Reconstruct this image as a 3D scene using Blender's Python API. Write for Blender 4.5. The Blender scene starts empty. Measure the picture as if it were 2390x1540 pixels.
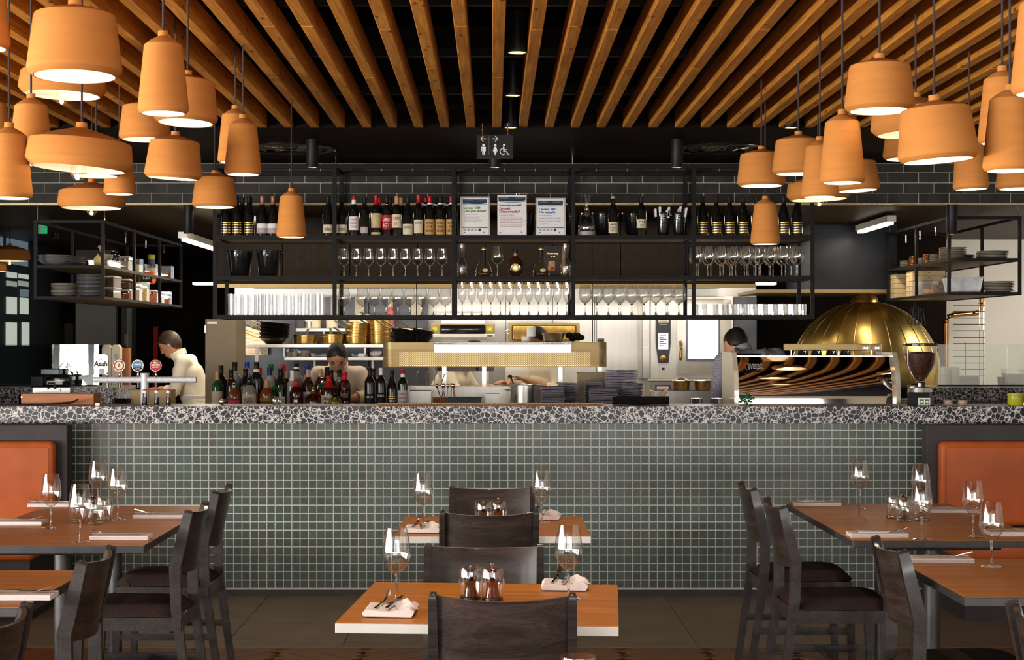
import bpy, bmesh, math, random
from mathutils import Vector, Matrix, Euler
random.seed(7)
SC = bpy.context.scene
COL = SC.collection
F, CX, CY, CH = 3730.0, 1151.0, 796.0, 1.531      # focal length in px, vanishing point, eye height
pi = math.pi
# ------------------------------------------------------------------ camera
cam = bpy.data.cameras.new('camera'); camo = bpy.data.objects.new('camera', cam); COL.objects.link(camo)
camo.location = (0, 0, CH); camo.rotation_euler = (pi/2, 0, 0)
cam.sensor_width = 36; cam.lens = F/2390*36
cam.shift_x = (1195-CX)/2390; cam.shift_y = (CY-770)/2390
cam.clip_end = 200
SC.camera = camo
# ------------------------------------------------------------------ world, lights, exposure
wd = bpy.data.worlds.new('world'); SC.world = wd; wd.use_nodes = True
bg = wd.node_tree.nodes['Background']; bg.inputs[0].default_value = (.75, .87, 1, 1); bg.inputs[1].default_value = .9
SC.view_settings.view_transform = 'Standard'; SC.view_settings.look = 'None'
SC.view_settings.exposure = 0.0; SC.view_settings.gamma = 1; SC.view_settings.use_curve_mapping = False
cy = SC.cycles
cy.max_bounces = 8; cy.diffuse_bounces = 3; cy.glossy_bounces = 5; cy.transmission_bounces = 8; cy.transparent_max_bounces = 24
cy.caustics_reflective = False; cy.caustics_refractive = False; cy.sample_clamp_indirect = 4; cy.sample_clamp_direct = 0
cy.use_denoising = True
def area(name, loc, rot, sx, sy, watts, col=(1, 1, 1), spread=pi):
    l = bpy.data.lights.new(name, 'AREA'); l.shape = 'RECTANGLE'; l.size = sx; l.size_y = sy; l.energy = watts; l.color = col; l.spread = spread
    o = bpy.data.objects.new(name, l); COL.objects.link(o); o.location = loc; o.rotation_euler = rot
    return o
def spot(name, loc, watts, col, ang=70, blend=.6, rot=(0, 0, 0), rad=.03):
    l = bpy.data.lights.new(name, 'SPOT'); l.energy = watts; l.color = col; l.spot_size = math.radians(ang); l.spot_blend = blend; l.shadow_soft_size = rad
    o = bpy.data.objects.new(name, l); COL.objects.link(o); o.location = loc; o.rotation_euler = rot
    return o
DAY = (1, .96, .90)
REAR_WIN = [(-6.2, 1.7), (-2.0, 1.7), (.1, 1.7), (2.2, 1.7), (4.3, 1.7)]
LEFT_WIN = [-3.6, -1.4, .8, 3.0, 5.2]
for i, (x, w) in enumerate(REAR_WIN):       # daylight through the windows behind the photographer: sky, and added uplight for the beams, standing in for ground bounce
    area('daylight_rear', (x, -4.95, 1.95), (pi/2, 0, 0), w, 2.0, 34 if x < -1 else (46 if x < 1 else 68), DAY)
    area('rear_uplight_fill', (x, -4.95, .75), (pi/2+.75, 0, 0), w, .5, 105, DAY)
for y in LEFT_WIN:                           # daylight through the windows of the left-hand side wall
    area('daylight_side', (-6.95, y, 1.95), (0, -pi/2, 0), 2.0, 1.8, 115, DAY)
    area('side_uplight_fill', (-6.95, y, .75), (0, -pi/2-.75, 0), .5, 1.8, 260, DAY)  # added upturned lamp, brightens the beams from below
area('right_wall_fill', (5.6, 14.6, 2.5), (.45, .1, 0), 1.6, 1.2, 85, (1, .95, .86))  # added lamp, no window here; brightens the cream wall and dome
area('kitchen_hood_light', (-.2, 14.5, 1.98), (0, 0, 0), 5.0, .35, 34, (1, .87, .68))
area('kitchen_cook_fill', (-.2, 12.85, 2.55), (0, 0, 0), 4.2, .4, 40, (1, .84, .62))  # no fixture; enlarged and placed to light the cook at the pass
area('heat_lamp_light', (0.02, 12.42, 1.345), (0, 0, 0), 1.5, .2, 8, (1, .78, .48))
# ------------------------------------------------------------------ helpers
def W(px, py, S): return Vector(((px-CX)/S, F/S, CH-(py-CY)/S))
def X(px, S): return (px-CX)/S
def Z(py, S): return CH-(py-CY)/S
def lin(r, g, b): return tuple(((c/255)/12.92 if c/255 <= .04045 else ((c/255+.055)/1.055)**2.4) for c in (r, g, b))+(1,)
def thing(name, label, cat, loc=(0, 0, 0), rz=0, group=None):
    o = bpy.data.objects.new(name, None); COL.objects.link(o); o.empty_display_size = .05
    o.location = loc; o.rotation_euler = (0, 0, rz) if not isinstance(rz, (tuple, list)) else rz
    return tag(o, label, cat, group)
def tag(o, label, cat, group=None):
    o['label'] = label; o['category'] = cat
    if group: o['group'] = group
    return o
def struct(o): o['kind'] = 'structure'; return o
def stuff(o): o['kind'] = 'stuff'; return o
def dup(root, loc, label, rz=None, group=None):
    r = root.copy(); COL.objects.link(r); r.location = loc
    if rz is not None: r.rotation_euler = (0, 0, rz) if not isinstance(rz, (tuple, list)) else rz
    r['label'] = label
    if group: r['group'] = group
    for ch in root.children:
        c = ch.copy(); COL.objects.link(c); c.parent = r
        for g in ch.children:
            d = g.copy(); COL.objects.link(d); d.parent = c
    return r
class MB:
    def __init__(s): s.v = []; s.f = []
    def add(s, vs, fs, M=None):
        n = len(s.v); s.v += [tuple(M @ Vector(p)) if M is not None else tuple(p) for p in vs]; s.f += [tuple(i+n for i in f) for f in fs]; return s
    def box(s, x0, x1, y0, y1, z0, z1, M=None):
        return s.add([(x0,y0,z0),(x1,y0,z0),(x1,y1,z0),(x0,y1,z0),(x0,y0,z1),(x1,y0,z1),(x1,y1,z1),(x0,y1,z1)],
                     [(0,3,2,1),(4,5,6,7),(0,1,5,4),(1,2,6,5),(2,3,7,6),(3,0,4,7)], M)
    def rbox(s, x0, x1, y0, y1, z0, z1, b, M=None, seg=1):
        bm = bmesh.new(); bmesh.ops.create_cube(bm, size=1)
        for v in bm.verts: v.co = Vector(((x0+x1)/2+v.co.x*(x1-x0), (y0+y1)/2+v.co.y*(y1-y0), (z0+z1)/2+v.co.z*(z1-z0)))
        bmesh.ops.bevel(bm, geom=bm.edges[:], offset=b, segments=seg, affect='EDGES', profile=.5)
        bm.verts.index_update(); s.add([v.co[:] for v in bm.verts], [tuple(v.index for v in f.verts) for f in bm.faces], M); bm.free(); return s
    def lathe(s, prof, n=24, c=(0,0,0), M=None, closed=False, sx=1, sy=1):
        vs = []; fs = []; m = len(prof)
        for r, z in prof:
            for k in range(n): a = 2*pi*k/n; vs.append((c[0]+r*math.cos(a)*sx, c[1]+r*math.sin(a)*sy, c[2]+z))
        for i in range(m if closed else m-1):
            j = (i+1) % m
            for k in range(n): fs.append((i*n+k, i*n+(k+1) % n, j*n+(k+1) % n, j*n+k))
        if not closed:
            if prof[0][0] > 1e-4: fs.append(tuple(range(n-1, -1, -1)))
            if prof[-1][0] > 1e-4: fs.append(tuple((m-1)*n+k for k in range(n)))
        return s.add(vs, fs, M)
    def shell(s, prof, n=24, c=(0,0,0), M=None):      # open lathe, no caps
        vs = []; fs = []; m = len(prof)
        for r, z in prof:
            for k in range(n): a = 2*pi*k/n; vs.append((c[0]+r*math.cos(a), c[1]+r*math.sin(a), c[2]+z))
        for i in range(m-1):
            for k in range(n): fs.append((i*n+k, i*n+(k+1) % n, (i+1)*n+(k+1) % n, (i+1)*n+k))
        return s.add(vs, fs, M)
    def cyl(s, p0, p1, r0, r1=None, n=12, cap=True):
        r1 = r0 if r1 is None else r1; p0 = Vector(p0); p1 = Vector(p1); d = (p1-p0)
        M = Matrix.Translation(p0) @ d.to_track_quat('Z', 'Y').to_matrix().to_4x4(); L = d.length
        return s.lathe([(r0, 0), (r1, L)], n, M=M) if cap else s.shell([(r0, 0), (r1, L)], n, M=M)
    def tube(s, pts, r, n=8):
        pts = [Vector(p) for p in pts]; vs = []; fs = []; m = len(pts)
        rs = r if isinstance(r, (list, tuple)) else [r]*m
        up = Vector((0, 0, 1))
        for i, p in enumerate(pts):
            d = (pts[min(i+1, m-1)]-pts[max(i-1, 0)]).normalized()
            a = d.cross(up if abs(d.z) < .9 else Vector((1, 0, 0))).normalized(); b = d.cross(a)
            for k in range(n): t = 2*pi*k/n; vs.append(p+(a*math.cos(t)+b*math.sin(t))*rs[i])
        for i in range(m-1):
            for k in range(n): fs.append((i*n+k, (i+1)*n+k, (i+1)*n+(k+1) % n, i*n+(k+1) % n))
        fs.append(tuple(range(n))); fs.append(tuple((m-1)*n+k for k in range(n-1, -1, -1)))
        return s.add(vs, fs)
    def bar(s, pts, w, d, up=(0, 1, 0)):          # rectangular section along a polyline
        pts = [Vector(p) for p in pts]; up = Vector(up); vs = []; fs = []; m = len(pts)
        for i, p in enumerate(pts):
            t = (pts[min(i+1, m-1)]-pts[max(i-1, 0)]).normalized(); a = t.cross(up).normalized()
            ww = w[i] if isinstance(w, (list, tuple)) else w; dd = d[i] if isinstance(d, (list, tuple)) else d
            vs += [p+a*ww/2+up*dd/2, p-a*ww/2+up*dd/2, p-a*ww/2-up*dd/2, p+a*ww/2-up*dd/2]
        for i in range(m-1):
            for k in range(4): fs.append((i*4+k, i*4+(k+1) % 4, i*4+4+(k+1) % 4, i*4+4+k))
        fs.append((3, 2, 1, 0)); fs.append(tuple((m-1)*4+k for k in range(4)))
        return s.add(vs, fs)
    def prism(s, poly, y0, y1, M=None):           # polygon in x,z extruded along y
        n = len(poly)
        return s.add([(x, y0, z) for x, z in poly]+[(x, y1, z) for x, z in poly],
                     [tuple(range(n)), tuple(range(2*n-1, n-1, -1))]+[(i, i+n, (i+1) % n+n, (i+1) % n) for i in range(n)], M)
    def plate(s, poly, z0, z1, M=None):           # polygon in x,y extruded along z
        n = len(poly)
        return s.add([(x, y, z0) for x, y in poly]+[(x, y, z1) for x, y in poly],
                     [tuple(range(n-1, -1, -1)), tuple(range(n, 2*n))]+[(i, (i+1) % n, (i+1) % n+n, i+n) for i in range(n)], M)
    def ball(s, c, r, n=12, m=8, sc=(1, 1, 1), M=None):
        prof = [(r*math.sin(pi*i/m), -r*math.cos(pi*i/m)) for i in range(m+1)]
        vs = [(0, 0, -r)]; fs = []
        for i in range(1, m):
            for k in range(n): a = 2*pi*k/n; vs.append((prof[i][0]*math.cos(a), prof[i][0]*math.sin(a), prof[i][1]))
        vs.append((0, 0, r)); L = len(vs)-1
        for k in range(n): fs.append((0, 1+(k+1) % n, 1+k)); fs.append((L, 1+(m-2)*n+k, 1+(m-2)*n+(k+1) % n))
        for i in range(m-2):
            for k in range(n): fs.append((1+i*n+k, 1+i*n+(k+1) % n, 1+(i+1)*n+(k+1) % n, 1+(i+1)*n+k))
        vs = [(c[0]+x*sc[0], c[1]+y*sc[1], c[2]+z*sc[2]) for x, y, z in vs]
        return s.add(vs, fs, M)
    def mesh(s, name, mat, smooth=True, ang=35):
        me = bpy.data.meshes.new(name); me.from_pydata(s.v, [], s.f)
        bm = bmesh.new(); bm.from_mesh(me); bmesh.ops.recalc_face_normals(bm, faces=bm.faces[:]); bm.to_mesh(me); bm.free()
        if smooth:
            me.shade_smooth(); me.set_sharp_from_angle(angle=math.radians(ang))
        me.materials.append(mat); return me
    def build(s, name, mat, parent=None, smooth=True, ang=35, loc=None, rz=None):
        o = bpy.data.objects.new(name, s.mesh(name, mat, smooth, ang)); COL.objects.link(o)
        if parent is not None: o.parent = parent
        if loc is not None: o.location = loc
        if rz is not None: o.rotation_euler = (0, 0, rz) if not isinstance(rz, (tuple, list)) else rz
        return o
def inst(me, name, parent=None, loc=(0, 0, 0), rot=(0, 0, 0), scale=None):
    o = bpy.data.objects.new(name, me); COL.objects.link(o); o.location = loc; o.rotation_euler = rot
    if parent is not None: o.parent = parent
    if scale: o.scale = scale
    return o
_tc = {}
def text_geo(t, bold=0):
    if (t, bold) in _tc: return _tc[(t, bold)]
    cu = bpy.data.curves.new('t', 'FONT'); cu.body = t; cu.align_x = 'LEFT'; cu.size = 1; cu.resolution_u = 2; cu.offset = bold
    ob = bpy.data.objects.new('t', cu); me = ob.to_mesh()
    vs = [v.co[:] for v in me.vertices]; fs = [tuple(p.vertices) for p in me.polygons]
    ob.to_mesh_clear(); bpy.data.objects.remove(ob); bpy.data.curves.remove(cu)
    x0 = min(v[0] for v in vs); x1 = max(v[0] for v in vs); y0 = min(v[1] for v in vs); y1 = max(v[1] for v in vs)
    vs = [(v[0]-x0, v[1]-y0) for v in vs]
    _tc[(t, bold)] = (vs, fs, x1-x0, y1-y0); return _tc[(t, bold)]
def text(mb, t, x0, z0, w=None, h=None, y=0, bold=0.012, R=None, slant=0):
    """flat lettering in the x,z plane at depth y (facing -y), box lower-left x0,z0; R bends it round a vertical cylinder"""
    if not t.strip(): return
    vs, fs, tw, th = text_geo(t, bold)
    sx = w/tw if w else h/th; sz = h/th if h else w/tw
    out = []
    for a, b in vs:
        x = x0+a*sx+slant*b*sz; z = z0+b*sz
        if R: out.append((R*math.sin(x/R), -R*math.cos(x/R), z))
        else: out.append((x, y, z))
    mb.add(out, fs)
# ------------------------------------------------------------------ materials (all procedural)
MATS = {}
def nodes(name):
    m = bpy.data.materials.new(name); m.use_nodes = True; nt = m.node_tree
    return m, nt, nt.nodes['Principled BSDF']
def L(nt, a, b): nt.links.new(a, b)
def N(nt, t, **k):
    n = nt.nodes.new(t)
    for a, b in k.items():
        if a in n.inputs: n.inputs[a].default_value = b
        else: setattr(n, a, b)
    return n
def ramp(nt, fac, stops):
    r = nt.nodes.new('ShaderNodeValToRGB'); e = r.color_ramp.elements
    while len(e) < len(stops): e.new(.5)
    for i, (p, c) in enumerate(stops): e[i].position = p; e[i].color = c
    L(nt, fac, r.inputs[0]); return r
def coords(nt, scale=(1, 1, 1), rnd=False):
    tc = N(nt, 'ShaderNodeTexCoord'); mp = N(nt, 'ShaderNodeMapping'); mp.inputs['Scale'].default_value = scale
    L(nt, tc.outputs['Object'], mp.inputs[0])
    if rnd:
        oi = N(nt, 'ShaderNodeObjectInfo'); mu = N(nt, 'ShaderNodeMath', operation='MULTIPLY'); mu.inputs[1].default_value = 37
        L(nt, oi.outputs['Random'], mu.inputs[0]); L(nt, mu.outputs[0], mp.inputs['Location'])
    return mp.outputs[0]
def mat(name, col, rough=.5, metal=0, var=.12, scale=18, bump=0, stretch=(1, 1, 1), coat=0, spec=.28, rnd=False, emis=0, ecol=None, sheen=0):
    m, nt, p = nodes(name)
    v = coords(nt, stretch, rnd); n = N(nt, 'ShaderNodeTexNoise', Scale=scale, Detail=4.0); L(nt, v, n.inputs['Vector'])
    c0 = tuple(max(0, c*(1-var)) for c in col[:3])+(1,); c1 = tuple(min(1, c*(1+var)) for c in col[:3])+(1,)
    r = ramp(nt, n.outputs['Fac'], [(.3, c0), (.7, c1)]); L(nt, r.outputs[0], p.inputs['Base Color'])
    p.inputs['Roughness'].default_value = rough; p.inputs['Metallic'].default_value = metal
    p.inputs['Coat Weight'].default_value = coat; p.inputs['Coat Roughness'].default_value = .08; p.inputs['Specular IOR Level'].default_value = spec
    p.inputs['Sheen Weight'].default_value = sheen
    if bump:
        b = N(nt, 'ShaderNodeBump', Strength=bump, Distance=.004); L(nt, n.outputs['Fac'], b.inputs['Height']); L(nt, b.outputs[0], p.inputs['Normal'])
    if emis:
        p.inputs['Emission Color'].default_value = ecol or col; p.inputs['Emission Strength'].default_value = emis
    MATS[name] = m; return m
def wood(name, dark, light, rough=.4, axis=1, rings=14, coat=0, knots=False, var=.5):
    m, nt, p = nodes(name)
    st = [9, 9, 9]; st[axis] = .55
    v = coords(nt, st, True); n = N(nt, 'ShaderNodeTexNoise', Scale=rings*.28, Detail=6.0, Roughness=.65, Distortion=.6); L(nt, v, n.inputs['Vector'])
    r = ramp(nt, n.outputs['Fac'], [(.32, dark), (.5, tuple(.5*(a+b) for a, b in zip(dark, light))), (.66, light)])
    st2 = [70, 70, 70]; st2[axis] = 1.6
    v2 = coords(nt, st2, True); n2 = N(nt, 'ShaderNodeTexNoise', Scale=3.0, Detail=3.0); L(nt, v2, n2.inputs['Vector'])
    g = ramp(nt, n2.outputs['Fac'], [(.35, (1-var, 1-var, 1-var, 1)), (.6, (1, 1, 1, 1))])
    mx = N(nt, 'ShaderNodeMixRGB', blend_type='MULTIPLY'); mx.inputs[0].default_value = 1
    L(nt, r.outputs[0], mx.inputs[1]); L(nt, g.outputs[0], mx.inputs[2]); out = mx.outputs[0]
    if knots:
        v3 = coords(nt, (9, 3.2, 9), True); vo = N(nt, 'ShaderNodeTexVoronoi', Scale=1.6); L(nt, v3, vo.inputs['Vector'])
        k = ramp(nt, vo.outputs['Distance'], [(.07, (.25, .2, .15, 1)), (.17, (1, 1, 1, 1))])
        m2 = N(nt, 'ShaderNodeMixRGB', blend_type='MULTIPLY'); m2.inputs[0].default_value = 1
        L(nt, out, m2.inputs[1]); L(nt, k.outputs[0], m2.inputs[2]); out = m2.outputs[0]
    oi = N(nt, 'ShaderNodeObjectInfo'); vr = ramp(nt, oi.outputs['Random'], [(0, (.82, .82, .82, 1)), (1, (1.0, 1.0, 1.0, 1))])
    m3 = N(nt, 'ShaderNodeMixRGB', blend_type='MULTIPLY'); m3.inputs[0].default_value = 1
    L(nt, out, m3.inputs[1]); L(nt, vr.outputs[0], m3.inputs[2]); L(nt, m3.outputs[0], p.inputs['Base Color'])
    p.inputs['Roughness'].default_value = rough; p.inputs['Specular IOR Level'].default_value = .25; p.inputs['Coat Weight'].default_value = coat*.5; p.inputs['Coat Roughness'].default_value = .12
    b = N(nt, 'ShaderNodeBump', Strength=.12, Distance=.002); L(nt, n2.outputs['Fac'], b.inputs['Height']); L(nt, b.outputs[0], p.inputs['Normal'])
    MATS[name] = m; return m
def thin_glass(name, tint=(1, 1, 1, 1), boost=1.6, base=.015, rough=.0):
    m = bpy.data.materials.new(name); m.use_nodes = True; nt = m.node_tree; nt.nodes.remove(nt.nodes['Principled BSDF'])
    out = nt.nodes['Material Output']; tr = N(nt, 'ShaderNodeBsdfTransparent'); tr.inputs[0].default_value = tint
    gl = N(nt, 'ShaderNodeBsdfGlossy'); gl.inputs['Roughness'].default_value = rough; gl.inputs[0].default_value = (1, 1, 1, 1)
    ge = N(nt, 'ShaderNodeNewGeometry'); dt = N(nt, 'ShaderNodeVectorMath', operation='DOT_PRODUCT'); L(nt, ge.outputs['Incoming'], dt.inputs[0]); L(nt, ge.outputs['Normal'], dt.inputs[1])
    ab = N(nt, 'ShaderNodeMath', operation='ABSOLUTE'); L(nt, dt.outputs['Value'], ab.inputs[0])
    om = N(nt, 'ShaderNodeMath', operation='SUBTRACT'); om.inputs[0].default_value = 1; L(nt, ab.outputs[0], om.inputs[1])
    pw = N(nt, 'ShaderNodeMath', operation='POWER'); pw.inputs[1].default_value = 4.0; L(nt, om.outputs[0], pw.inputs[0])
    fr = N(nt, 'ShaderNodeMath', operation='MULTIPLY_ADD'); fr.inputs[1].default_value = .55; fr.inputs[2].default_value = .04; L(nt, pw.outputs[0], fr.inputs[0])
    nz = N(nt, 'ShaderNodeTexNoise', Scale=6.0); v = coords(nt); L(nt, v, nz.inputs['Vector'])
    bp = N(nt, 'ShaderNodeBump', Strength=.02, Distance=.002); L(nt, nz.outputs['Fac'], bp.inputs['Height']); L(nt, bp.outputs[0], gl.inputs['Normal'])
    ma = N(nt, 'ShaderNodeMath', operation='MULTIPLY_ADD'); ma.inputs[1].default_value = boost; ma.inputs[2].default_value = base; ma.use_clamp = True
    L(nt, fr.outputs[0], ma.inputs[0]); mx = N(nt, 'ShaderNodeMixShader'); L(nt, ma.outputs[0], mx.inputs[0]); L(nt, tr.outputs[0], mx.inputs[1]); L(nt, gl.outputs[0], mx.inputs[2])
    L(nt, mx.outputs[0], out.inputs[0]); MATS[name] = m; return m
def solid_glass(name, col=(1, 1, 1, 1), rough=0):
    m, nt, p = nodes(name); p.inputs['Base Color'].default_value = col; p.inputs['Roughness'].default_value = rough
    p.inputs['Transmission Weight'].default_value = 1; p.inputs['IOR'].default_value = 1.45
    v = coords(nt); nz = N(nt, 'ShaderNodeTexNoise', Scale=5.0); L(nt, v, nz.inputs['Vector']); bp = N(nt, 'ShaderNodeBump', Strength=.02, Distance=.002)
    L(nt, nz.outputs['Fac'], bp.inputs['Height']); L(nt, bp.outputs[0], p.inputs['Normal']); MATS[name] = m; return m
def terrazzo(name, lo=.012, hi=.05):
    m, nt, p = nodes(name)
    tc = N(nt, 'ShaderNodeTexCoord'); nz = N(nt, 'ShaderNodeTexNoise', Scale=14.0, Detail=2.0); L(nt, tc.outputs['Object'], nz.inputs['Vector'])
    w = N(nt, 'ShaderNodeMixRGB', blend_type='ADD'); w.inputs[0].default_value = .016; L(nt, tc.outputs['Object'], w.inputs[1]); L(nt, nz.outputs['Color'], w.inputs[2])
    def lay(sc, thr, cut):
        mp = N(nt, 'ShaderNodeMapping'); mp.inputs['Rotation'].default_value = (.3*sc, .2, .5); L(nt, w.outputs[0], mp.inputs[0])
        e = N(nt, 'ShaderNodeTexVoronoi', feature='DISTANCE_TO_EDGE', Scale=sc); c = N(nt, 'ShaderNodeTexVoronoi', feature='F1', Scale=sc)
        L(nt, mp.outputs[0], e.inputs['Vector']); L(nt, mp.outputs[0], c.inputs['Vector'])
        a = N(nt, 'ShaderNodeMath', operation='GREATER_THAN'); a.inputs[1].default_value = thr; L(nt, e.outputs['Distance'], a.inputs[0])
        s = N(nt, 'ShaderNodeSeparateColor'); L(nt, c.outputs['Color'], s.inputs[0])
        g = N(nt, 'ShaderNodeMath', operation='GREATER_THAN'); g.inputs[1].default_value = cut; L(nt, s.outputs[0], g.inputs[0])
        mu = N(nt, 'ShaderNodeMath', operation='MULTIPLY'); L(nt, a.outputs[0], mu.inputs[0]); L(nt, g.outputs[0], mu.inputs[1])
        return mu.outputs[0], s.outputs[1]
    a, ra = lay(33, .07, .38); b, rb = lay(66, .08, .2); c2, rc = lay(130, .12, .4)
    m1 = N(nt, 'ShaderNodeMath', operation='MAXIMUM'); L(nt, a, m1.inputs[0]); L(nt, b, m1.inputs[1])
    # small chips only where no large chip of the first layer lies
    inv = N(nt, 'ShaderNodeMath', operation='SUBTRACT'); inv.inputs[0].default_value = 1; 
    big, _ = lay(33, .0, .38); L(nt, big, inv.inputs[1])
    bb = N(nt, 'ShaderNodeMath', operation='MULTIPLY'); L(nt, b, bb.inputs[0]); L(nt, inv.outputs[0], bb.inputs[1])
    m2 = N(nt, 'ShaderNodeMath', operation='MAXIMUM'); L(nt, a, m2.inputs[0]); L(nt, bb.outputs[0], m2.inputs[1])
    m3 = N(nt, 'ShaderNodeMath', operation='MULTIPLY'); L(nt, c2, m3.inputs[0]); m3.inputs[1].default_value = .75
    m4 = N(nt, 'ShaderNodeMath', operation='MAXIMUM'); L(nt, m2.outputs[0], m4.inputs[0]); L(nt, m3.outputs[0], m4.inputs[1])
    cr = ramp(nt, ra, [(0, (lo, lo, lo*1.1, 1)), (.7, (lo*2, lo*1.8, lo*1.9, 1)), (1, (hi, hi*.95, hi, 1))])
    mx = N(nt, 'ShaderNodeMixRGB'); mx.inputs[1].default_value = (.56, .53, .53, 1); L(nt, m4.outputs[0], mx.inputs[0]); L(nt, cr.outputs[0], mx.inputs[2])
    L(nt, mx.outputs[0], p.inputs['Base Color']); p.inputs['Roughness'].default_value = .28; p.inputs['Specular IOR Level'].default_value = .2; p.inputs['Coat Weight'].default_value = .0; p.inputs['Coat Roughness'].default_value = .05
    MATS[name] = m; return m
def dots(name, col, pitch=.0075, rad=.3, rough=.35, metal=1):
    """perforated sheet: holes are really see-through"""
    m, nt, p = nodes(name); out = nt.nodes['Material Output']
    tc = N(nt, 'ShaderNodeTexCoord'); mp = N(nt, 'ShaderNodeMapping'); mp.inputs['Rotation'].default_value = (0, pi/4, 0); mp.inputs['Scale'].default_value = (1/pitch, 0, 1/pitch)
    L(nt, tc.outputs['Object'], mp.inputs[0])
    fr = N(nt, 'ShaderNodeVectorMath', operation='FRACTION'); L(nt, mp.outputs[0], fr.inputs[0])
    sb = N(nt, 'ShaderNodeVectorMath', operation='SUBTRACT'); sb.inputs[1].default_value = (.5, 0, .5); L(nt, fr.outputs[0], sb.inputs[0])
    ln = N(nt, 'ShaderNodeVectorMath', operation='LENGTH'); L(nt, sb.outputs[0], ln.inputs[0])
    lt = N(nt, 'ShaderNodeMath', operation='LESS_THAN'); lt.inputs[1].default_value = rad; L(nt, ln.outputs['Value'], lt.inputs[0])
    tr = N(nt, 'ShaderNodeBsdfTransparent'); mx = N(nt, 'ShaderNodeMixShader'); L(nt, lt.outputs[0], mx.inputs[0]); L(nt, p.outputs[0], mx.inputs[1]); L(nt, tr.outputs[0], mx.inputs[2]); L(nt, mx.outputs[0], out.inputs[0])
    p.inputs['Base Color'].default_value = col; p.inputs['Roughness'].default_value = rough; p.inputs['Metallic'].default_value = metal; p.inputs['Specular IOR Level'].default_value = .12
    MATS[name] = m; return m
def glow(name, col, s):
    m, nt, p = nodes(name); p.inputs['Base Color'].default_value = col; p.inputs['Emission Color'].default_value = col; p.inputs['Emission Strength'].default_value = s
    v = coords(nt); n = N(nt, 'ShaderNodeTexNoise', Scale=9.0); L(nt, v, n.inputs['Vector']); r = ramp(nt, n.outputs['Fac'], [(0, tuple(c*.95 for c in col[:3])+(1,)), (1, col)]); L(nt, r.outputs[0], p.inputs['Base Color'])
    MATS[name] = m; return m

terracotta = mat('terracotta', (.505, .20, .050, 1), .8, var=.065, spec=.1, scale=5, stretch=(1, 1, 9), bump=.03, rnd=True)
lampwhite = mat('lamp_interior_white', (.86, .80, .70, 1), .5, var=.03)
cordmat = mat('textile_cord', (.045, .035, .035, 1), .8, var=.3, scale=60)
bulbglass = thin_glass('bulb_glass', (1, .97, .9, 1), 1.2)
filament = glow('filament', (1, .62, .22, 1), 3.5)
beam_wood = wood('beam_wood', (.42, .145, .016, 1), (.74, .31, .045, 1), .65, 1, 12, coat=0, knots=True, var=.25)
black_ceiling = mat('black_ceiling_paint', (.004, .0035, .003, 1), .9, spec=.02, var=.2)
soffit_mat = mat('dark_brown_soffit', (.007, .003, .0018, 1), .6, spec=.06, var=.25, scale=30)
kceil = mat('brown_kitchen_ceiling', (.026, .011, .003, 1), .5, spec=.15, var=.15, scale=8)
steel_blk = mat('black_powder_coated_steel', (.013, .0115, .011, 1), .5, 0, spec=.1, var=.15, scale=40)
black_sat = mat('satin_black', (.010, .010, .010, 1), .4, spec=.2, var=.2, scale=30)
black_matte = mat('matte_black', (.006, .006, .006, 1), .9, spec=.03, var=.2, scale=30)
black_gloss = mat('gloss_black', (.008, .008, .009, 1), .12, var=.15, coat=.4)
subway = mat('charcoal_subway_tile', (.034, .030, .025, 1), .5, var=.3, scale=7, bump=.05, rnd=True, spec=.12)
grout_l = mat('pale_grout', (.62, .56, .48, 1), .9, var=.1, scale=60)
tile_g = mat('green_mosaic_tile', (.058, .076, .062, 1), .26, var=.22, scale=9, rnd=True, coat=.1, spec=.25)
grout_t = mat('mosaic_grout', (.47, .46, .42, 1), .9, var=.1, scale=60)
terr = terrazzo('terrazzo'); terr_d = terr
floor_t = mat('grey_floor_tile', (.19, .155, .118, 1), .5, var=.15, scale=4, bump=.04, rnd=True)
floor_j = mat('floor_joint', (.34, .30, .24, 1), .8, var=.1)
plank_w = wood('floor_plank_wood', (.14, .055, .016, 1), (.30, .125, .04, 1), .4, 0, 9, coat=.15)
floor_w = wood('far_floor_wood', (.09, .035, .012, 1), (.20, .085, .03, 1), .4, 0, 9, coat=.15)
table_w = wood('table_top_wood', (.40, .125, .014, 1), (.62, .225, .032, 1), .42, 0, 10, coat=0, var=.22)
edge_wht = mat('pale_table_edge', (.62, .60, .57, 1), .4, .2, var=.05)
edge_blk = mat('charcoal_table_edge', (.06, .057, .06, 1), .4, .3, var=.15)
chair_w = wood('black_stained_wood', (.018, .013, .012, 1), (.05, .037, .034, 1), .36, 1, 8, coat=.6, var=.4)
chair_p = wood('black_stained_plywood', (.016, .011, .010, 1), (.07, .048, .040, 1), .36, 1, 7, coat=.8, var=.35)
seatfab = mat('dark_brown_fabric', (.034, .021, .018, 1), 1.0, var=.3, scale=220, bump=.3, spec=.05)
leather = mat('cognac_leather', (.38, .080, .016, 1), .45, var=.12, scale=7, bump=.06, coat=.0, spec=.22)
leather_seam = mat('leather_stitching', (.25, .06, .018, 1), .6, var=.1)
panel_blk = mat('charcoal_panel', (.048, .042, .043, 1), .6, spec=.12, var=.12, scale=6)
glass = thin_glass('clear_glass', (.985, .985, .98, 1), 1.7, .02)
glass_s = solid_glass('solid_clear_glass')
screen_gl = thin_glass('glass_screen', (.93, .97, .95, 1), 1.6, .10)
linen = mat('pinkish_white_linen', (.72, .64, .63, 1), .9, var=.08, scale=160, bump=.15)
napkin_b = mat('slate_blue_napkin', (.30, .29, .36, 1), .95, var=.18, scale=60, bump=.2)
chrome = mat('polished_steel', (.78, .76, .74, 1), .08, 1, var=.04)
steel = mat('brushed_steel', (.62, .59, .55, 1), .28, 1, var=.08, scale=3, stretch=(1, 1, 40))
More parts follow.
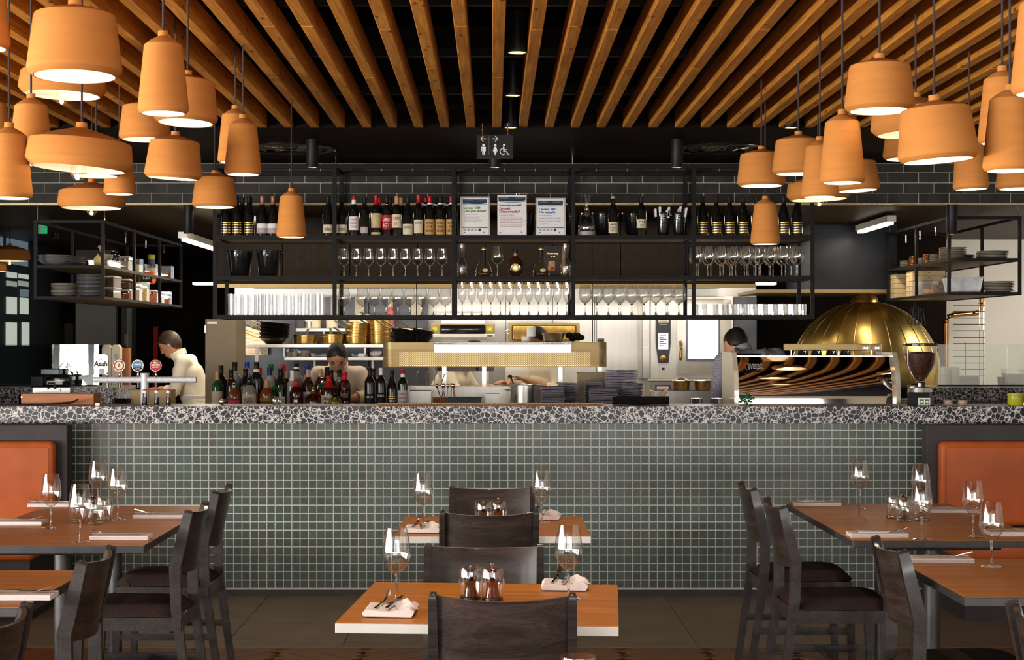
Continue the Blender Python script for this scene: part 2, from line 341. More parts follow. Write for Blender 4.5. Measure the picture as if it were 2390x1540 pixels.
steel_w = mat('bright_kitchen_steel', (.78, .75, .70, 1), .33, .7, var=.05, scale=2, stretch=(30, 1, 1))
steel_d = mat('dark_kitchen_steel', (.10, .105, .12, 1), .35, .6, var=.25, scale=4)
brass = mat('aged_brass', (.58, .39, .11, 1), .32, 1, var=.28, scale=3.5, rnd=True)
brass_s = mat('brass_seam', (.75, .58, .3, 1), .2, 1, var=.1)
goldmet = mat('gold_pan_metal', (.40, .245, .075, 1), .3, 1, var=.35, scale=14)
panblack = mat('seasoned_black_pan', (.02, .016, .013, 1), .3, .6, var=.5, scale=16)
copper = mat('copper', (.62, .26, .11, 1), .18, 1, var=.12)
gold_flat = mat('gold_enamel_and_light', (.34, .245, .11, 1), .4, .6, var=.05)  # gantry gold, also stands in for warm light and reflections on edges
gold_perf = dots('perforated_gold_sheet', (.34, .245, .11, 1), .0098, .27, .4, .6)
perf_blk = dots('perforated_black_sheet', (.014, .010, .007, 1), .0125, .24, .6, .0)
white_wall = mat('cream_wall_paint', (.62, .57, .49, 1), .85, var=.03, scale=3)
grey_wall = mat('grey_wall_paint', (.32, .305, .29, 1), .8, var=.08, scale=3)
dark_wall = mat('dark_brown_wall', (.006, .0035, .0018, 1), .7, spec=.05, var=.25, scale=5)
beige_door = mat('beige_cabinet_door', (.20, .15, .095, 1), .55, var=.06, scale=5)
paper = mat('white_paper', (.80, .78, .78, 1), .8, var=.02)
paper_c = mat('cream_paper', (.70, .60, .44, 1), .8, var=.05)
paper_k = mat('kraft_label', (.50, .29, .10, 1), .7, var=.08)
ink = mat('black_ink', (.01, .01, .01, 1), .6, var=.1)
ink_grey = mat('grey_ink', (.14, .14, .15, 1), .6, var=.1)
navy = mat('navy_print', (.012, .03, .07, 1), .5, var=.1)
teal = mat('teal_print', (.02, .18, .22, 1), .5, var=.1)
green_i = mat('green_ink', (.10, .22, .02, 1), .5, var=.05)
red_i = mat('red_ink', (.36, .01, .02, 1), .5, var=.05)
blue_i = mat('blue_ink', (.01, .15, .40, 1), .5, var=.05)
gold_i = mat('gold_foil', (.75, .50, .16, 1), .25, .9, var=.2, scale=60)
white_i = mat('white_print', (.82, .82, .80, 1), .5, var=.02)
wine_gl = mat('dark_wine_glass', (.006, .006, .005, 1), .06, var=.2, coat=.6)
brown_gl = mat('amber_spirit_glass', (.032, .009, .0035, 1), .06, var=.3, coat=.6)
green_gl = mat('green_bottle_glass', (.008, .06, .018, 1), .06, var=.3, coat=.6)
cream_cer = mat('cream_ceramic', (.66, .58, .44, 1), .45, var=.06)
grey_cer = mat('grey_ceramic', (.17, .165, .175, 1), .35, var=.12, rnd=True)
stone_cer = mat('stone_ceramic', (.33, .29, .23, 1), .4, var=.15, rnd=True)
white_cer = mat('white_ceramic', (.78, .75, .70, 1), .3, var=.03)
kraft = mat('kraft_card', (.62, .47, .27, 1), .8, var=.06)
skin = mat('skin', (.50, .24, .13, 1), .55, var=.1, scale=30)
hair = mat('dark_hair', (.012, .008, .006, 1), .5, var=.4, scale=90, bump=.3)
chef_w = mat('cream_chef_cotton', (.80, .72, .58, 1), .9, var=.05, scale=6, bump=.15)
trouser = mat('black_trousers', (.015, .015, .017, 1), .9, var=.2)
# ================================================================== SETTING
YB = F/388.0                    # bar front plane
ZS = CH+498/364.0               # underside of beams and bulkhead, 2.90
YBK = F/364.0                   # bulkhead front edge
YT = F/303.0                    # face of the charcoal tile wall
ZK = 2.585                      # kitchen ceiling
YK = F/240.0                    # kitchen back wall
# floor: wood base, then grey tiles and herringbone planks as pieces
fl = struct(MB().box(-7, 7, -5, 20, -.12, -.02).build('floor', floor_j, smooth=False))
fw = MB().box(-7, 7, -5, 6.95, -.02, -.002).build('timber_floor_area', floor_w, fl, False)
G = .5955; gx0 = -1.353-4*G; rows = [(7.987, 8.183), (8.183, 8.778), (8.778, 9.374), (9.374, 9.97)]
for (ya, yb) in rows:
    me = MB().rbox(.0015, G-.0015, ya+.0015, yb-.0015, -.015, 0, .001).mesh('floor_tile', floor_t, False)
    for i in range(12): inst(me, 'floor_tile', fl, (gx0+i*G-.5*0, 0, 0))
pm = MB().rbox(-.298, .298, -.058, .058, -.016, -.0015, .001).mesh('herringbone_plank', plank_w, False)
cols = 9
u = .12*math.sqrt(2)
for a in range(-9, 10):                        # zigzag bands running in depth
    for b in range(0, 9):
        y0 = 6.93+b*u
        xx = a*.4243
        if y0-.1 > 7.987+.15: continue
        inst(pm, 'herringbone_plank', fl, (xx, y0, 0), (0, 0, pi/4 if a % 2 else -pi/4))
# bar front: skirting, tiles, terrazzo slabs
bf = struct(MB().box(-4, 4.2, YB+.0022, YB+.16, 0, 1.036).build('wall_bar_front', grout_t, smooth=False))
MB().box(-4, 4.2, YB-.006, YB+.008, 0, .036).build('skirting', panel_blk, bf, False)
P = .05; x0 = -.912; zrow = .8441
tb = MB().box(0, P-.004, 0, .01, 0, P-.004); tmb = MB()
c = .0012; w_ = P-.004
tv = [(0,.008,0),(w_,.008,0),(w_,.008,w_),(0,.008,w_),(c,0,c),(w_-c,0,c),(w_-c,0,w_-c),(c,0,w_-c)]
tf = [(4,5,6,7),(0,1,5,4),(1,2,6,5),(2,3,7,6),(3,0,4,7)]
tmesh = MB().add(tv, tf).mesh('mosaic_tile', tile_g, False)
rest = MB(); cnt = 0
for r in range(-17, 4):
    z = zrow+r*P
    for k in range(-62, 102):
        x = x0+k*P
        px = CX+x*388
        zz = w_
        if z+w_ > 1.033: zz = 1.033-z
        if z < .036: continue
        if 545 < px < 928 and -12 <= r <= 2 and cnt < 300 and zz == w_:
            inst(tmesh, 'mosaic_tile', bf, (x+.002, YB+random.uniform(0, .0008), z+.002), (random.uniform(-.006, .006), 0, random.uniform(-.006, .006))); cnt += 1
        else:
            M = Matrix.Translation((x+.002, YB+random.uniform(0, .0008), z+.002)) @ Euler((random.uniform(-.006, .006), 0, random.uniform(-.006, .006))).to_matrix().to_4x4()
            s = zz/w_
            rest.add([(p[0], p[1], p[2]*s) for p in tv], tf, M)
stuff(rest.build('mosaic_tiles_rest', tile_g, bf, False))
bc = thing('bar_counter', 'long black and white terrazzo counter top on the green tiled bar', 'counter', (0, YB-.03, 1.036))
cuts = [-4, X(654, 388), X(1361, 388), X(2068, 388), 4.2]
for i in range(4):
    MB().rbox(cuts[i]+.0007, cuts[i+1]-.0007, 0, .42, 0, .103, .0015).build('terrazzo_slab', terr, bc, False)
ZC = 1.139
# work bench behind the ledge
wbn = thing('under_bar_bench', 'steel work bench hidden behind the terrazzo counter', 'bench', (0, YB+.39, 0))
MB().box(-4, 4.2, .0, .62, .88, .92).build('bench_top', steel, wbn, False)
MB().box(-4, 4.2, .05, .60, .1, .88).build('bench_body', black_matte, wbn, False)
# ceiling: black slab, timber beams, steel rails
cl = struct(MB().box(-7, 7, -5, YBK+.3, 3.55, 3.65).build('ceiling', black_ceiling, smooth=False))
bw, bh, sp = 20.3/364, 40/364, 60.7/364
e0 = X(1230.8, 364)-bw
for i in range(-23, 20):
    x = e0+i*sp
    if abs(x) > 3.75: continue
    js = random.choice([[.5, 8.02+.0, YBK], [.5, 6.95, YBK], [.5, YBK]])
    if i in (0, 2, 6, -4): js = [.5, F/((796-70)/(ZS-CH)), YBK]
    if i in (4, 9, -5, -8, -1): js = [.5, F/((796-181)/(ZS-CH)), YBK]
    for a, b in zip(js[:-1], js[1:]):
        MB().rbox(0, bw, 0, b-a-.006, 0, bh, .003).build('timber_beam', beam_wood, cl, False, loc=(x, a, ZS))
for y_ in (3, 123, 212, 250):
    Yr = F/((796-y_)/1.5)
    MB().box(-3.8, 3.8, Yr-.02, Yr+.02, ZS+bh+.001, ZS+bh+.045).build('ceiling_rail', steel_blk, cl, False)
for k in range(4): MB().box(-3.6+k*2.4-.02, -3.6+k*2.4+.02, 1, YBK-.1, ZS+bh+.05, ZS+bh+.09).build('ceiling_rail', steel_blk, cl, False)
# bulkhead soffit and the tiled wall above the pass
so = struct(MB().box(-4.6, 4.8, YBK, YT+.02, ZS, ZS+.75).build('ceiling_bulkhead', soffit_mat, smooth=False))
tw = struct(MB().box(-4.6, 4.8, YT, YT+.16, Z(475.5, 303), ZS).build('wall_subway_tile', grout_l, smooth=False))
tpx, tpz = 71.6/303, 24.1/303
sm = MB().rbox(.002, tpx-.002, -.002, .004, .002, tpz-.002, .0006).mesh('subway_tile', subway, False)
zb = Z(475, 303)
for r in range(5):
    off = X(640 if r % 2 == 0 else 676, 303)
    zz = zb+r*tpz
    for k in range(-15, 30):
        x = off+k*tpx
        if x < -4.5 or x+tpx > 4.7: continue
        o = inst(sm, 'subway_tile', tw, (x, YT, zz))
        if zz+tpz > ZS: o.scale = (1, 1, max(.05, (ZS-zz)/tpz))
MB().box(-4.6, 4.8, YT-.012, YT, zb-.006, zb-.001).build('metal_edge_strip', brass_s, tw, False)
# kitchen shell
struct(MB().box(-6.2, 6.4, YT+.16, 20, ZK, ZK+.1).build('ceiling_kitchen', kceil, smooth=False))
wk = struct(MB().box(X(548, 240), X(1765, 240), YK, YK+.1, 0, ZK).build('wall_kitchen_back', steel_w, smooth=False))
# dark niche right of the oven, cream wall right
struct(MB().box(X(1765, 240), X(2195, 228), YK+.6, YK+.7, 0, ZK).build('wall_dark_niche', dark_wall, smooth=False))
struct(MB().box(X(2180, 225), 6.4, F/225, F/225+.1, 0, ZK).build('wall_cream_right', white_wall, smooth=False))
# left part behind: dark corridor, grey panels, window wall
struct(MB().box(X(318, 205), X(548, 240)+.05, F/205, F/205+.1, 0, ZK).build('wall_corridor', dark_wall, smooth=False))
wl = struct(MB().box(-6.2, X(318, 205), F/200, F/200+.1, 0, ZK).build('wall_back_left', black_matte, smooth=False))
for (a, b, t, bt, m) in [(178, 272, 565, 806, grey_wall), (285, 297, 700, 946, mat('olive_trim', (.09, .09, .07, 1), .6)), (297, 309, 700, 946, mat('pale_green_trim', (.33, .36, .29, 1), .6)), (309, 340, 700, 946, mat('slate_column', (.07, .068, .075, 1), .6)), (82, 95, 752, 806, grey_wall), (102, 122, 752, 806, grey_wall), (150, 172, 755, 806, panel_blk)]:
    MB().box(X(a, 201), X(b, 201), F/201-.03, F/201+.08, Z(bt, 201), Z(t, 201)).build('wall_panel', m, wl, False)
struct(MB().box(-6.3, -6.2, YT+.16, 20, 0, ZK).build('wall_left_far', black_matte, smooth=False))
# kitchen left side window wall, seen at a slant: X const
WX = -4.95
wn = struct(MB().box(WX-.06, WX-.02, 15.0, 18.6, 0, ZK).build('window_1', black_sat, smooth=False))
vg = glow('daylit_green_grey_view', (.36, .42, .36, 1), .55); vg2 = glow('daylit_pale_view', (.62, .68, .58, 1), .6); vg3 = glow('daylit_blue_grey_view', (.16, .22, .26, 1), .5)
def pane(xa, xb, ya, yb, m):
    # pane between picture columns xa..xb on the slanted window wall
    s0 = (xa-CX)/WX; s1 = (xb-CX)/WX; Sm = (s0+s1)/2
    MB().box(WX-.02, WX-.01, F/s0, F/s1, Z(yb, Sm), Z(ya, Sm)).build('window_pane', m, wn, False)
for a in [(3, 10, 540, 580, vg3), (19, 68, 540, 618, vg3), (19, 42, 635, 648, vg2), (47, 69, 640, 650, vg2), (19, 42, 656, 668, vg), (47, 69, 656, 668, vg), (51, 69, 675, 692, vg3), (19, 42, 693, 733, vg2), (51, 69, 695, 733, vg2), (18, 42, 752, 806, vg2), (55, 71, 752, 806, vg2)]: pane(*a)
# outer shell so that daylight enters only where the windows are
struct(MB().box(-7.1, -7, -5, 11, 0, .5).build('wall_left', white_wall, smooth=False))
struct(MB().box(-7.1, -7, -5, 11, 2.9, 3.6).build('wall_left_upper', white_wall, smooth=False))
for i, y in enumerate([-4.75, -2.5, -.3, 1.9, 4.1, 6.4]):
    struct(MB().box(-7.1, -6.96, y-.2, y+.2, .5, 2.9).build('trim_%d' % (i+1), black_sat, smooth=False))
struct(MB().box(-7.1, -7, 6.6, 11, .5, 2.9).build('wall_left_end', white_wall, smooth=False))
struct(MB().box(-7.1, -4.5, 11, 11.1, 0, 3.6).build('wall_left_return', black_matte, smooth=False))
struct(MB().box(7, 7.1, -5, 20, 0, 3.6).build('wall_right', white_wall, smooth=False))
struct(MB().box(4.7, 7.0, 11.6, 11.7, 2.5, 3.6).build('wall_right_return', black_matte, smooth=False))
struct(MB().box(-7.1, 7.1, -5.1, -5, 0, .55).build('wall_rear', white_wall, smooth=False))
struct(MB().box(-7.1, 7.1, -5.1, -5, 2.95, 3.6).build('wall_rear_upper', white_wall, smooth=False))
for i in range(7):
    x = -7.25+2.1*i
    struct(MB().box(x-.2, x+.2, -5.1, -4.97, .55, 2.95).build('trim_%d' % (i+10), black_sat, smooth=False))
struct(MB().box(5.15, 7.0, -5.1, -5, .55, 2.95).build('wall_rear_end', white_wall, smooth=False))
# ================================================================== TABLES
def table(cx, cy, w, d, label, edge, rz=0, two=False):
    t = thing('dining_table', label, 'table', (cx, cy, 0), rz, 'restaurant tables')
    top = MB().rbox(-w/2, w/2, -d/2, d/2, .721, .748, .0015).build('table_edge_core', edge, t, False)
    MB().rbox(-w/2+.0005, w/2-.0005, -d/2+.0005, d/2-.0005, .748, .75, .0006).build('table_top', table_w, t, False)
    for yy in ((-d*.3, d*.3) if two else (0,)):
        MB().cyl((0, yy, .02), (0, yy, .705), .032, n=20).build('pedestal', edge_blk, t)
        MB().rbox(-.22, .22, -.2, .2, .7, .721, .004, Matrix.Translation((0, yy, 0))).build('spider_plate', black_sat, t, False)
        MB().lathe([(.23, 0), (.23, .008), (.2, .018), (.05, .03)], 28, (0, yy, 0)).build('base_plate', black_sat, t)
    return t
ST = lambda y: (y-CY)/(CH-.75)
def tp(px, y): S = ST(y); return ((px-CX)/S, F/S, .7502)
def rect_table(xc, w, yf, yb, label, edge, rz=0, two=False):
    Ya, Yb_ = F/ST(yf), F/ST(yb); return table(xc, (Ya+Yb_)/2, w, Yb_-Ya, label, edge, rz, two)
rect_table(-.020, .785, 1457, 1361, 'small wooden table with pale edge nearest in the middle row', edge_wht, math.radians(-4.2))
rect_table(0, .785, 1251, 1205, 'small wooden table with pale edge close to the tiled bar', edge_wht)
table(.07, 2.75, .785, .74, 'wooden table in front of everything, only its glass showing', edge_wht)
rect_table(-1.335-.39, .78, 1273, 1180, 'long wooden four-seat table with dark edge at left banquette', edge_blk, two=True)
rect_table(1.41+.39, .78, 1261, 1175, 'long wooden four-seat table with dark edge at right banquette', edge_blk, two=True)
rect_table(-1.38-.39, .78, 1417, 1331, 'dark-edged wooden table cut off at the left picture edge', edge_blk)
rect_table(1.44+.39, .78, 1393, 1304, 'dark-edged wooden table at the lower right picture edge', edge_blk)
# ================================================================== CHAIRS
def make_chair():
    t = thing('dining_chair', 'x', 'chair', group='black wooden dining chairs')
    pts = [(-.012, 0), (.035, .33), (.052, .47), (.055, .63), (.028, .74), (.003, .843), (0, .852), (-.001, .8555)]
    for s in (-1, 1):
        mb = MB().bar([(x, s*(.183+.004*(z > .6)), z) for x, z in pts], [.028, .036, .042, .045, .042, .034, .030, .020], [.027, .027, .027, .027, .025, .023, .018, .010], (0, 1, 0))
        mb.build('rear_post', chair_w, t, True, 50)
        MB().bar([(.455, s*.185, 0), (.44, s*.187, .40)], [.026, .042], [.026, .036], (0, 1, 0)).build('front_leg', chair_w, t, False)
        MB().box(.03, .45, s*.19-.011, s*.19+.011, .375, .428).build('side_rail', chair_w, t, False)
        MB().box(.02, .45, s*.186-.009, s*.186+.009, .185, .215).build('side_stretcher', chair_w, t, False)
    MB().box(.42, .442, -.185, .185, .375, .428).build('front_rail', chair_w, t, False)
    MB().box(.035, .06, -.18, .18, .375, .428).build('back_rail', chair_w, t, False)
    MB().box(.22, .24, -.18, .18, .19, .212).build('cross_stretcher', chair_w, t, False)
    # curved plywood back
    vs = []; fs = []; n = 14; zs = [.605, .66, .72, .79, .835, .848]
    for side in (0, 1):
        for i in range(n+1):
            y = -.178+.356*i/n; q = 1-(2*i/n-1)**2
            for j, z in enumerate(zs):
                lean = .05-(z-.605)*.19
                zz = z - (.010*q if j == 5 else 0) + (0.012*q if j == 0 else 0)*-1
                vs.append((lean-.040*q+(.014 if side else 0), y, zz))
    m = len(zs); off = (n+1)*m
    for i in range(n):
        for j in range(m-1):
            a = i*m+j; fs.append((a, a+m, a+m+1, a+1)); fs.append((off+a, off+a+1, off+a+m+1, off+a+m))
        fs.append((i*m, off+i*m, off+(i+1)*m, (i+1)*m)); fs.append((i*m+m-1, (i+1)*m+m-1, off+(i+1)*m+m-1, off+i*m+m-1))
    for i in (0, n):
        for j in range(m-1): a = i*m+j; fs.append((a, a+1, off+a+1, off+a))
    MB().add(vs, fs).build('backrest', chair_p, t, True, 50)
    # padded seat
    vs = []; fs = []; nx, ny = 10, 10
    for i in range(nx+1):
        for j in range(ny+1):
            u, v = i/nx, 2*j/ny-1
            x = .045+.43*u; hw = .178+.035*u
            if u > .8: x -= .05*(v**4)
            ed = (1-abs(v)**6)*(1-abs(2*u-1)**6)
            vs.append((x, v*hw, .43+.045*(max(ed, 0)**.35)))
    for i in range(nx):
        for j in range(ny): a = i*(ny+1)+j; fs.append((a, a+ny+1, a+ny+2, a+1))
    ring = [i*(ny+1) for i in range(nx+1)]+[nx*(ny+1)+j for j in range(1, ny+1)]+[i*(ny+1)+ny for i in range(nx-1, -1, -1)]+[j for j in range(ny-1, 0, -1)]
    fs.append(tuple(ring))
    MB().add(vs, fs).build('seat', seatfab, t, True, 60)
    return t
c0 = make_chair(); _first = [True]
def chair(x, y, rz, label):
    if _first[0]: c0.location = (x, y, 0); c0.rotation_euler = (0, 0, rz); c0['label'] = label; _first[0] = False; return c0
    return dup(c0, (x, y, 0), label, rz)
H = pi/2
chair(.025, F/872, H-.03, 'black dining chair nearest the camera, back turned, in the middle')
chair(-.030, F/700, -H-.03, 'black chair facing the camera behind the near middle table')
chair(-.016, F/586, H, 'black chair with its back turned at the far middle table')
chair(-.005, F/500, -H, 'black chair facing the camera right before the tiled bar')
chair(1.195, 7.53, 0, 'farthest black chair at the right-hand long table')
chair(1.185, 6.74, 0, 'nearer black chair at the right-hand long table, seat fully visible')
chair(1.325, 5.36, 0, 'black chair at the lower right table, pushed in')
chair(1.355, 3.99, 0, 'black chair cut off at the bottom right corner')
chair(-1.248, 7.38, pi, 'farthest black chair at the left-hand long table')
chair(-1.215, 6.57, pi, 'nearer black chair at the left-hand long table')
chair(-1.262, 5.10, pi, 'black chair at the lower left table, its back nearest us')
chair(-1.205, 3.95, pi, 'black chair cut off at the bottom left corner')
# ================================================================== BANQUETTES
def banquette(sgn, xe, label):
    t = thing('banquette', label, 'banquette', (0, 0, 0), 0, 'leather banquettes')
    Yf = F/400; s = sgn
    def bx(xa, xb, *r): return (min(xa, xb), max(xa, xb))+r
    ztop = Z(992, 400)
    MB().rbox(*bx(xe, xe+s*2.4, Yf, Yf+.11, 0, ztop), .004).build('back_panel', panel_blk, t, False)
    MB().rbox(*bx(xe+s*.055, xe+s*2.4, Yf-.085, Yf-.001, .46, Z(1028, 400)), .035, seg=4).build('back_cushion', leather, t)
    MB().tube([(xe+s*.085, Yf-.088, .5), (xe+s*.085, Yf-.088, Z(1045, 400)), (xe+s*.10, Yf-.088, Z(1041, 400)), (xe+s*2.3, Yf-.088, Z(1041, 400))], .0012, 6).build('seam', leather_seam, t)
    MB().rbox(*bx(xe+s*.02, xe+s*2.4, Yf-.62, Yf-.086, .33, .46), .03, seg=3).build('seat_cushion', leather, t)
    MB().box(*bx(xe+s*.05, xe+s*2.4, Yf-.58, Yf-.001, 0, .329)).build('base_box', panel_blk, t, False)
    MB().rbox(*bx(xe+s*.82, xe+s*2.3, 4.6, Yf-.63, .33, .46), .03, seg=3).build('side_seat_cushion', leather, t)
    MB().box(*bx(xe+s*.86, xe+s*2.3, 4.62, Yf-.63, 0, .329)).build('side_base_box', panel_blk, t, False)
    return t
banquette(-1, X(157, 400), 'cognac leather banquette with charcoal frame at the left')
banquette(1, X(2163, 400), 'cognac leather banquette with charcoal frame at the right')
# ================================================================== PEOPLE
def check_mat():
    m, nt, p = nodes('fine_check_shirt'); v = coords(nt, (1, 1, 1)); k = N(nt, 'ShaderNodeTexChecker', Scale=130.0); L(nt, v, k.inputs['Vector'])
    k.inputs[1].default_value = (.13, .13, .17, 1); k.inputs[2].default_value = (.34, .34, .40, 1); L(nt, k.outputs[0], p.inputs['Base Color']); p.inputs['Roughness'].default_value = .9; return m
shirt_c = check_mat(); strap_b = mat('brown_leather_strap', (.09, .055, .035, 1), .6); pinkish = mat('pale_pink_chef_cotton', (.74, .60, .50, 1), .9, var=.05, scale=6, bump=.15)
lip = mat('lips', (.30, .09, .06, 1), .5); eye_m = mat('dark_eyes', (.02, .012, .01, 1), .3)
def remeshed(mb, name, m, parent, vox=.008, smooth=6):
    me = bpy.data.meshes.new(name); me.from_pydata(mb.v, [], mb.f); o = bpy.data.objects.new(name, me); COL.objects.link(o)
    r = o.modifiers.new('r', 'REMESH'); r.mode = 'VOXEL'; r.voxel_size = vox
    s = o.modifiers.new('s', 'SMOOTH'); s.factor = .5; s.iterations = smooth
    dg = bpy.context.evaluated_depsgraph_get(); ne = bpy.data.meshes.new_from_object(o.evaluated_get(dg)); o.modifiers.clear(); o.data = ne; ne.shade_smooth(); ne.materials.clear(); ne.materials.append(m); o.parent = parent; return o
def cap(mb, p0, p1, r0, r1, n=12):
    mb.cyl(p0, p1, r0, r1, n); mb.ball(p0, r0, n, 8); mb.ball(p1, r1, n, 8)
def hand(mb, w, d, side):
    d = Vector(d).normalized(); up = Vector((0, 0, 1)) if abs(d.z) < .8 else Vector((0, -1, 0)); a = d.cross(up).normalized(); b = a.cross(d).normalized(); w = Vector(w)
    for k in (-1, 0, 1): cap(mb, w+a*.022*k, w+d*.075+a*.024*k, .016, .015, 8)
    for k, ln in ((-1.5, .055), (-.5, .072), (.5, .076), (1.5, .066)):
        p = w+d*.085+a*.0185*k; q1 = p+d*ln*.5-b*.008; q2 = q1+d*ln*.35-b*.028; cap(mb, p, q1, .0088, .0082, 8); cap(mb, q1, q2, .0082, .0072, 8)
    p = w+d*.025+a*.028*side; q1 = p+(d*.6+a*.7*side-b*.3).normalized()*.04; q2 = q1+(d-b*.5).normalized()*.032; cap(mb, p, q1, .0115, .010, 8); cap(mb, q1, q2, .010, .0085, 8)
def person(label, loc, rz, J, top_m, trou, hair_m=hair, sleeve=.55, face=False, headrot=(0, 0, 0), apron=None, straps=False, hairlong=0):
    t = thing('person', label, 'person', loc, rz)
    B = MB(); C = MB(); T = MB()
    hip, ch, nk, hd_ = [Vector(J[k]) for k in ('hip', 'chest', 'neck', 'head')]
    for i in range(17):
        f = i/16; p = hip.lerp(ch, f); wd = .165-.03*math.sin(pi*f)+.02*f; dp = .115+.012*f
        B.ball(p, 1, 16, 10, (wd*.93, dp*.9, .09)); C.ball(p, 1, 18, 10, (wd+.012, dp+.012, .10))
    sh_ = [Vector(J['sh'][0]), Vector(J['sh'][1])]
    for s_ in sh_: cap(B, ch+Vector((0, 0, .02)), s_, .09, .058); cap(C, ch+Vector((0, 0, .02)), s_, .10, .07); cap(C, nk.lerp(ch, .35), s_, .06, .066)
    cap(B, ch, nk, .09, .058); cap(B, nk, hd_, .056, .056); cap(C, ch, nk.lerp(ch, .3), .11, .075)
    C.lathe([(.06, -.02), (.074, -.015), (.07, .028), (.06, .028)], 16, nk.lerp(ch, .12), closed=True)
    for i in (0, 1):
        e = Vector(J['el'][i]); w = Vector(J['wr'][i]); cap(B, sh_[i], e, .052, .040); cap(B, e, w, .040, .027); hand(B, w, (w-e), -1 if i == 0 else 1)
        cap(C, sh_[i], e, .064, .054); 
        if sleeve > 0: cap(C, e, e.lerp(w, sleeve), .054, .047)
        h = hip+Vector((-.085 if i == 0 else .085, 0, -.06)); kn = Vector((h.x*1.05, h.y*.6-.03, .5)); an = Vector((h.x*1.1, h.y*.6+.02, .085))
        cap(B, h, kn, .085, .055); cap(B, kn, an, .052, .036); cap(B, an+Vector((0, .02, -.045)), an+Vector((0, -.15, -.055)), .035, .028)
        cap(T, h, kn, .095, .07); cap(T, kn, an+Vector((0, 0, .04)), .07, .055)
    T.ball(hip, 1, 16, 10, (.178, .13, .11))
    M = Matrix.Translation(hd_) @ Euler(headrot).to_matrix().to_4x4()
    B.ball((0, 0, 0), 1, 20, 14, (.074, .092, .108), M); B.ball((0, -.025, -.06), 1, 16, 10, (.056, .062, .058), M); B.ball((0, -.012, .03), 1, 16, 10, (.074, .086, .08), M)
    B.add(*(lambda q: (q.v, q.f))(MB().lathe([(.016, 0), (.012, .018), (.006, .045), (.001, .05)], 10)), M=M @ Matrix.Translation((0, -.088, -.034)) @ Matrix.Rotation(.35, 4, 'X'))
    B.ball((0, -.1, -.028), .014, 10, 8, M=M)
    for s_ in (-1, 1): B.ball((s_*.075, .008, -.008), 1, 10, 8, (.010, .018, .030), M)
    bo = remeshed(B, 'body', skin, t, .0065, 4)
    remeshed(C, 'top_garment', top_m, t, .009, 26); remeshed(T, 'trousers', trou, t, .012, 12)
    Hh = MB(); vs = []; fs = []; na, nb = 22, 10
    for j in range(nb+1):
        for i in range(na):
            a = 2*pi*i/na; front = max(0, -math.sin(a)); back = max(0, math.sin(a)); lim = .46*front-(.78+hairlong)*back**.7-.05*(1-front-back)-.10*(math.cos(a)**8)+.05*math.sin(9*a); b = pi/2-(pi/2-lim)*j/nb
            rr = 1.105+.012*math.sin(7*a+3*b)+random.uniform(-.018, .018)-.03*(j == nb); vs.append(M @ Vector((.076*rr*math.cos(b)*math.cos(a), .005+.094*rr*math.cos(b)*math.sin(a), .012+.106*rr*math.sin(b))))
    for j in range(nb):
        for i in range(na): fs.append((j*na+i, j*na+(i+1) % na, (j+1)*na+(i+1) % na, (j+1)*na+i))
    inner = [tuple(M @ ((M.inverted() @ Vector(v))*.93)) for v in vs]; n0 = len(vs)
    fs2 = [tuple(i+n0 for i in f[::-1]) for f in fs]+[(nb*na+i, nb*na+(i+1) % na, n0+nb*na+(i+1) % na, n0+nb*na+i) for i in range(na)]
    Hh.add(vs+inner, fs+fs2).build('hair', hair_m, t, True, 80)
    dn = (nk-ch).normalized(); MB().lathe([(.063, -.012), (.072, -.012), (.079, .03), (.073, .034), (.066, .028)], 20, M=Matrix.Translation(nk.lerp(ch, .02)) @ dn.to_track_quat('Z', 'Y').to_matrix().to_4x4(), closed=True).build('collar', top_m, t)
    for i in (0, 1):
        e = Vector(J['el'][i]); w = Vector(J['wr'][i]); c_ = e.lerp(w, sleeve); MB().lathe([(.044, -.012), (.053, -.012), (.052, .012), (.043, .012)], 16, M=Matrix.Translation(c_) @ (w-e).to_track_quat('Z', 'Y').to_matrix().to_4x4(), closed=True).build('cuff', top_m, t)
    if face:
        for s_ in (-1, 1):
            MB().ball((s_*.030, -.0835, .002), 1, 10, 6, (.013, .006, .0055), M).build('eye', eye_m, t); MB().ball((s_*.031, -.088, .023), 1, 10, 6, (.019, .006, .004), M).build('eyebrow', hair_m, t)
        MB().ball((0, -.0865, -.066), 1, 12, 6, (.022, .007, .007), M).build('mouth', lip, t)
    if apron:
        A = MB(); 
        for i in range(11): f = i/10; p = hip.lerp(ch, f*.75); A.ball(p+Vector((0, -.02, 0)), 1, 16, 8, (.165, .135, .1))
        for k in range(6): A.ball(hip+Vector((0, -.01, -.08*k)), 1, 16, 8, (.19+.006*k, .145+.006*k, .09))
        remeshed(A, 'apron', apron, t, .012, 16)
        MB().lathe([(.186, -.016), (.192, -.014), (.192, .014), (.186, .016)], 28, M=Matrix.Translation(hip.lerp(ch, .28)) @ Matrix.Diagonal((1, .8, 1, 1)), closed=True).build('apron_tie', linen, t)
    if straps:
        for s_ in (-1, 1): MB().tube([hip+Vector((s_*.06, .14, .1)), hip.lerp(ch, .5)+Vector((s_*.075, .15, 0)), ch+Vector((s_*.085, .145, .03)), ch+Vector((s_*.10, .10, .12)), ch+Vector((s_*.1, -.02, .14))], .013, 8).build('shoulder_strap', strap_b, t)
    return t
std = {'hip': (0, .02, .95), 'chest': (0, 0, 1.27), 'neck': (0, -.01, 1.44), 'head': (0, -.02, 1.56), 'sh': ((-.17, 0, 1.36), (.17, 0, 1.36)), 'el': ((-.24, -.02, 1.1), (.24, -.02, 1.1)), 'wr': ((-.15, -.22, 1.05), (.15, -.22, 1.05))}
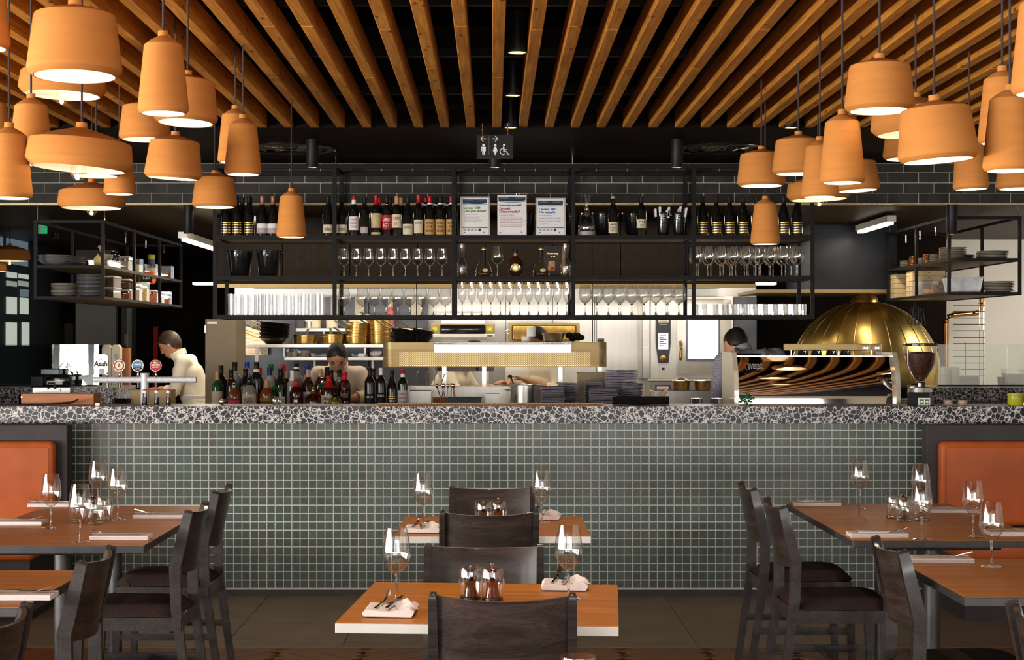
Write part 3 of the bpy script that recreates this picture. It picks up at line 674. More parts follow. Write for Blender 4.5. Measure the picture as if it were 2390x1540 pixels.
person('cook in cream jacket bending to the left behind the beer font', (X(462, 262), F/262, 0), -pi/2, {'hip': (0, .03, .95), 'chest': (0, -.09, 1.26), 'neck': (0, -.17, 1.41), 'head': (0, -.245, 1.5), 'sh': ((-.165, -.1, 1.35), (.165, -.1, 1.35)), 'el': ((-.2, -.17, 1.09), (.2, -.17, 1.09)), 'wr': ((-.12, -.36, 1.1), (.12, -.36, 1.1))}, chef_w, trouser, mat('brown_hair', (.035, .018, .01, 1), .5, var=.4, scale=80), .35, True, (.5, 0, -.15), apron=chef_w, hairlong=.25)
person('cook in pale jacket with bowed head working behind the spirit bottles', (X(786, 299), 12.62, 0), 0, {'hip': (0, .25, .93), 'chest': (0, .08, 1.19), 'neck': (0, -.01, 1.33), 'head': (0, -.09, 1.40), 'sh': ((-.165, .04, 1.27), (.165, .04, 1.27)), 'el': ((-.23, .0, 1.06), (.23, -.03, 1.09)), 'wr': ((-.10, -.22, 1.075), (.02, -.25, 1.075))}, pinkish, trouser, sleeve=.35, face=True, headrot=(.62, 0, .06), apron=pinkish)
person('cook in cream jacket standing behind the gantry, only hair and torso showing', (X(1275, 266), F/266, 0), -pi/2+.5, {**std, 'neck': (0, -.04, 1.42), 'head': (0, -.08, 1.535), 'wr': ((-.15, -.3, 1.16), (.15, -.3, 1.2))}, chef_w, trouser, sleeve=.3, headrot=(.3, 0, 0), apron=chef_w)
person('cook bent low behind the gantry reaching to the right', (X(1035, 274), F/274, 0), pi/2-.4, {'hip': (0, .12, .93), 'chest': (0, -.08, 1.2), 'neck': (0, -.19, 1.33), 'head': (0, -.27, 1.42), 'sh': ((-.165, -.1, 1.28), (.165, -.1, 1.28)), 'el': ((-.2, -.2, 1.12), (.2, -.2, 1.12)), 'wr': ((-.12, -.4, 1.14), (.12, -.4, 1.14))}, chef_w, trouser, sleeve=.1, headrot=(.5, 0, 0), apron=chef_w)
person('barista in grey checked shirt with brown straps leaning behind the coffee machine', (X(1748, 335), F/335-.06, 0), pi, {'hip': (0, .02, .95), 'chest': (-.02, -.10, 1.335), 'neck': (.03, -.17, 1.45), 'head': (.07, -.24, 1.505), 'sh': ((-.20, -.11, 1.42), (.175, -.10, 1.385)), 'el': ((-.27, -.12, 1.12), (.235, -.08, 1.08)), 'wr': ((-.12, .12, 1.02), (.2, .1, .99))}, shirt_c, trouser, sleeve=.9, headrot=(.45, -.25, .35), straps=True)
# ================================================================== PENDANTS
PROF = {
 'wide': [(.865, 0), (.90, .02), (.985, .11), (1.0, .17), (.995, .22), (.865, 1.26), (.84, 1.315), (.60, 1.405), (.30, 1.48), (.17, 1.51), (.145, 1.53), (.143, 1.66)],
 'tall': [(.87, 0), (.90, .02), (.985, .13), (1.0, .20), (.995, .26), (.755, 2.66), (.73, 2.72), (.5, 2.90), (.26, 3.03), (.205, 3.06), (.20, 3.27)],
 'disc': [(.865, 0), (.885, .02), (.985, .12), (1.0, .16), (.995, .19), (.955, .50), (.935, .53), (.6, .65), (.3, .735), (.13, .78), (.108, .79), (.106, .885)]}
DIA = {'wide': .255, 'tall': .17, 'disc': .39}
_pm = {}
def pend_mesh(kind):
    if kind in _pm: return _pm[kind]
    R = DIA[kind]/2; pr = [(r*R, z*R) for r, z in PROF[kind]]
    outer = MB().lathe(pr+[(0.004, pr[-1][1])], 40)
    outer.f = [f for f in outer.f if len(f) == 4]
    inn = [(max(r*R-.006, .012), z*R-(.004 if i > 2 else 0)) for i, (r, z) in enumerate(PROF[kind][:-3])]
    inn[0] = (pr[0][0]-.003, .0005)
    rim = MB().shell([pr[0], (pr[0][0]-.003, .0005)], 40)
    outer.add(rim.v, rim.f)
    inner = MB().shell(inn+[(.012, inn[-1][1]+.004)], 40)
    zt = inn[-1][1]
    bz = .045 if kind == 'disc' else (.06 if kind == 'wide' else .12)
    bc_ = -.012 if kind == 'disc' else bz
    bulb = MB().lathe([(0.001, bc_-.03), (.016, bc_-.026), (.027, bc_-.012), (.030, bc_+.003), (.026, bc_+.02), (.016, bc_+.036), (.013, bc_+.05)], 20)
    bulb.f = [f for f in bulb.f if len(f) == 4]
    fil = MB()
    for k in range(4):
        a = k*pi/2+.4; fil.tube([(.006*math.cos(a), .006*math.sin(a), bc_-.012), (.009*math.cos(a), .009*math.sin(a), bc_+.02)], .0009, 5)
    hold = MB().cyl((0, 0, bc_+.048), (0, 0, zt), .014, n=14)
    _pm[kind] = (outer.mesh('shade', terracotta, True, 28), inner.mesh('shade_lining', lampwhite, True, 40), bulb.mesh('bulb', bulbglass), fil.mesh('filament', filament), hold.mesh('lamp_holder', black_sat), pr[-1][1])
    return _pm[kind]
ZC_ = ZS+.11
def pendant(kind, cx, ybot, S, label, tilt=(0, 0), ztop=None, lamp=True):
    R = DIA[kind]/2; Y = F/S
    dz = (CY-ybot)/(S*(1-R*.88/Y)) if ybot < CY else (CY-ybot)/S
    loc = (X(cx, S), Y, CH+dz)
    t = thing('pendant_lamp', label, 'lamp', loc, 0, 'terracotta pendant lamps')
    me = pend_mesh(kind); rot = (math.radians(tilt[0]), math.radians(tilt[1]), 0)
    # swing about the top of the neck
    e = Euler(rot).to_matrix(); top = Vector((0, 0, me[5])); off = top-e @ top
    sh = inst(me[0], 'shade', t, off, rot); inst(me[1], 'shade_lining', sh)
    b = inst(me[2], 'bulb', t, off, rot); inst(me[3], 'filament', b)
    inst(me[4], 'lamp_holder', t, off, rot)
    lb = bpy.data.lights.new('pendant_bulb', 'POINT'); lb.energy = 1.25 if kind != 'disc' else 1.5; lb.color = (1, .82, .58); lb.shadow_soft_size = .03
    lo = bpy.data.objects.new('pendant_bulb', lb); COL.objects.link(lo); lo.parent = t; lo.location = (0, 0, (.03 if kind == 'disc' else .075))
    h = (ztop or ZC_)-loc[2]
    MB().cyl((0, 0, me[5]-.005), (0, 0, h), .0042, n=6).build('cord', cordmat, t)
    return t
PEND = [
 ('tall', -50, 125, 850, 'terracotta bottle pendant cut off at the top left picture corner'),
 ('wide', 175, 195, 855, 'largest terracotta drum pendant at the top left', (-1, 0)),
 ('disc', 148, 236, 513, 'shallow terracotta disc pendant behind the big top left drum', (0, 2)),
 ('tall', 72.5, 388, 590, 'tall terracotta pendant above the left disc pendant'),
 ('tall', 21, 467, 635, 'tall terracotta pendant at the left edge above the shelf'),
 ('tall', -12, 340, 412, 'terracotta pendant half hidden at the left picture edge'),
 ('disc', 191, 407, 632, 'large shallow terracotta disc pendant with bulb showing, at left', (0, 4)),
 ('disc', 214, 492, 400, 'lowest terracotta disc pendant above the left plate shelf'),
 ('tall', 279, 457, 435, 'terracotta pendant peeking out right of the two left discs'),
 ('wide', 224, 417, 450, 'terracotta pendant almost hidden behind the large left disc'),
 ('wide', 338, 333, 467, 'shaded terracotta drum pendant left behind the tall one'),
 ('tall', 381, 273, 694, 'tall terracotta bottle pendant high in the left cluster'),
 ('wide', 438, 297, 580, 'terracotta drum pendant with white lining behind the tall left one', (-2, 2)),
 ('wide', 409.5, 423, 521, 'tilted terracotta drum pendant in the middle of the left cluster', (1.5, 3.5)),
 ('tall', 549, 384, 482, 'rear one of two slim terracotta pendants left of the shelf'),
 ('tall', 567, 412, 506, 'front one of two slim terracotta pendants left of the shelf'),
 ('wide', 501, 488, 408, 'terracotta drum pendant hanging by the left end of shelving'),
 ('tall', 680, 556, 412, 'single slim terracotta pendant in front of the left wine bottles'),
 ('wide', 1777, 439, 442, 'leftmost terracotta drum pendant of the right cluster'),
 ('tall', 1786, 572, 405, 'lowest slim terracotta pendant before the right wine bottles'),
 ('wide', 1863.5, 412, 474, 'terracotta drum pendant between two slim ones at right', (1, 0)),
 ('tall', 1966, 432, 618, 'tall terracotta bottle pendant central in the right cluster'),
 ('wide', 2053, 270, 635, 'highest terracotta drum pendant of the right cluster'),
 ('disc', 1909, 472, 380, 'shallow terracotta disc pendant with bulb low in the right cluster', (0, -2)),
 ('tall', 1913.5, 464, 511, 'slim terracotta pendant hidden behind the right drum and bottle'),
 ('wide', 1998, 450, 400, 'terracotta drum pendant peeping out beneath the right tall one', (-1, -3)),
 ('wide', 2180, 385, 725, 'largest tilted terracotta drum pendant at the right', (0, -4)),
 ('disc', 2137, 324, 549, 'shallow terracotta disc pendant behind the large right drum', (0, -3)),
 ('wide', 2119, 378, 450, 'terracotta pendant mostly hidden behind the large right drum'),
 ('tall', 2262, 446, 488, 'slim terracotta pendant low down near the right edge', (0, -2), 3.54),
 ('tall', 2339, 341, 650, 'tall terracotta pendant in the rear at the right edge'),
 ('tall', 2357, 405, 725, 'tall terracotta pendant in front at the right edge'),
 ('tall', 2440, 230, 917, 'terracotta pendant cut off at the top right picture corner'),
 ('wide', 2379, 446, 418, 'terracotta drum pendant under the tall right edge pendant')]
for p in PEND: pendant(*p)
pendant('disc', 23, 611, 241, 'small distant terracotta disc pendant left of the plate shelf', ztop=ZK)
pendant('tall', -4, 634, 236, 'distant terracotta pendant below the small disc one', ztop=ZK)
# ================================================================== CEILING DOWNLIGHTS, SIGN, DIFFUSERS
def downlight(px, ybot, S, wpx, hpx, label, ztop, watts=6):
    r = wpx/S/2; z = Z(ybot, S); Y = F/S
    t = thing('ceiling_downlight', label, 'downlight', (X(px, S), Y, z), 0, 'black cylinder downlights')
    h = ztop-z
    mb = MB().lathe([(r*.93, .03), (r*.97, 0), (r, .002), (r, h), (0.001, h)], 28); mb.f = [f for f in mb.f if len(f) == 4]
    mb.build('tube_housing', black_sat, t)
    rf = MB().lathe([(r*.93, .002), (r*.7, .04), (.02, .06)], 24); rf.f = [f for f in rf.f if len(f) == 4]
    rf.build('gold_reflector', brass_s, t)
    MB().lathe([(r*.84, .004), (.001, .0042)], 20).build('led', warm_led, t)
    l = spot('downlight_lamp', (X(px, S), Y, z-.004), watts, (1, .78, .42), 75, .8, rad=.02)
warm_led = glow('warm_led', (1, .74, .30, 1), 1.5)
for a in [(1207, 124, 490, 47, 'foremost black cylinder downlight between the ceiling beams'), (1197, 224, 416, 39, 'second black cylinder downlight in the row between the beams')]:
    downlight(a[0], a[1], a[2], a[3], 0, a[4], ZS+.2)
downlight(1192, 299, F/(YBK-.09), 33, 0, 'third cylinder downlight between beams, right above the toilet sign', ZS+.2)
for k_, yy in enumerate((6.3, 5.0, 3.7, 2.4)): spot('unseen_table_fill', (.11, yy, ZS-.02), 62, (1, .86, .66), 100, .9, rad=.04)  # unseen spots without housings, added to light the middle tables
downlight(1846, 299, F/(YBK-.09), 33, 0, 'cylinder downlight among the right beams', ZS+.2)
downlight(542, 299, F/(YBK-.09), 33, 0, 'cylinder downlight among the left beams', ZS+.2)
for px, nm in ((729, 'black cylinder downlight on the bulkhead left of the sign'), (1155, 'black cylinder downlight just below the toilet sign'), (1580, 'black cylinder downlight on the bulkhead right of the sign')):
    downlight(px, 391, 344, 28, 70, nm, ZS, 8)
downlight(440, 545, 300, 22, 60, 'black cylinder downlight over the left kitchen pass', ZK, 4)
downlight(2222, 547, 302, 25, 60, 'black cylinder downlight in front of the right plate shelf', ZK, 6)
downlight(128, 557, 240, 17, 35, 'small black cylinder downlight inside the left shelf view', ZK, 2)
for px, lab in ((678, 'round black ceiling air diffuser on the bulkhead at left'), (1682, 'round black ceiling air diffuser on the bulkhead at right')):
    S = 3730/((796-345)*1.0)*0+ (796-346)/(ZS-CH); d = thing('air_diffuser', lab, 'vent', (X(px, S), F/S, ZS-.001), 0, 'round ceiling diffusers')
    for r0, r1, z in ((.33, .26, -.012), (.235, .17, -.02), (.145, .08, -.026)):
        mb = MB().lathe([(r0, 0), (r0, -.006), (r1+.01, z), (r1, z), (r1, 0)], 40); mb.f = [f for f in mb.f if len(f) == 4]; mb.build('diffuser_ring', black_gloss, d)
# toilet sign
S = 372; sg = thing('restroom_sign', 'black hanging sign with white restroom pictograms and arrows', 'sign', W(1155.5, 370, S))
w_, h_ = 85/S, 56/S
MB().box(-w_/2, w_/2, 0, .012, 0, h_).build('sign_panel', black_sat, sg, False)
MB().tube([(-.08, .006, h_), (-.08, .006, ZS-Z(370, S))], .003).build('hanger', chrome, sg); MB().tube([(.08, .006, h_), (.08, .006, ZS-Z(370, S))], .003).build('hanger', chrome, sg)
k = 1/S/3.08; ox, oz = 1711, 1140        # zoomed picture units
def q(x, z): return ((x-ox)*k, (oz-z)*k)
def picto(polys, circ=()):
    mb = MB()
    for p in polys: mb.prism([q(*a) for a in p], -.003, -.0005)
    for (x, z, r) in circ:
        cx, cz = q(x, z); mb.prism([(cx+r*k*math.cos(t*pi/8), cz+r*k*math.sin(t*pi/8)) for t in range(16)], -.003, -.0005)
    return mb
def arrow(x0, x1, z, d):
    tip = x0 if d < 0 else x1
    return [[(x0, z-2.5), (x1, z-2.5), (x1, z+2.5), (x0, z+2.5)], [(tip, z), (tip-d*18, z-18), (tip-d*14, z-21), (tip+d*5, z)], [(tip, z), (tip-d*18, z+18), (tip-d*14, z+21), (tip+d*5, z)]]
picto(arrow(1610, 1647, 998, -1)).build('left_arrow', white_i, sg, False); picto(arrow(1692, 1728, 998, 1)).build('right_arrow', white_i, sg, False)
picto([[(1666, 978), (1669, 978), (1669, 1112), (1666, 1112)]]).build('divider_line', ink_grey, sg, False)
picto([[(1612, 1056), (1644, 1056), (1644, 1088), (1639, 1088), (1638, 1062), (1637, 1062), (1637, 1113), (1629, 1113), (1629, 1086), (1627, 1086), (1627, 1113), (1619, 1113), (1619, 1062), (1617, 1062), (1616, 1088), (1612, 1088)]], [(1628, 1044, 9)]).build('man_pictogram', white_i, sg, False)
picto([[(1705, 1056), (1719, 1056), (1729, 1086), (1724, 1089), (1716, 1066), (1724, 1096), (1717, 1096), (1716, 1113), (1708, 1113), (1707, 1096), (1700, 1096), (1708, 1066), (1700, 1089), (1695, 1086)]], [(1712, 1044, 9)]).build('woman_pictogram', white_i, sg, False)
mb = picto([[(1768, 1054), (1776, 1054), (1779, 1074), (1798, 1074), (1798, 1080), (1779, 1081), (1779, 1088), (1796, 1088), (1808, 1110), (1813, 1108), (1814, 1112), (1804, 1114), (1792, 1094), (1770, 1094)]], [(1776, 1043, 8)])
arc = [(1769, 1066), (1756, 1072), (1748, 1082), (1747, 1094), (1753, 1105), (1764, 1111), (1776, 1110), (1786, 1103)]
for a, b in zip(arc[:-1], arc[1:]):
    (xa, za), (xb, zb) = q(*a), q(*b); mb.tube([(xa, -.0018, za), (xb, -.0018, zb)], .003, 6)
mb.build('wheelchair_pictogram', white_i, sg, False)
# ================================================================== TABLEWARE
def wg_prof(h, R, rim, bowl, t=.0012):
    """outer profile of a wine glass bowl from stem top to rim; h total height, bowl = z where the bowl starts"""
    b = h-bowl
    return [(.004, bowl), (.012, bowl+.003), (R*.55, bowl+b*.10), (R*.86, bowl+b*.22), (R, bowl+b*.38), (R*.985, bowl+b*.5), (R*.93, bowl+b*.66), (R*.84, bowl+b*.84), (rim, h)]
_wg = {}
def wine_glass_meshes(h, R, rim, bowl, foot, n=20):
    key = (h, R, rim, bowl, foot)
    if key in _wg: return _wg[key]
    o = wg_prof(h, R, rim, bowl); i = [(max(r-.0011, .001), z+.0006) for r, z in o]
    i[0] = (.001, bowl+.006)
    bw_ = MB().shell(o+[(rim-.0006, h+.0005)]+i[::-1][1:], n)
    st = MB().lathe([(.0085, .0035), (.0045, .012), (.0034, .03), (.0033, bowl*.6), (.004, bowl-.008), (.006, bowl+.001)], 12)
    ft = MB().lathe([(foot, 0), (foot, .0015), (foot*.7, .0028), (.009, .0055), (.004, .008)], n)
    _wg[key] = (bw_.mesh('bowl', glass), st.mesh('stem', glass_s), ft.mesh('foot', glass)); return _wg[key]
def wine_glass(loc, label, kind='table', group='wine glasses on the tables'):
    dims = {'table': (.226, .043, .031, .088, .037), 'shelf': (.205, .042, .034, .078, .035), 'big': (.20, .047, .036, .070, .036), 'flute': (.245, .032, .0285, .095, .034), 'red': (.225, .047, .036, .088, .038)}[kind]
    me = wine_glass_meshes(*dims)
    t = thing('wine_glass', label, 'glass', loc, random.uniform(0, 6), group)
    for m_, n_ in zip(me, ('bowl', 'stem', 'foot')): inst(m_, n_, t)
    return t
for px, y, lab in [(119, 1232, 'wine glass at the far left on the left long table'), (187, 1265, 'wine glass nearest the camera on the left long table'), (229, 1188, 'rearmost wine glass on the left long table'), (275, 1213, 'rightmost wine glass on the left long table'),
                   (2007, 1186, 'leftmost wine glass on the right long table, before green tiles'), (2149, 1198, 'rear wine glass behind another on the right long table'), (2151, 1258, 'wine glass beside the tumblers on the right long table'), (2271, 1253, 'wine glass before the leather on the right long table'), (2314, 1322, 'wine glass on the lower right table'),
                   (925, 1408, 'left wine glass on the near middle table'), (1327, 1398, 'right wine glass on the near middle table'), (987, 1228, 'left wine glass on the far middle table'), (1264, 1218, 'right wine glass on the far middle table')]:
    wine_glass(tp(px, y), lab)
wine_glass((X(1350, 1325), F/1325, .7502), 'glass rim at the bottom edge on the foremost table')
# tumblers and mills
_tmb = MB().shell([(.001, .006), (.024, .006), (.0275, .012), (.0325, .045), (.031, .075), (.028, .084), (.0268, .0845), (.0295, .075), (.031, .045), (.026, .009), (.022, .004), (.001, .003)], 24).mesh('tumbler_glass', glass)
_tbb = MB().lathe([(.022, 0), (.027, .002), (.028, .007), (.025, .0075)], 24).mesh('glass_base', glass_s)
def tumbler(loc, label, flip=False, sc=1, group='water tumblers on the tables'):
    t = thing('tumbler', label, 'glass', loc, random.uniform(0, 6), group)
    a = inst(_tmb, 'tumbler_glass', t); b = inst(_tbb, 'glass_base', t)
    if sc != 1: t.scale = (sc,)*3
    return t
mill_d = mat('dark_turned_wood', (.03, .010, .006, 1), .22, var=.3, coat=.5); mill_r = mat('cherry_turned_wood', (.11, .014, .008, 1), .2, var=.3, coat=.6)
def mill(loc, label, m, h=.095):
    t = thing('pepper_mill', label, 'mill', loc, 0, 'pepper and salt mills'); s = h/.095
    MB().lathe([(.0215*s, 0), (.0215*s, .006), (.017*s, .03*s), (.0165*s, .045*s), (.020*s, .056*s), (.0205*s, .058*s)], 20).build('mill_body', m, t)
    MB().lathe([(.018*s, .059*s), (.022*s, .064*s), (.0215*s, .074*s), (.012*s, .083*s), (.005, .085*s)], 20).build('mill_head', m, t)
    MB().lathe([(.003, .083*s), (.003, .088*s), (.0055, .091*s), (.006, .095*s), (.003, .099*s), (.0005, .1*s)], 14).build('mill_knob', chrome, t)
for a, m, l1, l2 in [((1098, 1398), mill_d, 'upturned tumbler around the dark mill on the near middle table', 'dark wooden pepper mill on the near middle table'), ((1128, 1224), mill_d, 'tumbler around the small dark mill on the far middle table', 'dark wooden mill on the far middle table')]:
    tumbler(tp(*a), l1, sc=1.15); mill((tp(*a)[0], tp(*a)[1], .752), l2, m)
for a, m, l1, l2 in [((1149, 1400), mill_r, 'tumbler around the reddish mill on the near middle table', 'reddish wooden salt mill with chrome knob on the near middle table'), ((1163, 1222), mill_r, 'tumbler around the reddish mill on the far middle table', 'reddish mill with chrome knob on the far middle table')]:
    tumbler(tp(*a), l1, sc=1.15); mill((tp(*a)[0], tp(*a)[1], .752), l2, m, .105)
for a, l in [((180, 1218), 'left tumbler in the trio on the left long table'), ((222, 1222), 'front tumbler in the trio on the left long table'), ((243, 1212), 'rear tumbler in the trio on the left long table'),
             ((2086, 1208), 'left tumbler in the trio on the right long table'), ((2110, 1215), 'front tumbler in the trio on the right long table'), ((2153, 1214), 'right tumbler behind the wine glass on the right long table')]: tumbler(tp(*a), l, sc=1.2)
mill(tp(2104, 1206), 'dark mill among the tumblers on the right long table', mill_d, .11); mill(tp(216, 1208), 'dark mill among the tumblers on the left long table', mill_d, .105)
# folded napkins with cutlery
def fork(mb, y0, z, L=.19):
    mb.bar([(-L*.5, y0, z), (L*.1, y0, z), (L*.25, y0, z+.004), (L*.36, y0, z+.010)], [.0016]*4, [.008, .005, .007, .016], (0, 1, 0))
    for k in (-1.5, -.5, .5, 1.5): mb.bar([(L*.36, y0+k*.0042, z+.010), (L*.52, y0+k*.0042, z+.018)], .0016, .0026, (0, 1, 0))
def knife(mb, y0, z, L=.21):
    mb.bar([(-L*.5, y0, z), (-L*.1, y0, z), (L*.0, y0, z), (L*.3, y0, z), (L*.5, y0, z)], [.005, .006, .002, .0016, .001], [.010, .012, .013, .016, .006], (0, 1, 0))
def setting(loc, rz, label, flip=1):
    n = thing('folded_napkin', 'folded white linen napkin '+label, 'napkin', loc, rz, 'folded napkins on the tables')
    for k in range(3): MB().rbox(-.115, .115, -.05, .05, .0005+k*.0055, .0055+k*.0055, .002, Matrix.Rotation(random.uniform(-.015, .015), 4, 'Z')).build('napkin_fold', linen, n)
    r = Matrix.Rotation(rz, 4, 'Z')
    for f, nm, lab in ((fork, 'fork', 'steel fork '), (knife, 'knife', 'steel knife ')):
        mb = MB(); f(mb, 0, 0); y0 = -.018 if nm == 'fork' else .014
        o = mb.build(nm, chrome, None, True, 40, Vector(loc)+r @ Vector((.015*flip, y0, .0205)), (0, 0, rz+(pi if flip < 0 else 0)+random.uniform(-.06, .06)))
        tag(o, lab+'on the napkin '+label, 'cutlery', 'forks and knives on napkins')
for a, rz, l, fl_ in [((127, 1181), 0, 'in the rear at the left banquette', -1), ((42, 1224), 0, 'at the left edge of the left long table', 1), ((376, 1208), 0, 'beside the far left chair', -1), ((284, 1258), 0, 'beside the nearer left chair', -1), ((40, 1396), 0, 'on the lower left table', 1),
                     ((1903, 1179), 0, 'beside the far right chair', 1), ((2047, 1252), 0, 'beside the nearer right chair', 1), ((2222, 1195), 0, 'below the right leather back', 1), ((2370, 1248), 0, 'at the right picture edge', -1), ((2190, 1311), 0, 'on the lower right table', 1)]:
    setting(tp(*a), rz, l, fl_)
def soft_setting(loc, rz, label):
    n = thing('rolled_napkin', 'loosely folded linen napkin '+label, 'napkin', loc, rz, 'loosely folded napkins')
    for (ya, yb, z0, hh) in ((-.062, .05, .0005, .016), ):
        vs = []; fs = []; nx = 16
        prof = [(-.062, .004), (-.066, .012), (-.058, .022), (-.03, .020), (.0, .016), (.03, .021), (.052, .026), (.062, .016), (.056, .003)]
        for i in range(nx+1):
            x = -.075+.15*i/nx
            for (py, pz) in prof: vs.append((py*1.15, x, pz*(1+.12*math.sin(i*1.1))))
        m_ = len(prof)
        for i in range(nx):
            for j in range(m_-1): a = i*m_+j; fs.append((a, a+m_, a+m_+1, a+1))
            fs.append((i*m_, i*m_+m_-1, (i+1)*m_+m_-1, (i+1)*m_))
        fs.append(tuple(range(m_))); fs.append(tuple(nx*m_+j for j in range(m_-1, -1, -1)))
        MB().add(vs, fs).build('napkin_roll', linen, n)
    MB().prism([(.012, .020), (.068, .020), (.050, .036), (.034, .030)], -.06, .05, Matrix.Rotation(.25, 4, 'Z')).build('napkin_corner', linen, n)
    r = Matrix.Rotation(rz, 4, 'Z')
    for f, nm, x0 in ((fork, 'fork', -.03), (knife, 'knife', .004)):
        mb = MB(); f(mb, 0, 0, .17)
        o = mb.build(nm, chrome, None, True, 40, Vector(loc)+r @ Vector((x0, .03, .029)), (0, -.06, rz+pi/2-.15))
        tag(o, 'steel '+nm+' leaning on the napkin '+label, 'cutlery', 'forks and knives on napkins')
soft_setting(tp(915, 1432), -.06, 'at the near middle table, left'); soft_setting(tp(1320, 1372), -.06, 'at the near middle table, right'); soft_setting(tp(988, 1240), 0, 'at the far middle table, left'); soft_setting(tp(1268, 1210), 0, 'at the far middle table, right')
# ================================================================== HANGING SHELVES
ORD = ['first', 'second', 'third', 'fourth', 'fifth', 'sixth', 'seventh', 'eighth', 'ninth', 'tenth', 'eleventh', 'twelfth', 'thirteenth', 'fourteenth', 'fifteenth', 'sixteenth', 'seventeenth', 'eighteenth', 'nineteenth', 'twentieth']+['%dth' % k for k in range(21, 80)]
under = mat('gold_lit_shelf_board', (.17, .10, .035, 1), .45, .2, var=.15)  # gold brown stands in for kitchen light on the dark boards' undersides
def bars(t, segs, th, name='frame_bar'):
    for (p, q_) in segs:
        p = Vector(p); q_ = Vector(q_); d_ = q_-p
        h = th/2*(.965 if abs(d_.z) > 1e-6 else (.93 if abs(d_.y) > 1e-6 else 1))
        lo = [min(a, b)-h for a, b in zip(p, q_)]; hi = [max(a, b)+h for a, b in zip(p, q_)]
        MB().box(lo[0], hi[0], lo[1], hi[1], lo[2], hi[2]).build(name, steel_blk, t, False)
YS0, YS1 = F/318, F/304.5
PX = [X(p, 318) for p in (502, 781, 1059, 1338, 1619, 1896)]
ZL = [Z(388, 318), Z(554, 318), Z(648, 318), Z(739.5, 318)]
sh = thing('hanging_shelf', 'long black steel hanging shelf of bottles and glasses above the bar', 'shelf', (0, 0, 0))
th = .029
segs = []
for z in ZL: segs += [((PX[0], YS0, z), (PX[-1], YS0, z)), ((PX[0], YS1, z), (PX[-1], YS1, z))]
for x in PX:
    for y in (YS0, YS1): segs.append(((x, y, ZL[3]), (x, y, ZL[0])))
    for z in ZL: segs.append(((x, YS0+.015, z), (x, YS1-.015, z)))
bars(sh, segs, th)
for z in ZL[1:]:
    for a, b in zip(PX[:-1], PX[1:]): MB().box(a+.016, b-.016, YS0+.016, YS1-.016, z-.004, z+.012).build('shelf_board', under, sh, False)
for x in PX[1:-1:2]+[PX[0], PX[-1]]: MB().cyl((x, YS0+.1, ZL[0]+.01), (x, YS0+.1, ZS), .006, n=8).build('hanger_rod', chrome, sh)
S1, S2, S3 = [z+.0125 for z in ZL[1:]]
YM = (YS0+YS1)/2
def sx(px, S=312): return X(px, S)
# ------------------------------------------------ bottles
BP = {'bordeaux': [(.0, .004), (.033, 0), (.0375, .004), (.0375, .185), (.035, .203), (.022, .225), (.0155, .24), (.0145, .262), (.0145, .295)],
      'burgundy': [(.0, .004), (.036, 0), (.040, .005), (.0405, .15), (.036, .178), (.025, .212), (.0165, .242), (.0145, .262), (.0145, .296)],
      'spirit': [(.0, .004), (.036, 0), (.040, .005), (.040, .16), (.036, .18), (.02, .205), (.0145, .225), (.014, .27)],
      'squat': [(.0, .004), (.043, 0), (.047, .006), (.047, .11), (.042, .13), (.022, .155), (.015, .175), (.0145, .205)],
      'tear': [(.0, .004), (.044, 0), (.050, .012), (.046, .05), (.034, .10), (.022, .14), (.015, .17), (.0145, .2)],
      'round': [(.0, .003), (.03, 0), (.05, .018), (.058, .05), (.052, .085), (.032, .112), (.018, .125), (.0145, .14), (.0145, .165)],
      'square': [(.0, .004), (.036, 0), (.039, .004), (.039, .15), (.034, .168), (.018, .18), (.0145, .195), (.0145, .225)]}
_bm = {}
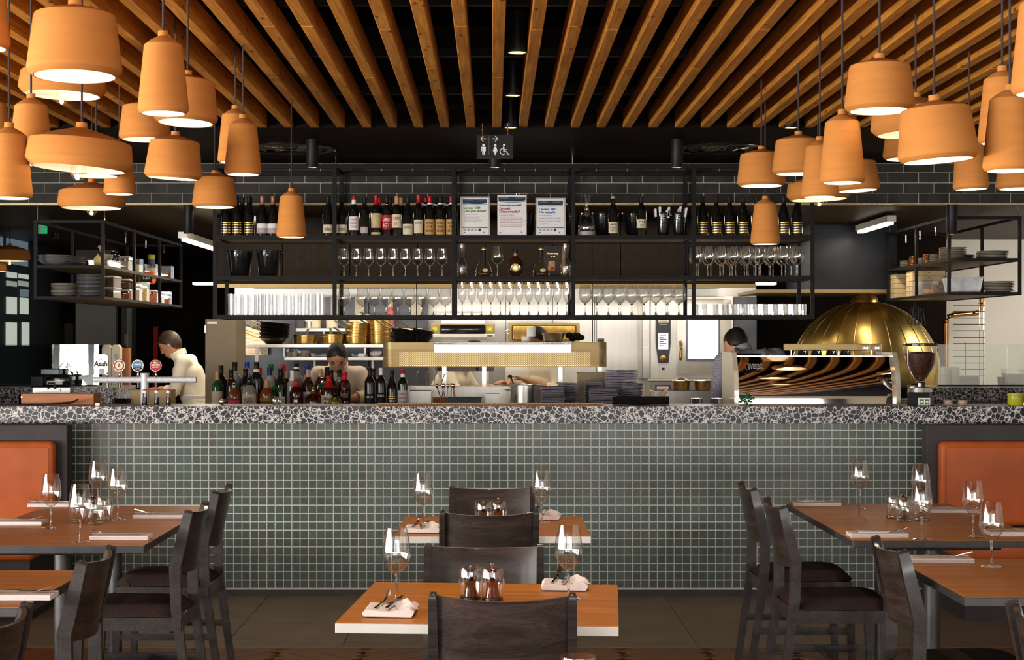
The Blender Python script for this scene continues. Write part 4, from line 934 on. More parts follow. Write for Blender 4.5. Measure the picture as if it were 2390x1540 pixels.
def bottle(loc, label, kind='bordeaux', gl=None, cap=None, lab=None, lz=(.05, .12), capz=.05, arc=150, txt=None, tmat=None, sc=1, group=None, name='wine_bottle', neck=None, band=None, cat='bottle', tz=None):
    gl = gl or wine_gl; cap = cap or black_sat
    t = thing(name, label, cat, loc, 0, group)
    pr = BP[kind]; H_ = pr[-1][1]; key = (kind, gl.name)
    if key not in _bm:
        _bm[key] = MB().lathe(pr+[(0.001, H_)], 20).mesh('bottle_glass', gl)
    inst(_bm[key], 'bottle_glass', t)
    key = (kind, cap.name, capz, 'c')
    if key not in _bm:
        pz = [(r+.0008, z) for r, z in pr if z > H_-capz-.001]
        def rad(z):
            for (r0, z0), (r1, z1) in zip(pr[:-1], pr[1:]):
                if z0 <= z <= z1: return r0+(r1-r0)*(z-z0)/(z1-z0+1e-9)
            return .0145
        z0 = H_-capz; pz = [(rad(z0)+.0009, z0)]+[(r+.0009, z) for r, z in pr if z > z0+.001]
        rt = pz[-1][0]
        _bm[key] = MB().lathe(pz[:-1]+[(rt, H_-.014), (rt+.0012, H_-.012), (rt+.0012, H_-.002), (rt-.001, H_+.001), (.001, H_+.001)], 16).mesh('capsule', cap)
    inst(_bm[key], 'capsule', t)
    def patch(z0, z1, m, n_, a=arc, r_=None, off=.0006):
        R = max(r for r, z in pr)
        if r_: R = r_
        k2 = (kind, z0, z1, m.name, a)
        if k2 not in _bm:
            nn = 12; vs = []; fs = []
            for i in range(nn+1):
                an = math.radians(-90-a/2+a*i/nn)
                for z in (z0, z1): vs.append(((R+off)*math.cos(an), (R+off)*math.sin(an), z))
            for i in range(nn): fs.append((2*i, 2*i+2, 2*i+3, 2*i+1))
            _bm[k2] = MB().add(vs, fs).mesh(n_, m)
        return inst(_bm[k2], n_, t)
    R = max(r for r, z in pr)
    if lab: 
        pl = patch(lz[0], lz[1], lab, 'paper_label')
        if txt:
            k2 = ('txt', kind, tuple(txt), lz)
            if k2 not in _bm:
                mb = MB(); n_ = len(txt); hh = (lz[1]-lz[0])*.78/n_
                for i, s in enumerate(txt):
                    wd_ = min(.052, .9*hh*len(s)*.62); text(mb, s, -wd_/2, lz[1]-(lz[1]-lz[0])*.11-(i+1)*hh+hh*.18, w=wd_, h=hh*.62, R=R+.0012)
                _bm[k2] = mb.mesh('label_lettering', tmat or ink, False)
            inst(_bm[k2], 'label_lettering', pl)
    if neck: patch(neck[0], neck[1], neck[2], 'neck_band', 300, neck[3])
    if band: patch(band[0], band[1], band[2], 'label_band', arc, None, .0012)
    if sc != 1: t.scale = (sc, sc, sc)
    return t
gold_bk = mat('black_and_gold_label', (.02, .018, .012, 1), .4)
# black label with gold slashes, drawn as flat print
def gold_label():
    m, nt, p = nodes('gold_slash_label'); v = coords(nt, (1, 1, 1)); w1 = N(nt, 'ShaderNodeTexWave', Scale=17.0, Distortion=2.2, wave_type='BANDS', bands_direction='Z'); w1.inputs['Detail Scale'].default_value = 6; L(nt, v, w1.inputs['Vector'])
    r = ramp(nt, w1.outputs['Fac'], [(.62, (.012, .012, .012, 1)), (.68, (.75, .55, .22, 1))]); L(nt, r.outputs[0], p.inputs['Base Color']); p.inputs['Roughness'].default_value = .3
    r2 = ramp(nt, w1.outputs['Fac'], [(.62, (0, 0, 0, 1)), (.68, (1, 1, 1, 1))]); L(nt, r2.outputs[0], p.inputs['Metallic'])
    MATS['gold_slash_label'] = m; return m
GS = gold_label()
cap_cu = mat('copper_capsule', (.42, .16, .09, 1), .4, .4); cap_rd = mat('red_capsule', (.42, .01, .015, 1), .3); cap_gd = mat('tan_capsule', (.50, .27, .12, 1), .4); cap_w = mat('white_capsule', (.72, .72, .74, 1), .4); cap_b = mat('blue_cap', (.01, .03, .30, 1), .35); cap_gn = mat('green_cap', (.01, .14, .03, 1), .35); cork = mat('cork', (.55, .33, .17, 1), .8)
red_l = mat('red_label', (.42, .012, .018, 1), .5); tan_l = mat('tan_gold_label', (.55, .42, .20, 1), .5, var=.15); grey_l = mat('mauve_grey_label', (.45, .38, .38, 1), .6)
YF = YS0+.075
def top(px, dy=0): return (sx(px, F/(YF+dy)), YF+dy, S1)
GW = 'wine bottles on the top shelf'
for i, px in enumerate((527, 553, 581)): bottle(top(px), 'dark wine bottle with gold slash label, %s from left on top shelf' % ORD[i], 'burgundy', lab=GS, lz=(.018, .105), arc=120, group=GW)
for i, px in enumerate((541, 566, 584)): bottle(top(px, .11), 'black-capped bottle behind the left gold label bottles, %s in row' % ORD[i], 'burgundy', group=GW)
for i, px in enumerate((612, 637)): bottle(top(px), ('left' if i == 0 else 'right')+' of two copper-capped bottles with white grey label', 'burgundy', cap=cap_cu, lab=paper, lz=(.02, .092), capz=.062, arc=140, group=GW, band=(.02, .06, grey_l))
for i, px in enumerate((664, 692)): bottle(top(px, .1), 'dark wine bottle half hidden by the slim left pendant, %s' % ORD[i], 'burgundy', group=GW)
bottle(top(766), 'dark bottle with script label just left of the second shelf post', 'burgundy', lab=paper_c, lz=(.022, .085), arc=140, txt=['Stefano'], group=GW)
bottle(top(776, .12), 'dark bottle standing behind the left script label bottle', 'burgundy', group=GW)
bottle(top(798), 'dark bottle with script label just right of the shelf post', 'burgundy', lab=paper_c, lz=(.022, .085), arc=140, txt=['Stefano'], group=GW)
bottle(top(826), 'bottle with white CHIANTI label and red cap on the shelf', cap=cap_rd, lab=paper, lz=(.045, .145), capz=.03, txt=['CHIANTI', 'RISERVA', 'TOSCANA'], tmat=red_i, group=GW, neck=(.235, .268, paper, .0162))
bottle(top(851), 'plain dark bottle with small mauve square label', lab=grey_l, lz=(.022, .07), capz=.06, arc=100, group=GW, sc=.98)
bottle(top(878), 'bottle with golden crest label and red capsule', cap=cap_rd, lab=tan_l, lz=(.06, .165), capz=.065, arc=130, group=GW, sc=1.02, band=(.012, .028, tan_l))
bottle(top(885, .12), 'red-capped bottle behind the golden crest bottle', cap=cap_rd, capz=.06, group=GW)
bottle(top(903), 'bottle with bright red label', cap=black_sat, lab=red_l, lz=(.048, .155), arc=130, txt=['LA MASSA', 'IGT'], tmat=white_i, group=GW, neck=(.228, .236, gold_i, .019))
bottle(top(911, .12), 'black-capped bottle behind the red label bottle', group=GW)
bottle(top(926), 'tan-capped bottle with tall white label', cap=cap_gd, lab=paper_c, lz=(.062, .16), capz=.058, arc=140, txt=['LA SPINETTA', 'IL'], tmat=red_i, group=GW)
bottle(top(936, .12), 'tan-capped bottle standing behind the tall white label', cap=cap_gd, capz=.058, group=GW)
bottle(top(952), 'plain bottle with low square white picture label', 'burgundy', lab=paper_c, lz=(.012, .092), arc=130, txt=['BAROLO', ' '], group=GW, sc=.97)
bottle(top(977), 'red-capped bottle with arched cream label', cap=cap_rd, lab=paper_c, lz=(.02, .118), capz=.058, arc=115, txt=['GRAN RISERVA', ' ', ' '], group=GW, sc=1.03)
for i, px in enumerate((1003, 1028, 1053)): bottle(top(px), 'bottle with kraft orange label, %s from left' % ORD[i], lab=paper_k, lz=(.012, .125), capz=.05, arc=150, txt=['BRUNELLO', 'DI', 'MONTALCINO'], cap=(cap_rd if i != 1 else black_sat), group=GW, neck=(.236, .246, white_i, .0175))
for i, px in enumerate((994, 1019, 1046)): bottle(top(px, .12), 'bottle behind the kraft orange labels, %s in row' % ORD[i], cap=(cap_rd if i == 0 else black_sat), capz=.03, group=GW, neck=(.232, .248, white_i, .0175))
for i, px in enumerate((1640, 1672, 1703, 1734, 1766, 1797, 1829, 1860)): bottle(top(px), 'dark bottle with gold slash label in the right bay, %s from left' % ORD[i], 'burgundy', lab=GS, lz=(.018, .105), arc=120, group=GW)
bottle(top(1431), 'tall dark bottle with cork and cream label before the ice bucket', cap=cork, capz=.016, lab=paper_c, lz=(.022, .105), arc=130, txt=['AMARONE', 'DELLA', 'VALLE'], group=GW, neck=(.22, .268, wine_gl, .017))
bottle(top(1497), 'dark bottle with square parchment label before the ice bucket', cap=black_sat, lab=paper_c, lz=(.06, .125), arc=140, txt=['P N', 'XC'], group=GW)
# ice buckets
def ice_bucket(loc, label, h=.2, r=.085, menus=False, grp='black ice buckets'):
    t = thing('ice_bucket', label, 'bucket', loc, 0, grp)
    mb = MB().lathe([(.001, 0), (r*.74, 0), (r*.76, .004), (r*.98, h-.012), (r*1.04, h-.008), (r*1.04, h), (r*.98, h), (r*.94, h-.012), (r*.72, .008), (.001, .008)], 28); mb.f = [f for f in mb.f if len(f) == 4]
    mb.build('bucket_wall', black_gloss, t)
    for k in range(4): MB().lathe([(r*(.755+.056*k*1.0)+.001, h*(.2+.17*k)), (r*(.755+.056*k)+.0022, h*(.2+.17*k)+.001), (r*(.755+.056*k)+.001, h*(.2+.17*k)+.002)], 28).build('ring_groove', steel_blk, t)
    for s in (-1, 1): MB().ball((0, s*r*.99, h*.83), .011, 14, 8).build('knob', chrome, t)
    if menus:
        for k in range(4): MB().rbox(-.06+.025*k, -.045+.025*k, -.05, .04, h-.03, h+.03+.012*(k % 2), .002, Matrix.Rotation(random.uniform(-.25, .25), 4, 'Y')).build('folded_menu', paper, t, False)
    return t
for px, dy, lab in ((1105, .24, 'black ice bucket behind the green titled notice'), (1226, .24, 'black ice bucket with knob between the red and blue notices'), (1330, .22, 'black ice bucket behind the shelf post and decanter'), (1410, .2, 'black ice bucket behind the decanter and corked bottle'), (1480, .2, 'black ice bucket behind the parchment label bottle')): ice_bucket(top(px, dy), lab, .19, .088)
for px, lab in ((1548, 'black bucket holding white menus, left one'), (1584, 'black bucket holding white menus, right one')): ice_bucket(top(px, .08), lab, .18, .055, True)
ice_bucket((sx(560, F/(YM-.05)), YM-.05, S2), 'left black ice bucket on the middle shelf', .195, .098); ice_bucket((sx(628, F/(YM-.05)), YM-.05, S2), 'right black ice bucket on the middle shelf', .195, .098)
# decanters
def decanter(loc, label, pr, base=None):
    t = thing('decanter', label, 'decanter', loc, 0, 'glass decanters')
    b = MB().shell(pr+[(max(.001, r-.002), z) for r, z in pr[::-1]], 28); b.build('glass_vessel', glass, t)
    if base: MB().lathe([(base, 0), (base*1.02, .003), (base*1.02, .035), (base*.95, .037)], 28).build('frosted_base', mat('ground_glass', (.35, .33, .31, 1), .5, var=.3, scale=200), t)
    return t
decanter(top(1369), 'tall glass decanter with flared spout on the top shelf', [(.001, .036), (.058, .036), (.064, .05), (.061, .085), (.04, .14), (.022, .175), (.016, .20), (.018, .24), (.03, .285), (.034, .305)], .062)
for px, lab in ((1078, 'small hourglass glass carafe left of the cognac bottles'), (1320, 'small hourglass glass carafe right of the gift box')):
    decanter((sx(px, F/YF), YF, S2), lab, [(.001, .004), (.034, .004), (.037, .02), (.04, .07), (.037, .095), (.022, .13), (.015, .142), (.019, .16), (.027, .20), (.028, .24)])
# spirits on middle shelf
def cognac(px, lab):
    S = F/YF; t = thing('cognac_bottle', lab, 'bottle', (sx(px, S), YF, S2), 0, 'flared cognac bottles')
    mb = MB(); vs = []
    mb.lathe([(.001, .004), (.055, 0), (.066, .01), (.064, .035), (.05, .075), (.034, .115), (.024, .14), (.017, .15), (.0155, .185)], 24, sy=.62); mb.build('bottle_glass', glass, t)
    MB().lathe([(.001, .006), (.052, .004), (.06, .012), (.058, .03), (.052, .036), (.001, .036)], 24, sy=.6).build('brandy', brown_gl, t)
    MB().lathe([(.0165, .142), (.0165, .19), (.014, .192)], 16).build('neck_sleeve', black_sat, t)
    MB().lathe([(.014, .192), (.021, .197), (.022, .205), (.017, .216), (.001, .218)], 16).build('stopper', gold_i, t)
    MB().ball((.012, -.040, .045), .014, 14, 8, (1.5, .25, 1)).build('oval_label', tan_l, t)
cognac(1129, 'flared cognac bottle with gold stopper, left of the round bottle'); cognac(1263, 'flared cognac bottle with gold stopper, before the gift box')
S = F/YF; t = thing('round_liqueur_bottle', 'round dark liqueur bottle with gold ringed emblem label', 'bottle', (sx(1203, S), YF, S2))
MB().lathe([(.001, 0), (.03, 0), (.045, .012), (.058, .045), (.058, .085), (.046, .118), (.026, .14), (.014, .148), (.013, .175)], 28, sy=.6).build('bottle_glass', brown_gl, t)
MB().lathe([(.0145, .15), (.0145, .172), (.013, .173)], 16).build('neck_band', cap_cu, t); MB().lathe([(.016, .172), (.017, .176), (.017, .198), (.001, .2)], 16).build('cap', black_sat, t)
Mx = Matrix.Translation((0, -.0365, .062)) @ Matrix.Rotation(pi/2, 4, 'X')
MB().lathe([(.034, 0), (.036, .002), (.034, .004), (.031, .003)], 28, M=Mx).build('silver_ring', chrome, t); MB().lathe([(.027, 0), (.027, .003), (.001, .0032)], 28, M=Mx).build('cream_label', tan_l, t); MB().lathe([(.016, .003), (.016, .0045), (.001, .0046)], 24, M=Mx).build('gold_emblem', gold_i, t)
t = thing('cognac_gift_box', 'dark brown gift box with gold lettering behind the cognac bottle', 'box', (sx(1295, F/(YF+.12)), YF+.12, S2))
bx_ = mat('chocolate_card', (.03, .018, .013, 1), .5); MB().rbox(-.085, .055, 0, .1, 0, .232, .002).build('box_body', bx_, t, False); MB().rbox(.0555, .078, .0, .1, 0, .232, .002).build('box_side_strip', mat('tan_card', (.35, .21, .11, 1), .5), t, False)
mb = MB(); text(mb, 'Hennessy', -.058, .165, w=.085, h=.019, y=-.0008); text(mb, 'X.O', -.032, .148, w=.034, h=.011, y=-.0008); mb.build('lettering', gold_i, t, False)
MB().box(-.048, .0, -.001, 0, .045, .12).build('picture_panel', mat('amber_picture', (.45, .22, .07, 1), .5, var=.5, scale=40), t, False); MB().ball((-.02, -.0015, .065), .013, 12, 8, (1, .1, 1)).build('red_motif', red_l, t)
# ------------------------------------------------ stemware on the shelf
def row(pxs, z, kind, what, rows_=1, dyy=.1, y0=None, jit=0):
    y0 = y0 or YS0+.07
    for r in range(rows_):
        Y = y0+r*dyy; S = F/Y
        for i, px in enumerate(pxs):
            lab = '%s, %s from left' % (what, ORD[i]) if rows_ == 1 else '%s, %s row, %s from left' % (what, ('front', 'second', 'third', 'rear')[r], ORD[i])
            wine_glass((X(px, F/y0)+random.uniform(-jit, jit)*(r > 0), Y, z), lab, kind, 'stemware on the hanging shelf')
row([803+28.6*i for i in range(9)], S2, 'shelf', 'wine glass on middle shelf beside the ice buckets')
wine_glass((sx(1161, F/YF), YF, S2), 'single wine glass between the cognac bottle and the round bottle', 'red', 'stemware on the hanging shelf')
row([803]+[846+27.6*i for i in range(8)], S3, 'big', 'stout wine glass on bottom shelf right of the tumblers')
row([1079+22.2*i for i in range(12)], S3, 'flute', 'flute glass on bottom shelf in the centre bay')
row([1366+27.6*i for i in range(9)], S3, 'red', 'wine glass on bottom shelf right of centre', 2, .12, jit=.006)
row([1630+29.0*i for i in range(9)], S2, 'red', 'wine glass on middle shelf of the right bay', 3, .11, jit=.012)
# tumblers on the bottom shelf
def cut_tumbler(h, r):
    n = 24; pr = [(r*.9, 0), (r*.92, .002), (r, h), (r-.0018, h), (r*.88, .012), (.001, .011)]
    mb = MB(); vs = []; fs = []
    for j, (rr, z) in enumerate(pr):
        for k in range(n): a = 2*pi*k/n; q2 = rr*(1+(.03*(1 if k % 2 else -1) if j < 3 else 0)); vs.append((q2*math.cos(a), q2*math.sin(a), z))
    for j in range(len(pr)-1):
        for k in range(n): fs.append((j*n+k, j*n+(k+1) % n, (j+1)*n+(k+1) % n, (j+1)*n+k))
    fs.append(tuple(range(n-1, -1, -1)))
    return mb.add(vs, fs)
glass_b = thin_glass('fluted_tumbler_glass', (.97, .97, .97, 1), 2.4, .05)
tall_m = cut_tumbler(.158, .0255).mesh('tall_tumbler', glass_b, False); short_m = cut_tumbler(.083, .036).mesh('short_tumbler', glass_b, False)
GT = 'tumblers on the bottom shelf'
for r, Y in enumerate((YS0+.06, YS0+.15, YS0+.25)):
    for i in range(13):
        o = inst(tall_m, 'tall_tumbler', None, (X(540+16.8*i, F/(YS0+.06))+.02*(r % 2), Y, S3)); tag(o, 'tall fluted tumbler on bottom left shelf, %s row, %s from left' % (('front', 'middle', 'rear')[r], ORD[i]), 'glass', GT)
    for i in range(11):
        o = inst(short_m, 'short_tumbler', None, (X(1634+23.6*i, F/(YS0+.06))+.02*(r % 2), Y, S3)); tag(o, 'short fluted tumbler on bottom right shelf, %s row, %s from left' % (('front', 'middle', 'rear')[r], ORD[i]), 'glass', GT)
# ------------------------------------------------ framed notices
def notice(px0, px1, py0, py1, label, title, tm, lines, frame=True, bar_m=None):
    Sn = F/(YF-.03); w = (px1-px0)/Sn; h = (py1-py0)/Sn; t = thing('framed_notice', label, 'notice', (X((px0+px1)/2, Sn), YF-.03, S1), (-.06, 0, 0), 'framed alcohol notices')
    fr_ = .011 if frame else .0
    if frame:
        for (a, b, c_, d) in ((-w/2, w/2, 0, fr_), (-w/2, w/2, h-fr_, h), (-w/2, -w/2+fr_, fr_, h-fr_), (w/2-fr_, w/2, fr_, h-fr_)): MB().box(a, b, -.004, .008, c_, d).build('silver_frame', steel, t, False)
    else:
        MB().box(-w/2-.002, w/2+.012, .002, .008, .01, h+.012).build('clear_holder', glass, t, False); MB().tube([(-.035, 0, h+.004), (-.03, 0, h+.018), (.03, 0, h+.018), (.035, 0, h+.004)], .003).build('wire_clip', chrome, t)
    MB().box(-w/2+fr_, w/2-fr_, -.0005, .002, fr_, h-fr_).build('poster_sheet', paper, t, False)
    x0 = -w/2+fr_+.008; iw = w-2*fr_-.016; zt = h-fr_-.01
    n = 14; po = [(x0, zt), (x0+iw, zt)]+[(x0+iw*(1-i/n), zt-.032+.010*math.sin(pi*(1-i/n)*1.0)*-1*(1-i/n)+.012*(1-i/n)*.4) for i in range(n+1)]
    hd = MB().prism(po, -.0012, -.0006).build('header_band', navy, t, False)
    MB().prism([(x0+iw*i/n, zt-.034+.004*math.sin(pi*i/n)*-1) for i in range(n+1)]+[(x0+iw*(1-i/n), zt-.0375-.006*math.sin(pi*(1-i/n))) for i in range(n+1)], -.001, -.0006).build('header_wave', teal, t, False)
    mb = MB(); text(mb, 'LIQUOR LICENSING LAW', x0+.008, zt-.012, w=iw*.36, h=.0036, y=-.0016); text(mb, 'responsible alcohol vic', x0+iw*.6, zt-.012, w=iw*.33, h=.0036, y=-.0016); mb.build('header_lettering', white_i, t, False)
    z = zt-.052; mb = MB()
    for s in title: z -= .004; text(mb, s, x0+.006, z-.017, w=min(iw*.93, .0137*len(s)), h=.0225 if any(c in s for c in 'pyj') else .0185, y=-.0012, bold=.04); z -= .022
    mb.build('title_lettering', tm, t, False)
    mb = MB(); z -= .010; text(mb, 'It is against the law:', x0+.006, z, w=iw*.55, h=.006, y=-.0012, bold=.03); mb.build('subtitle_lettering', ink, t, False)
    mg = MB(); mc = MB(); z -= .007
    for s, strong in lines:
        if strong: z -= .010; text(mc, s, x0+.010, z, w=iw*.0368*len(s), h=.0068, y=-.0012, bold=.025); z -= .004
        else: z -= .0065; text(mg, s, x0+.010, z, w=iw*.0215*len(s), h=.0042, y=-.0012)
    mg.build('small_lettering', ink_grey, t, False); mc.build('penalty_lettering', tm, t, False)
    if bar_m:
        zb_ = .059; MB().box(-w/2+fr_+.004, w/2-fr_-.004, -.0012, -.0006, zb_, zb_+.009).build('colour_strip', bar_m, t, False)
        mb = MB(); text(mb, 'Staff have the right to request ID', x0+.004, zb_+.002, w=iw*.62, h=.0055, y=-.0016); mb.build('strip_lettering', white_i, t, False)
        for k in range(4): MB().box(x0+.006+k*.027, x0+.026+k*.027, -.0012, -.0006, .040, .052).build('id_card_print', mat('id_print', (.35, .36, .33, 1), .6, var=.5, scale=120) if k == 0 and 'id_print' not in MATS else MATS['id_print'], t, False)
        MB().box(x0+.115, x0+.133, -.0012, -.0006, .036, .056).build('passport_print', navy, t, False)
    mb = MB(); text(mb, 'VICTORIA', x0+iw*.84, .021, w=.014, h=.004, y=-.0012); mb.prism([(x0+iw*.82, .032), (x0+iw*.82+.012, .032), (x0+iw*.82+.006, .024)], -.0012, -.0006); mb.prism([(x0+.004, .022), (x0+.01, .03), (x0+.02, .03), (x0+.014, .022)], -.0012, -.0006); mb.build('footer_marks', navy, t, False)
notice(1074, 1143, 460, 553, 'framed notice titled in green Under 18? Can you enter?', ['Under 18?', 'Can you enter?'], green_i, [('If you are under 18 it is not permitted to', 0), ('enter a licensed venue unless', 0), ('you are with a parent or guardian', 0), ('having a meal on the premises', 0), ('or falsely represent yourself to be over 18', 0), ('Penalty exceeds $750', 1)], bar_m=green_i)
notice(1161, 1229, 457, 553, 'frameless notice titled in red Intoxicated? Drunk? Disorderly?', ['Intoxicated?', 'Drunk?', 'Disorderly?'], red_i, [('For a licensee to supply liquor to an', 0), ('intoxicated person', 0), ('Penalty exceeds $19,000', 1), ('For a licensee to allow a drunk or disorderly', 0), ('person on the premises', 0), ('Penalty exceeds $19,000', 1), ('For a drunk violent or quarrelsome person to', 0), ('refuse to leave a licensed premises', 0), ('Penalty exceeds $7,000', 1)], frame=False)
notice(1250, 1320, 462, 552, 'framed notice titled in blue Under 18? No supply', ['Under 18?', 'No supply'], blue_i, [('For a licensee to sell liquor to under 18s', 0), ('Penalty exceeds $19,000', 1), ('For any person to supply liquor to under 18s', 0), ('Penalty exceeds $19,000', 1), ('For under 18s to purchase, receive, possess', 0), ('or consume liquor', 0), ('Penalty exceeds $750', 1)], bar_m=blue_i)
# ================================================================== SIDE SHELVES
def side_shelf(xa, xb, S0, Sback, zt, zm, zb_, label, posts):
    t = thing('side_shelf', label, 'shelf', (0, 0, 0), 0, 'hanging corner shelves'); Ya, Yb_ = F/S0, F/Sback; sg_ = []
    ys = [Ya+(Yb_-Ya)*f for f in posts]
    for z in (zt, zm, zb_):
        for x in (xa, xb): sg_.append(((x, Ya, z), (x, Yb_, z)))
        for y in (Ya, Yb_): sg_.append(((xa, y, z), (xb, y, z)))
    for y in ys:
        for x in (xa, xb): sg_.append(((x, y, zb_), (x, y, zt)))
    bars(t, sg_, .024)
    for z in (zm, zb_): MB().box(min(xa, xb)+.013, max(xa, xb)-.013, Ya+.013, Yb_-.013, z-.004, z+.01).build('shelf_board', under, t, False)
    for y in (Ya+.05, Yb_-.05):
        for x in (xa, xb): MB().cyl((x, y, zt), (x, y, ZK), .005, n=8).build('hanger_rod', chrome, t)
    for f in (.15, .4, .65, .9):
        MB().cyl((xa+(xb-xa)*.2, Ya+(Yb_-Ya)*f, zt-.09), (xa+(xb-xa)*.2, Ya+(Yb_-Ya)*f, zt-.01), .008, n=8).build('drop_pin', chrome, t)
    return t, Ya, Yb_
ls = (X(83, 300), X(240, 300)); lz = (Z(517, 300), Z(622, 300), Z(695, 300))
_, LA, LB = side_shelf(ls[1], ls[0], 300, 240, *lz, 'black steel corner shelf of plates and food tubs at left', (0, .35, .68, 1))
rs_ = (X(2215, 300), X(2380, 300)); rz = (Z(508, 300), Z(606, 300), Z(685, 300))
_, RA, RB = side_shelf(rs_[0], rs_[1], 300, 260, *rz, 'black steel corner shelf of plates and boxes at right', (0, .5, 1))
# plates
def plate_mesh(r, m, deep=.3):
    mb = MB().lathe([(.001, .001), (r*.55, 0), (r*.6, .004), (r*.86, .013), (r, .017), (r, .0195), (r*.85, .0165), (r*.6, .008), (.001, .0055)], 24); mb.f = [f for f in mb.f if len(f) == 4]
    return mb.mesh('plate', m)
pl_grey = plate_mesh(.105, grey_cer); pl_st = plate_mesh(.105, stone_cer); pl_big = plate_mesh(.13, grey_cer); pl_lite = plate_mesh(.125, stone_cer); pl_small = plate_mesh(.085, white_cer)
bowlm = MB().lathe([(.05, 0), (.055, .004), (.105, .03), (.128, .052), (.128, .055), (.1, .034), (.05, .008), (.001, .007)], 28); bowlm = bowlm.mesh('bowl', grey_cer)
def stack(me, name, loc, n, dz, what, grp):
    for k in range(n):
        o = inst(me, name, None, (loc[0]+random.uniform(-.002, .002), loc[1]+random.uniform(-.002, .002), loc[2]+k*dz), (0, 0, random.uniform(0, 6)))
        tag(o, '%s, %s from bottom' % (what, ORD[k]), name, grp)
S = 296; Y = F/S; zl = lz[2]+.0105
stack(pl_st, 'plate', (X(149, S), Y+.02, zl), 9, .011, 'brown stoneware plate in low left shelf stack', 'plates on the left shelf')
stack(pl_grey, 'plate', (X(211, S), Y+.02, zl), 16, .0105, 'grey plate in the tall left shelf stack', 'plates on the left shelf')
zm_ = lz[1]+.0105
stack(bowlm, 'bowl', (X(124, S), Y+.04, zm_), 3, .016, 'wide grey bowl on the upper left shelf', 'bowls on the left shelf')
stack(bowlm, 'bowl', (X(160, 286), F/286+.06, zm_), 4, .014, 'dark bowl behind the wide bowls, upper left shelf', 'bowls on the left shelf')
stack(pl_grey, 'plate', (X(205, 282), F/282+.06, zm_), 6, .011, 'grey plate on the upper left shelf behind bowls', 'plates on the left shelf')
S = 296; Y = F/S; zr = rz[2]+.0105
stack(pl_lite, 'plate', (X(2334, S), Y+.05, zr), 7, .012, 'stone plate in the lower right shelf stack', 'plates on the right shelf')
zr1 = rz[1]+.0105
stack(pl_lite, 'plate', (X(2320, S), Y+.05, zr1), 5, .012, 'wide stone plate in the upper right shelf stack', 'plates on the right shelf')
stack(pl_st, 'plate', (X(2235, S), Y+.13, zr1), 7, .0135, 'stoneware plate beside the post on the upper right shelf', 'plates on the right shelf')
stack(pl_grey, 'plate', (X(2278, S), Y+.40, zr1), 4, .012, 'grey plate between stacks on the upper right shelf', 'plates on the right shelf')
cupm = MB().lathe([(.001, .003), (.033, 0), (.036, .004), (.044, .03), (.044, .032), (.04, .03), (.03, .008), (.001, .007)], 20).mesh('cup', copper); saucer = plate_mesh(.05, stone_cer)
for i, (px, S, n, m_, w_, nm) in enumerate([(2092, 262, 5, saucer, 'stoneware saucer in the farthest right shelf stack', 'saucer'), (2110, 266, 4, cupm, 'copper brown cup, far stack on the right shelf', 'cup'), (2128, 270, 5, saucer, 'saucer between cup stacks on right shelf', 'saucer'), (2143, 274, 4, cupm, 'copper brown cup, middle stack on the right shelf', 'cup'), (2160, 279, 6, saucer, 'saucer at the centre post of the right shelf', 'saucer'), (2180, 285, 5, cupm, 'copper brown cup, nearest stack on the right shelf', 'cup')]):
    stack(m_, nm, (X(px, S)+.08, F/S, zr1), n, .021 if nm == 'cup' else .013, w_, 'cups and saucers on the right shelf')
# pizza boxes on the right shelf
for c_ in range(2):
    for k in range(5):
        S = 263 if c_ == 0 else 270
        t = thing('cardboard_box', 'flat cream cardboard box in right shelf %s stack, %s from bottom' % (('far', 'near')[c_], ORD[k]), 'box', (rs_[0]+.16, F/S+(-.12 if c_ else .1), zr+k*.044), 0, 'cream cardboard boxes')
        MB().rbox(-.14, .14, -.1, .1, 0, .041, .001).build('box_body', kraft, t, False); MB().prism([(-.012, .030), (.012, .030), (0, .018)], -.102, -.1005).build('tuck_flap', ink_grey, t, False); MB().prism([(-.012, .030), (.012, .030), (0, .018)], -.1, -.0985, Matrix.Rotation(-pi/2, 4, 'Z') @ Matrix.Translation((0, -.0405, 0))).build('tuck_flap', ink_grey, t, False)
def tub(loc, dims, label, fill, fm, lidm=None, grp='food tubs on the left shelf', cat='tub', rz=0):
    w, d, h = dims; t = thing('food_tub', label, cat, loc, rz, grp)
    mb = MB().box(-w/2, w/2, -d/2, d/2, .0, h); mb.f = [f for f in mb.f if f != (4, 5, 6, 7)]; mb.build('tub_wall', glass, t, False)
    MB().rbox(-w/2+.003, w/2-.003, -d/2+.003, d/2-.003, .003, h*fill, .002).build('contents', fm, t, False)
    if lidm: MB().rbox(-w/2-.006, w/2+.006, -d/2-.006, d/2+.006, h, h+.014, .003).build('lid', lidm, t, False)
nuts = mat('nuts_and_spices', (.16, .075, .035, 1), .8, var=.7, scale=70, bump=.5); cream_f = mat('cream_flour', (.72, .62, .42, 1), .8, var=.1); pasta = mat('pale_pasta', (.66, .48, .22, 1), .7, var=.4, scale=60, bump=.5); red_f = mat('tomato_mix', (.42, .12, .04, 1), .7, var=.5, scale=50)
xs = ls[1]-.10
tub((xs-.02, F/287, zl), (.2, .26, .075), 'lidded tub of nuts low on the left shelf, bottom of pair', .8, nuts, white_cer); tub((xs-.02, F/287, zl+.09), (.2, .26, .075), 'lidded tub of dark grains stacked on another tub at left', .85, nuts, white_cer)
tub((xs, F/276, zl+.0), (.16, .16, .075), 'clear tub of orange spice below a lidded tub on left shelf', .7, red_f, white_cer); tub((xs, F/276, zl+.09), (.17, .22, .07), 'top lidded tub of brown nuts on the left shelf', .8, nuts, white_cer)
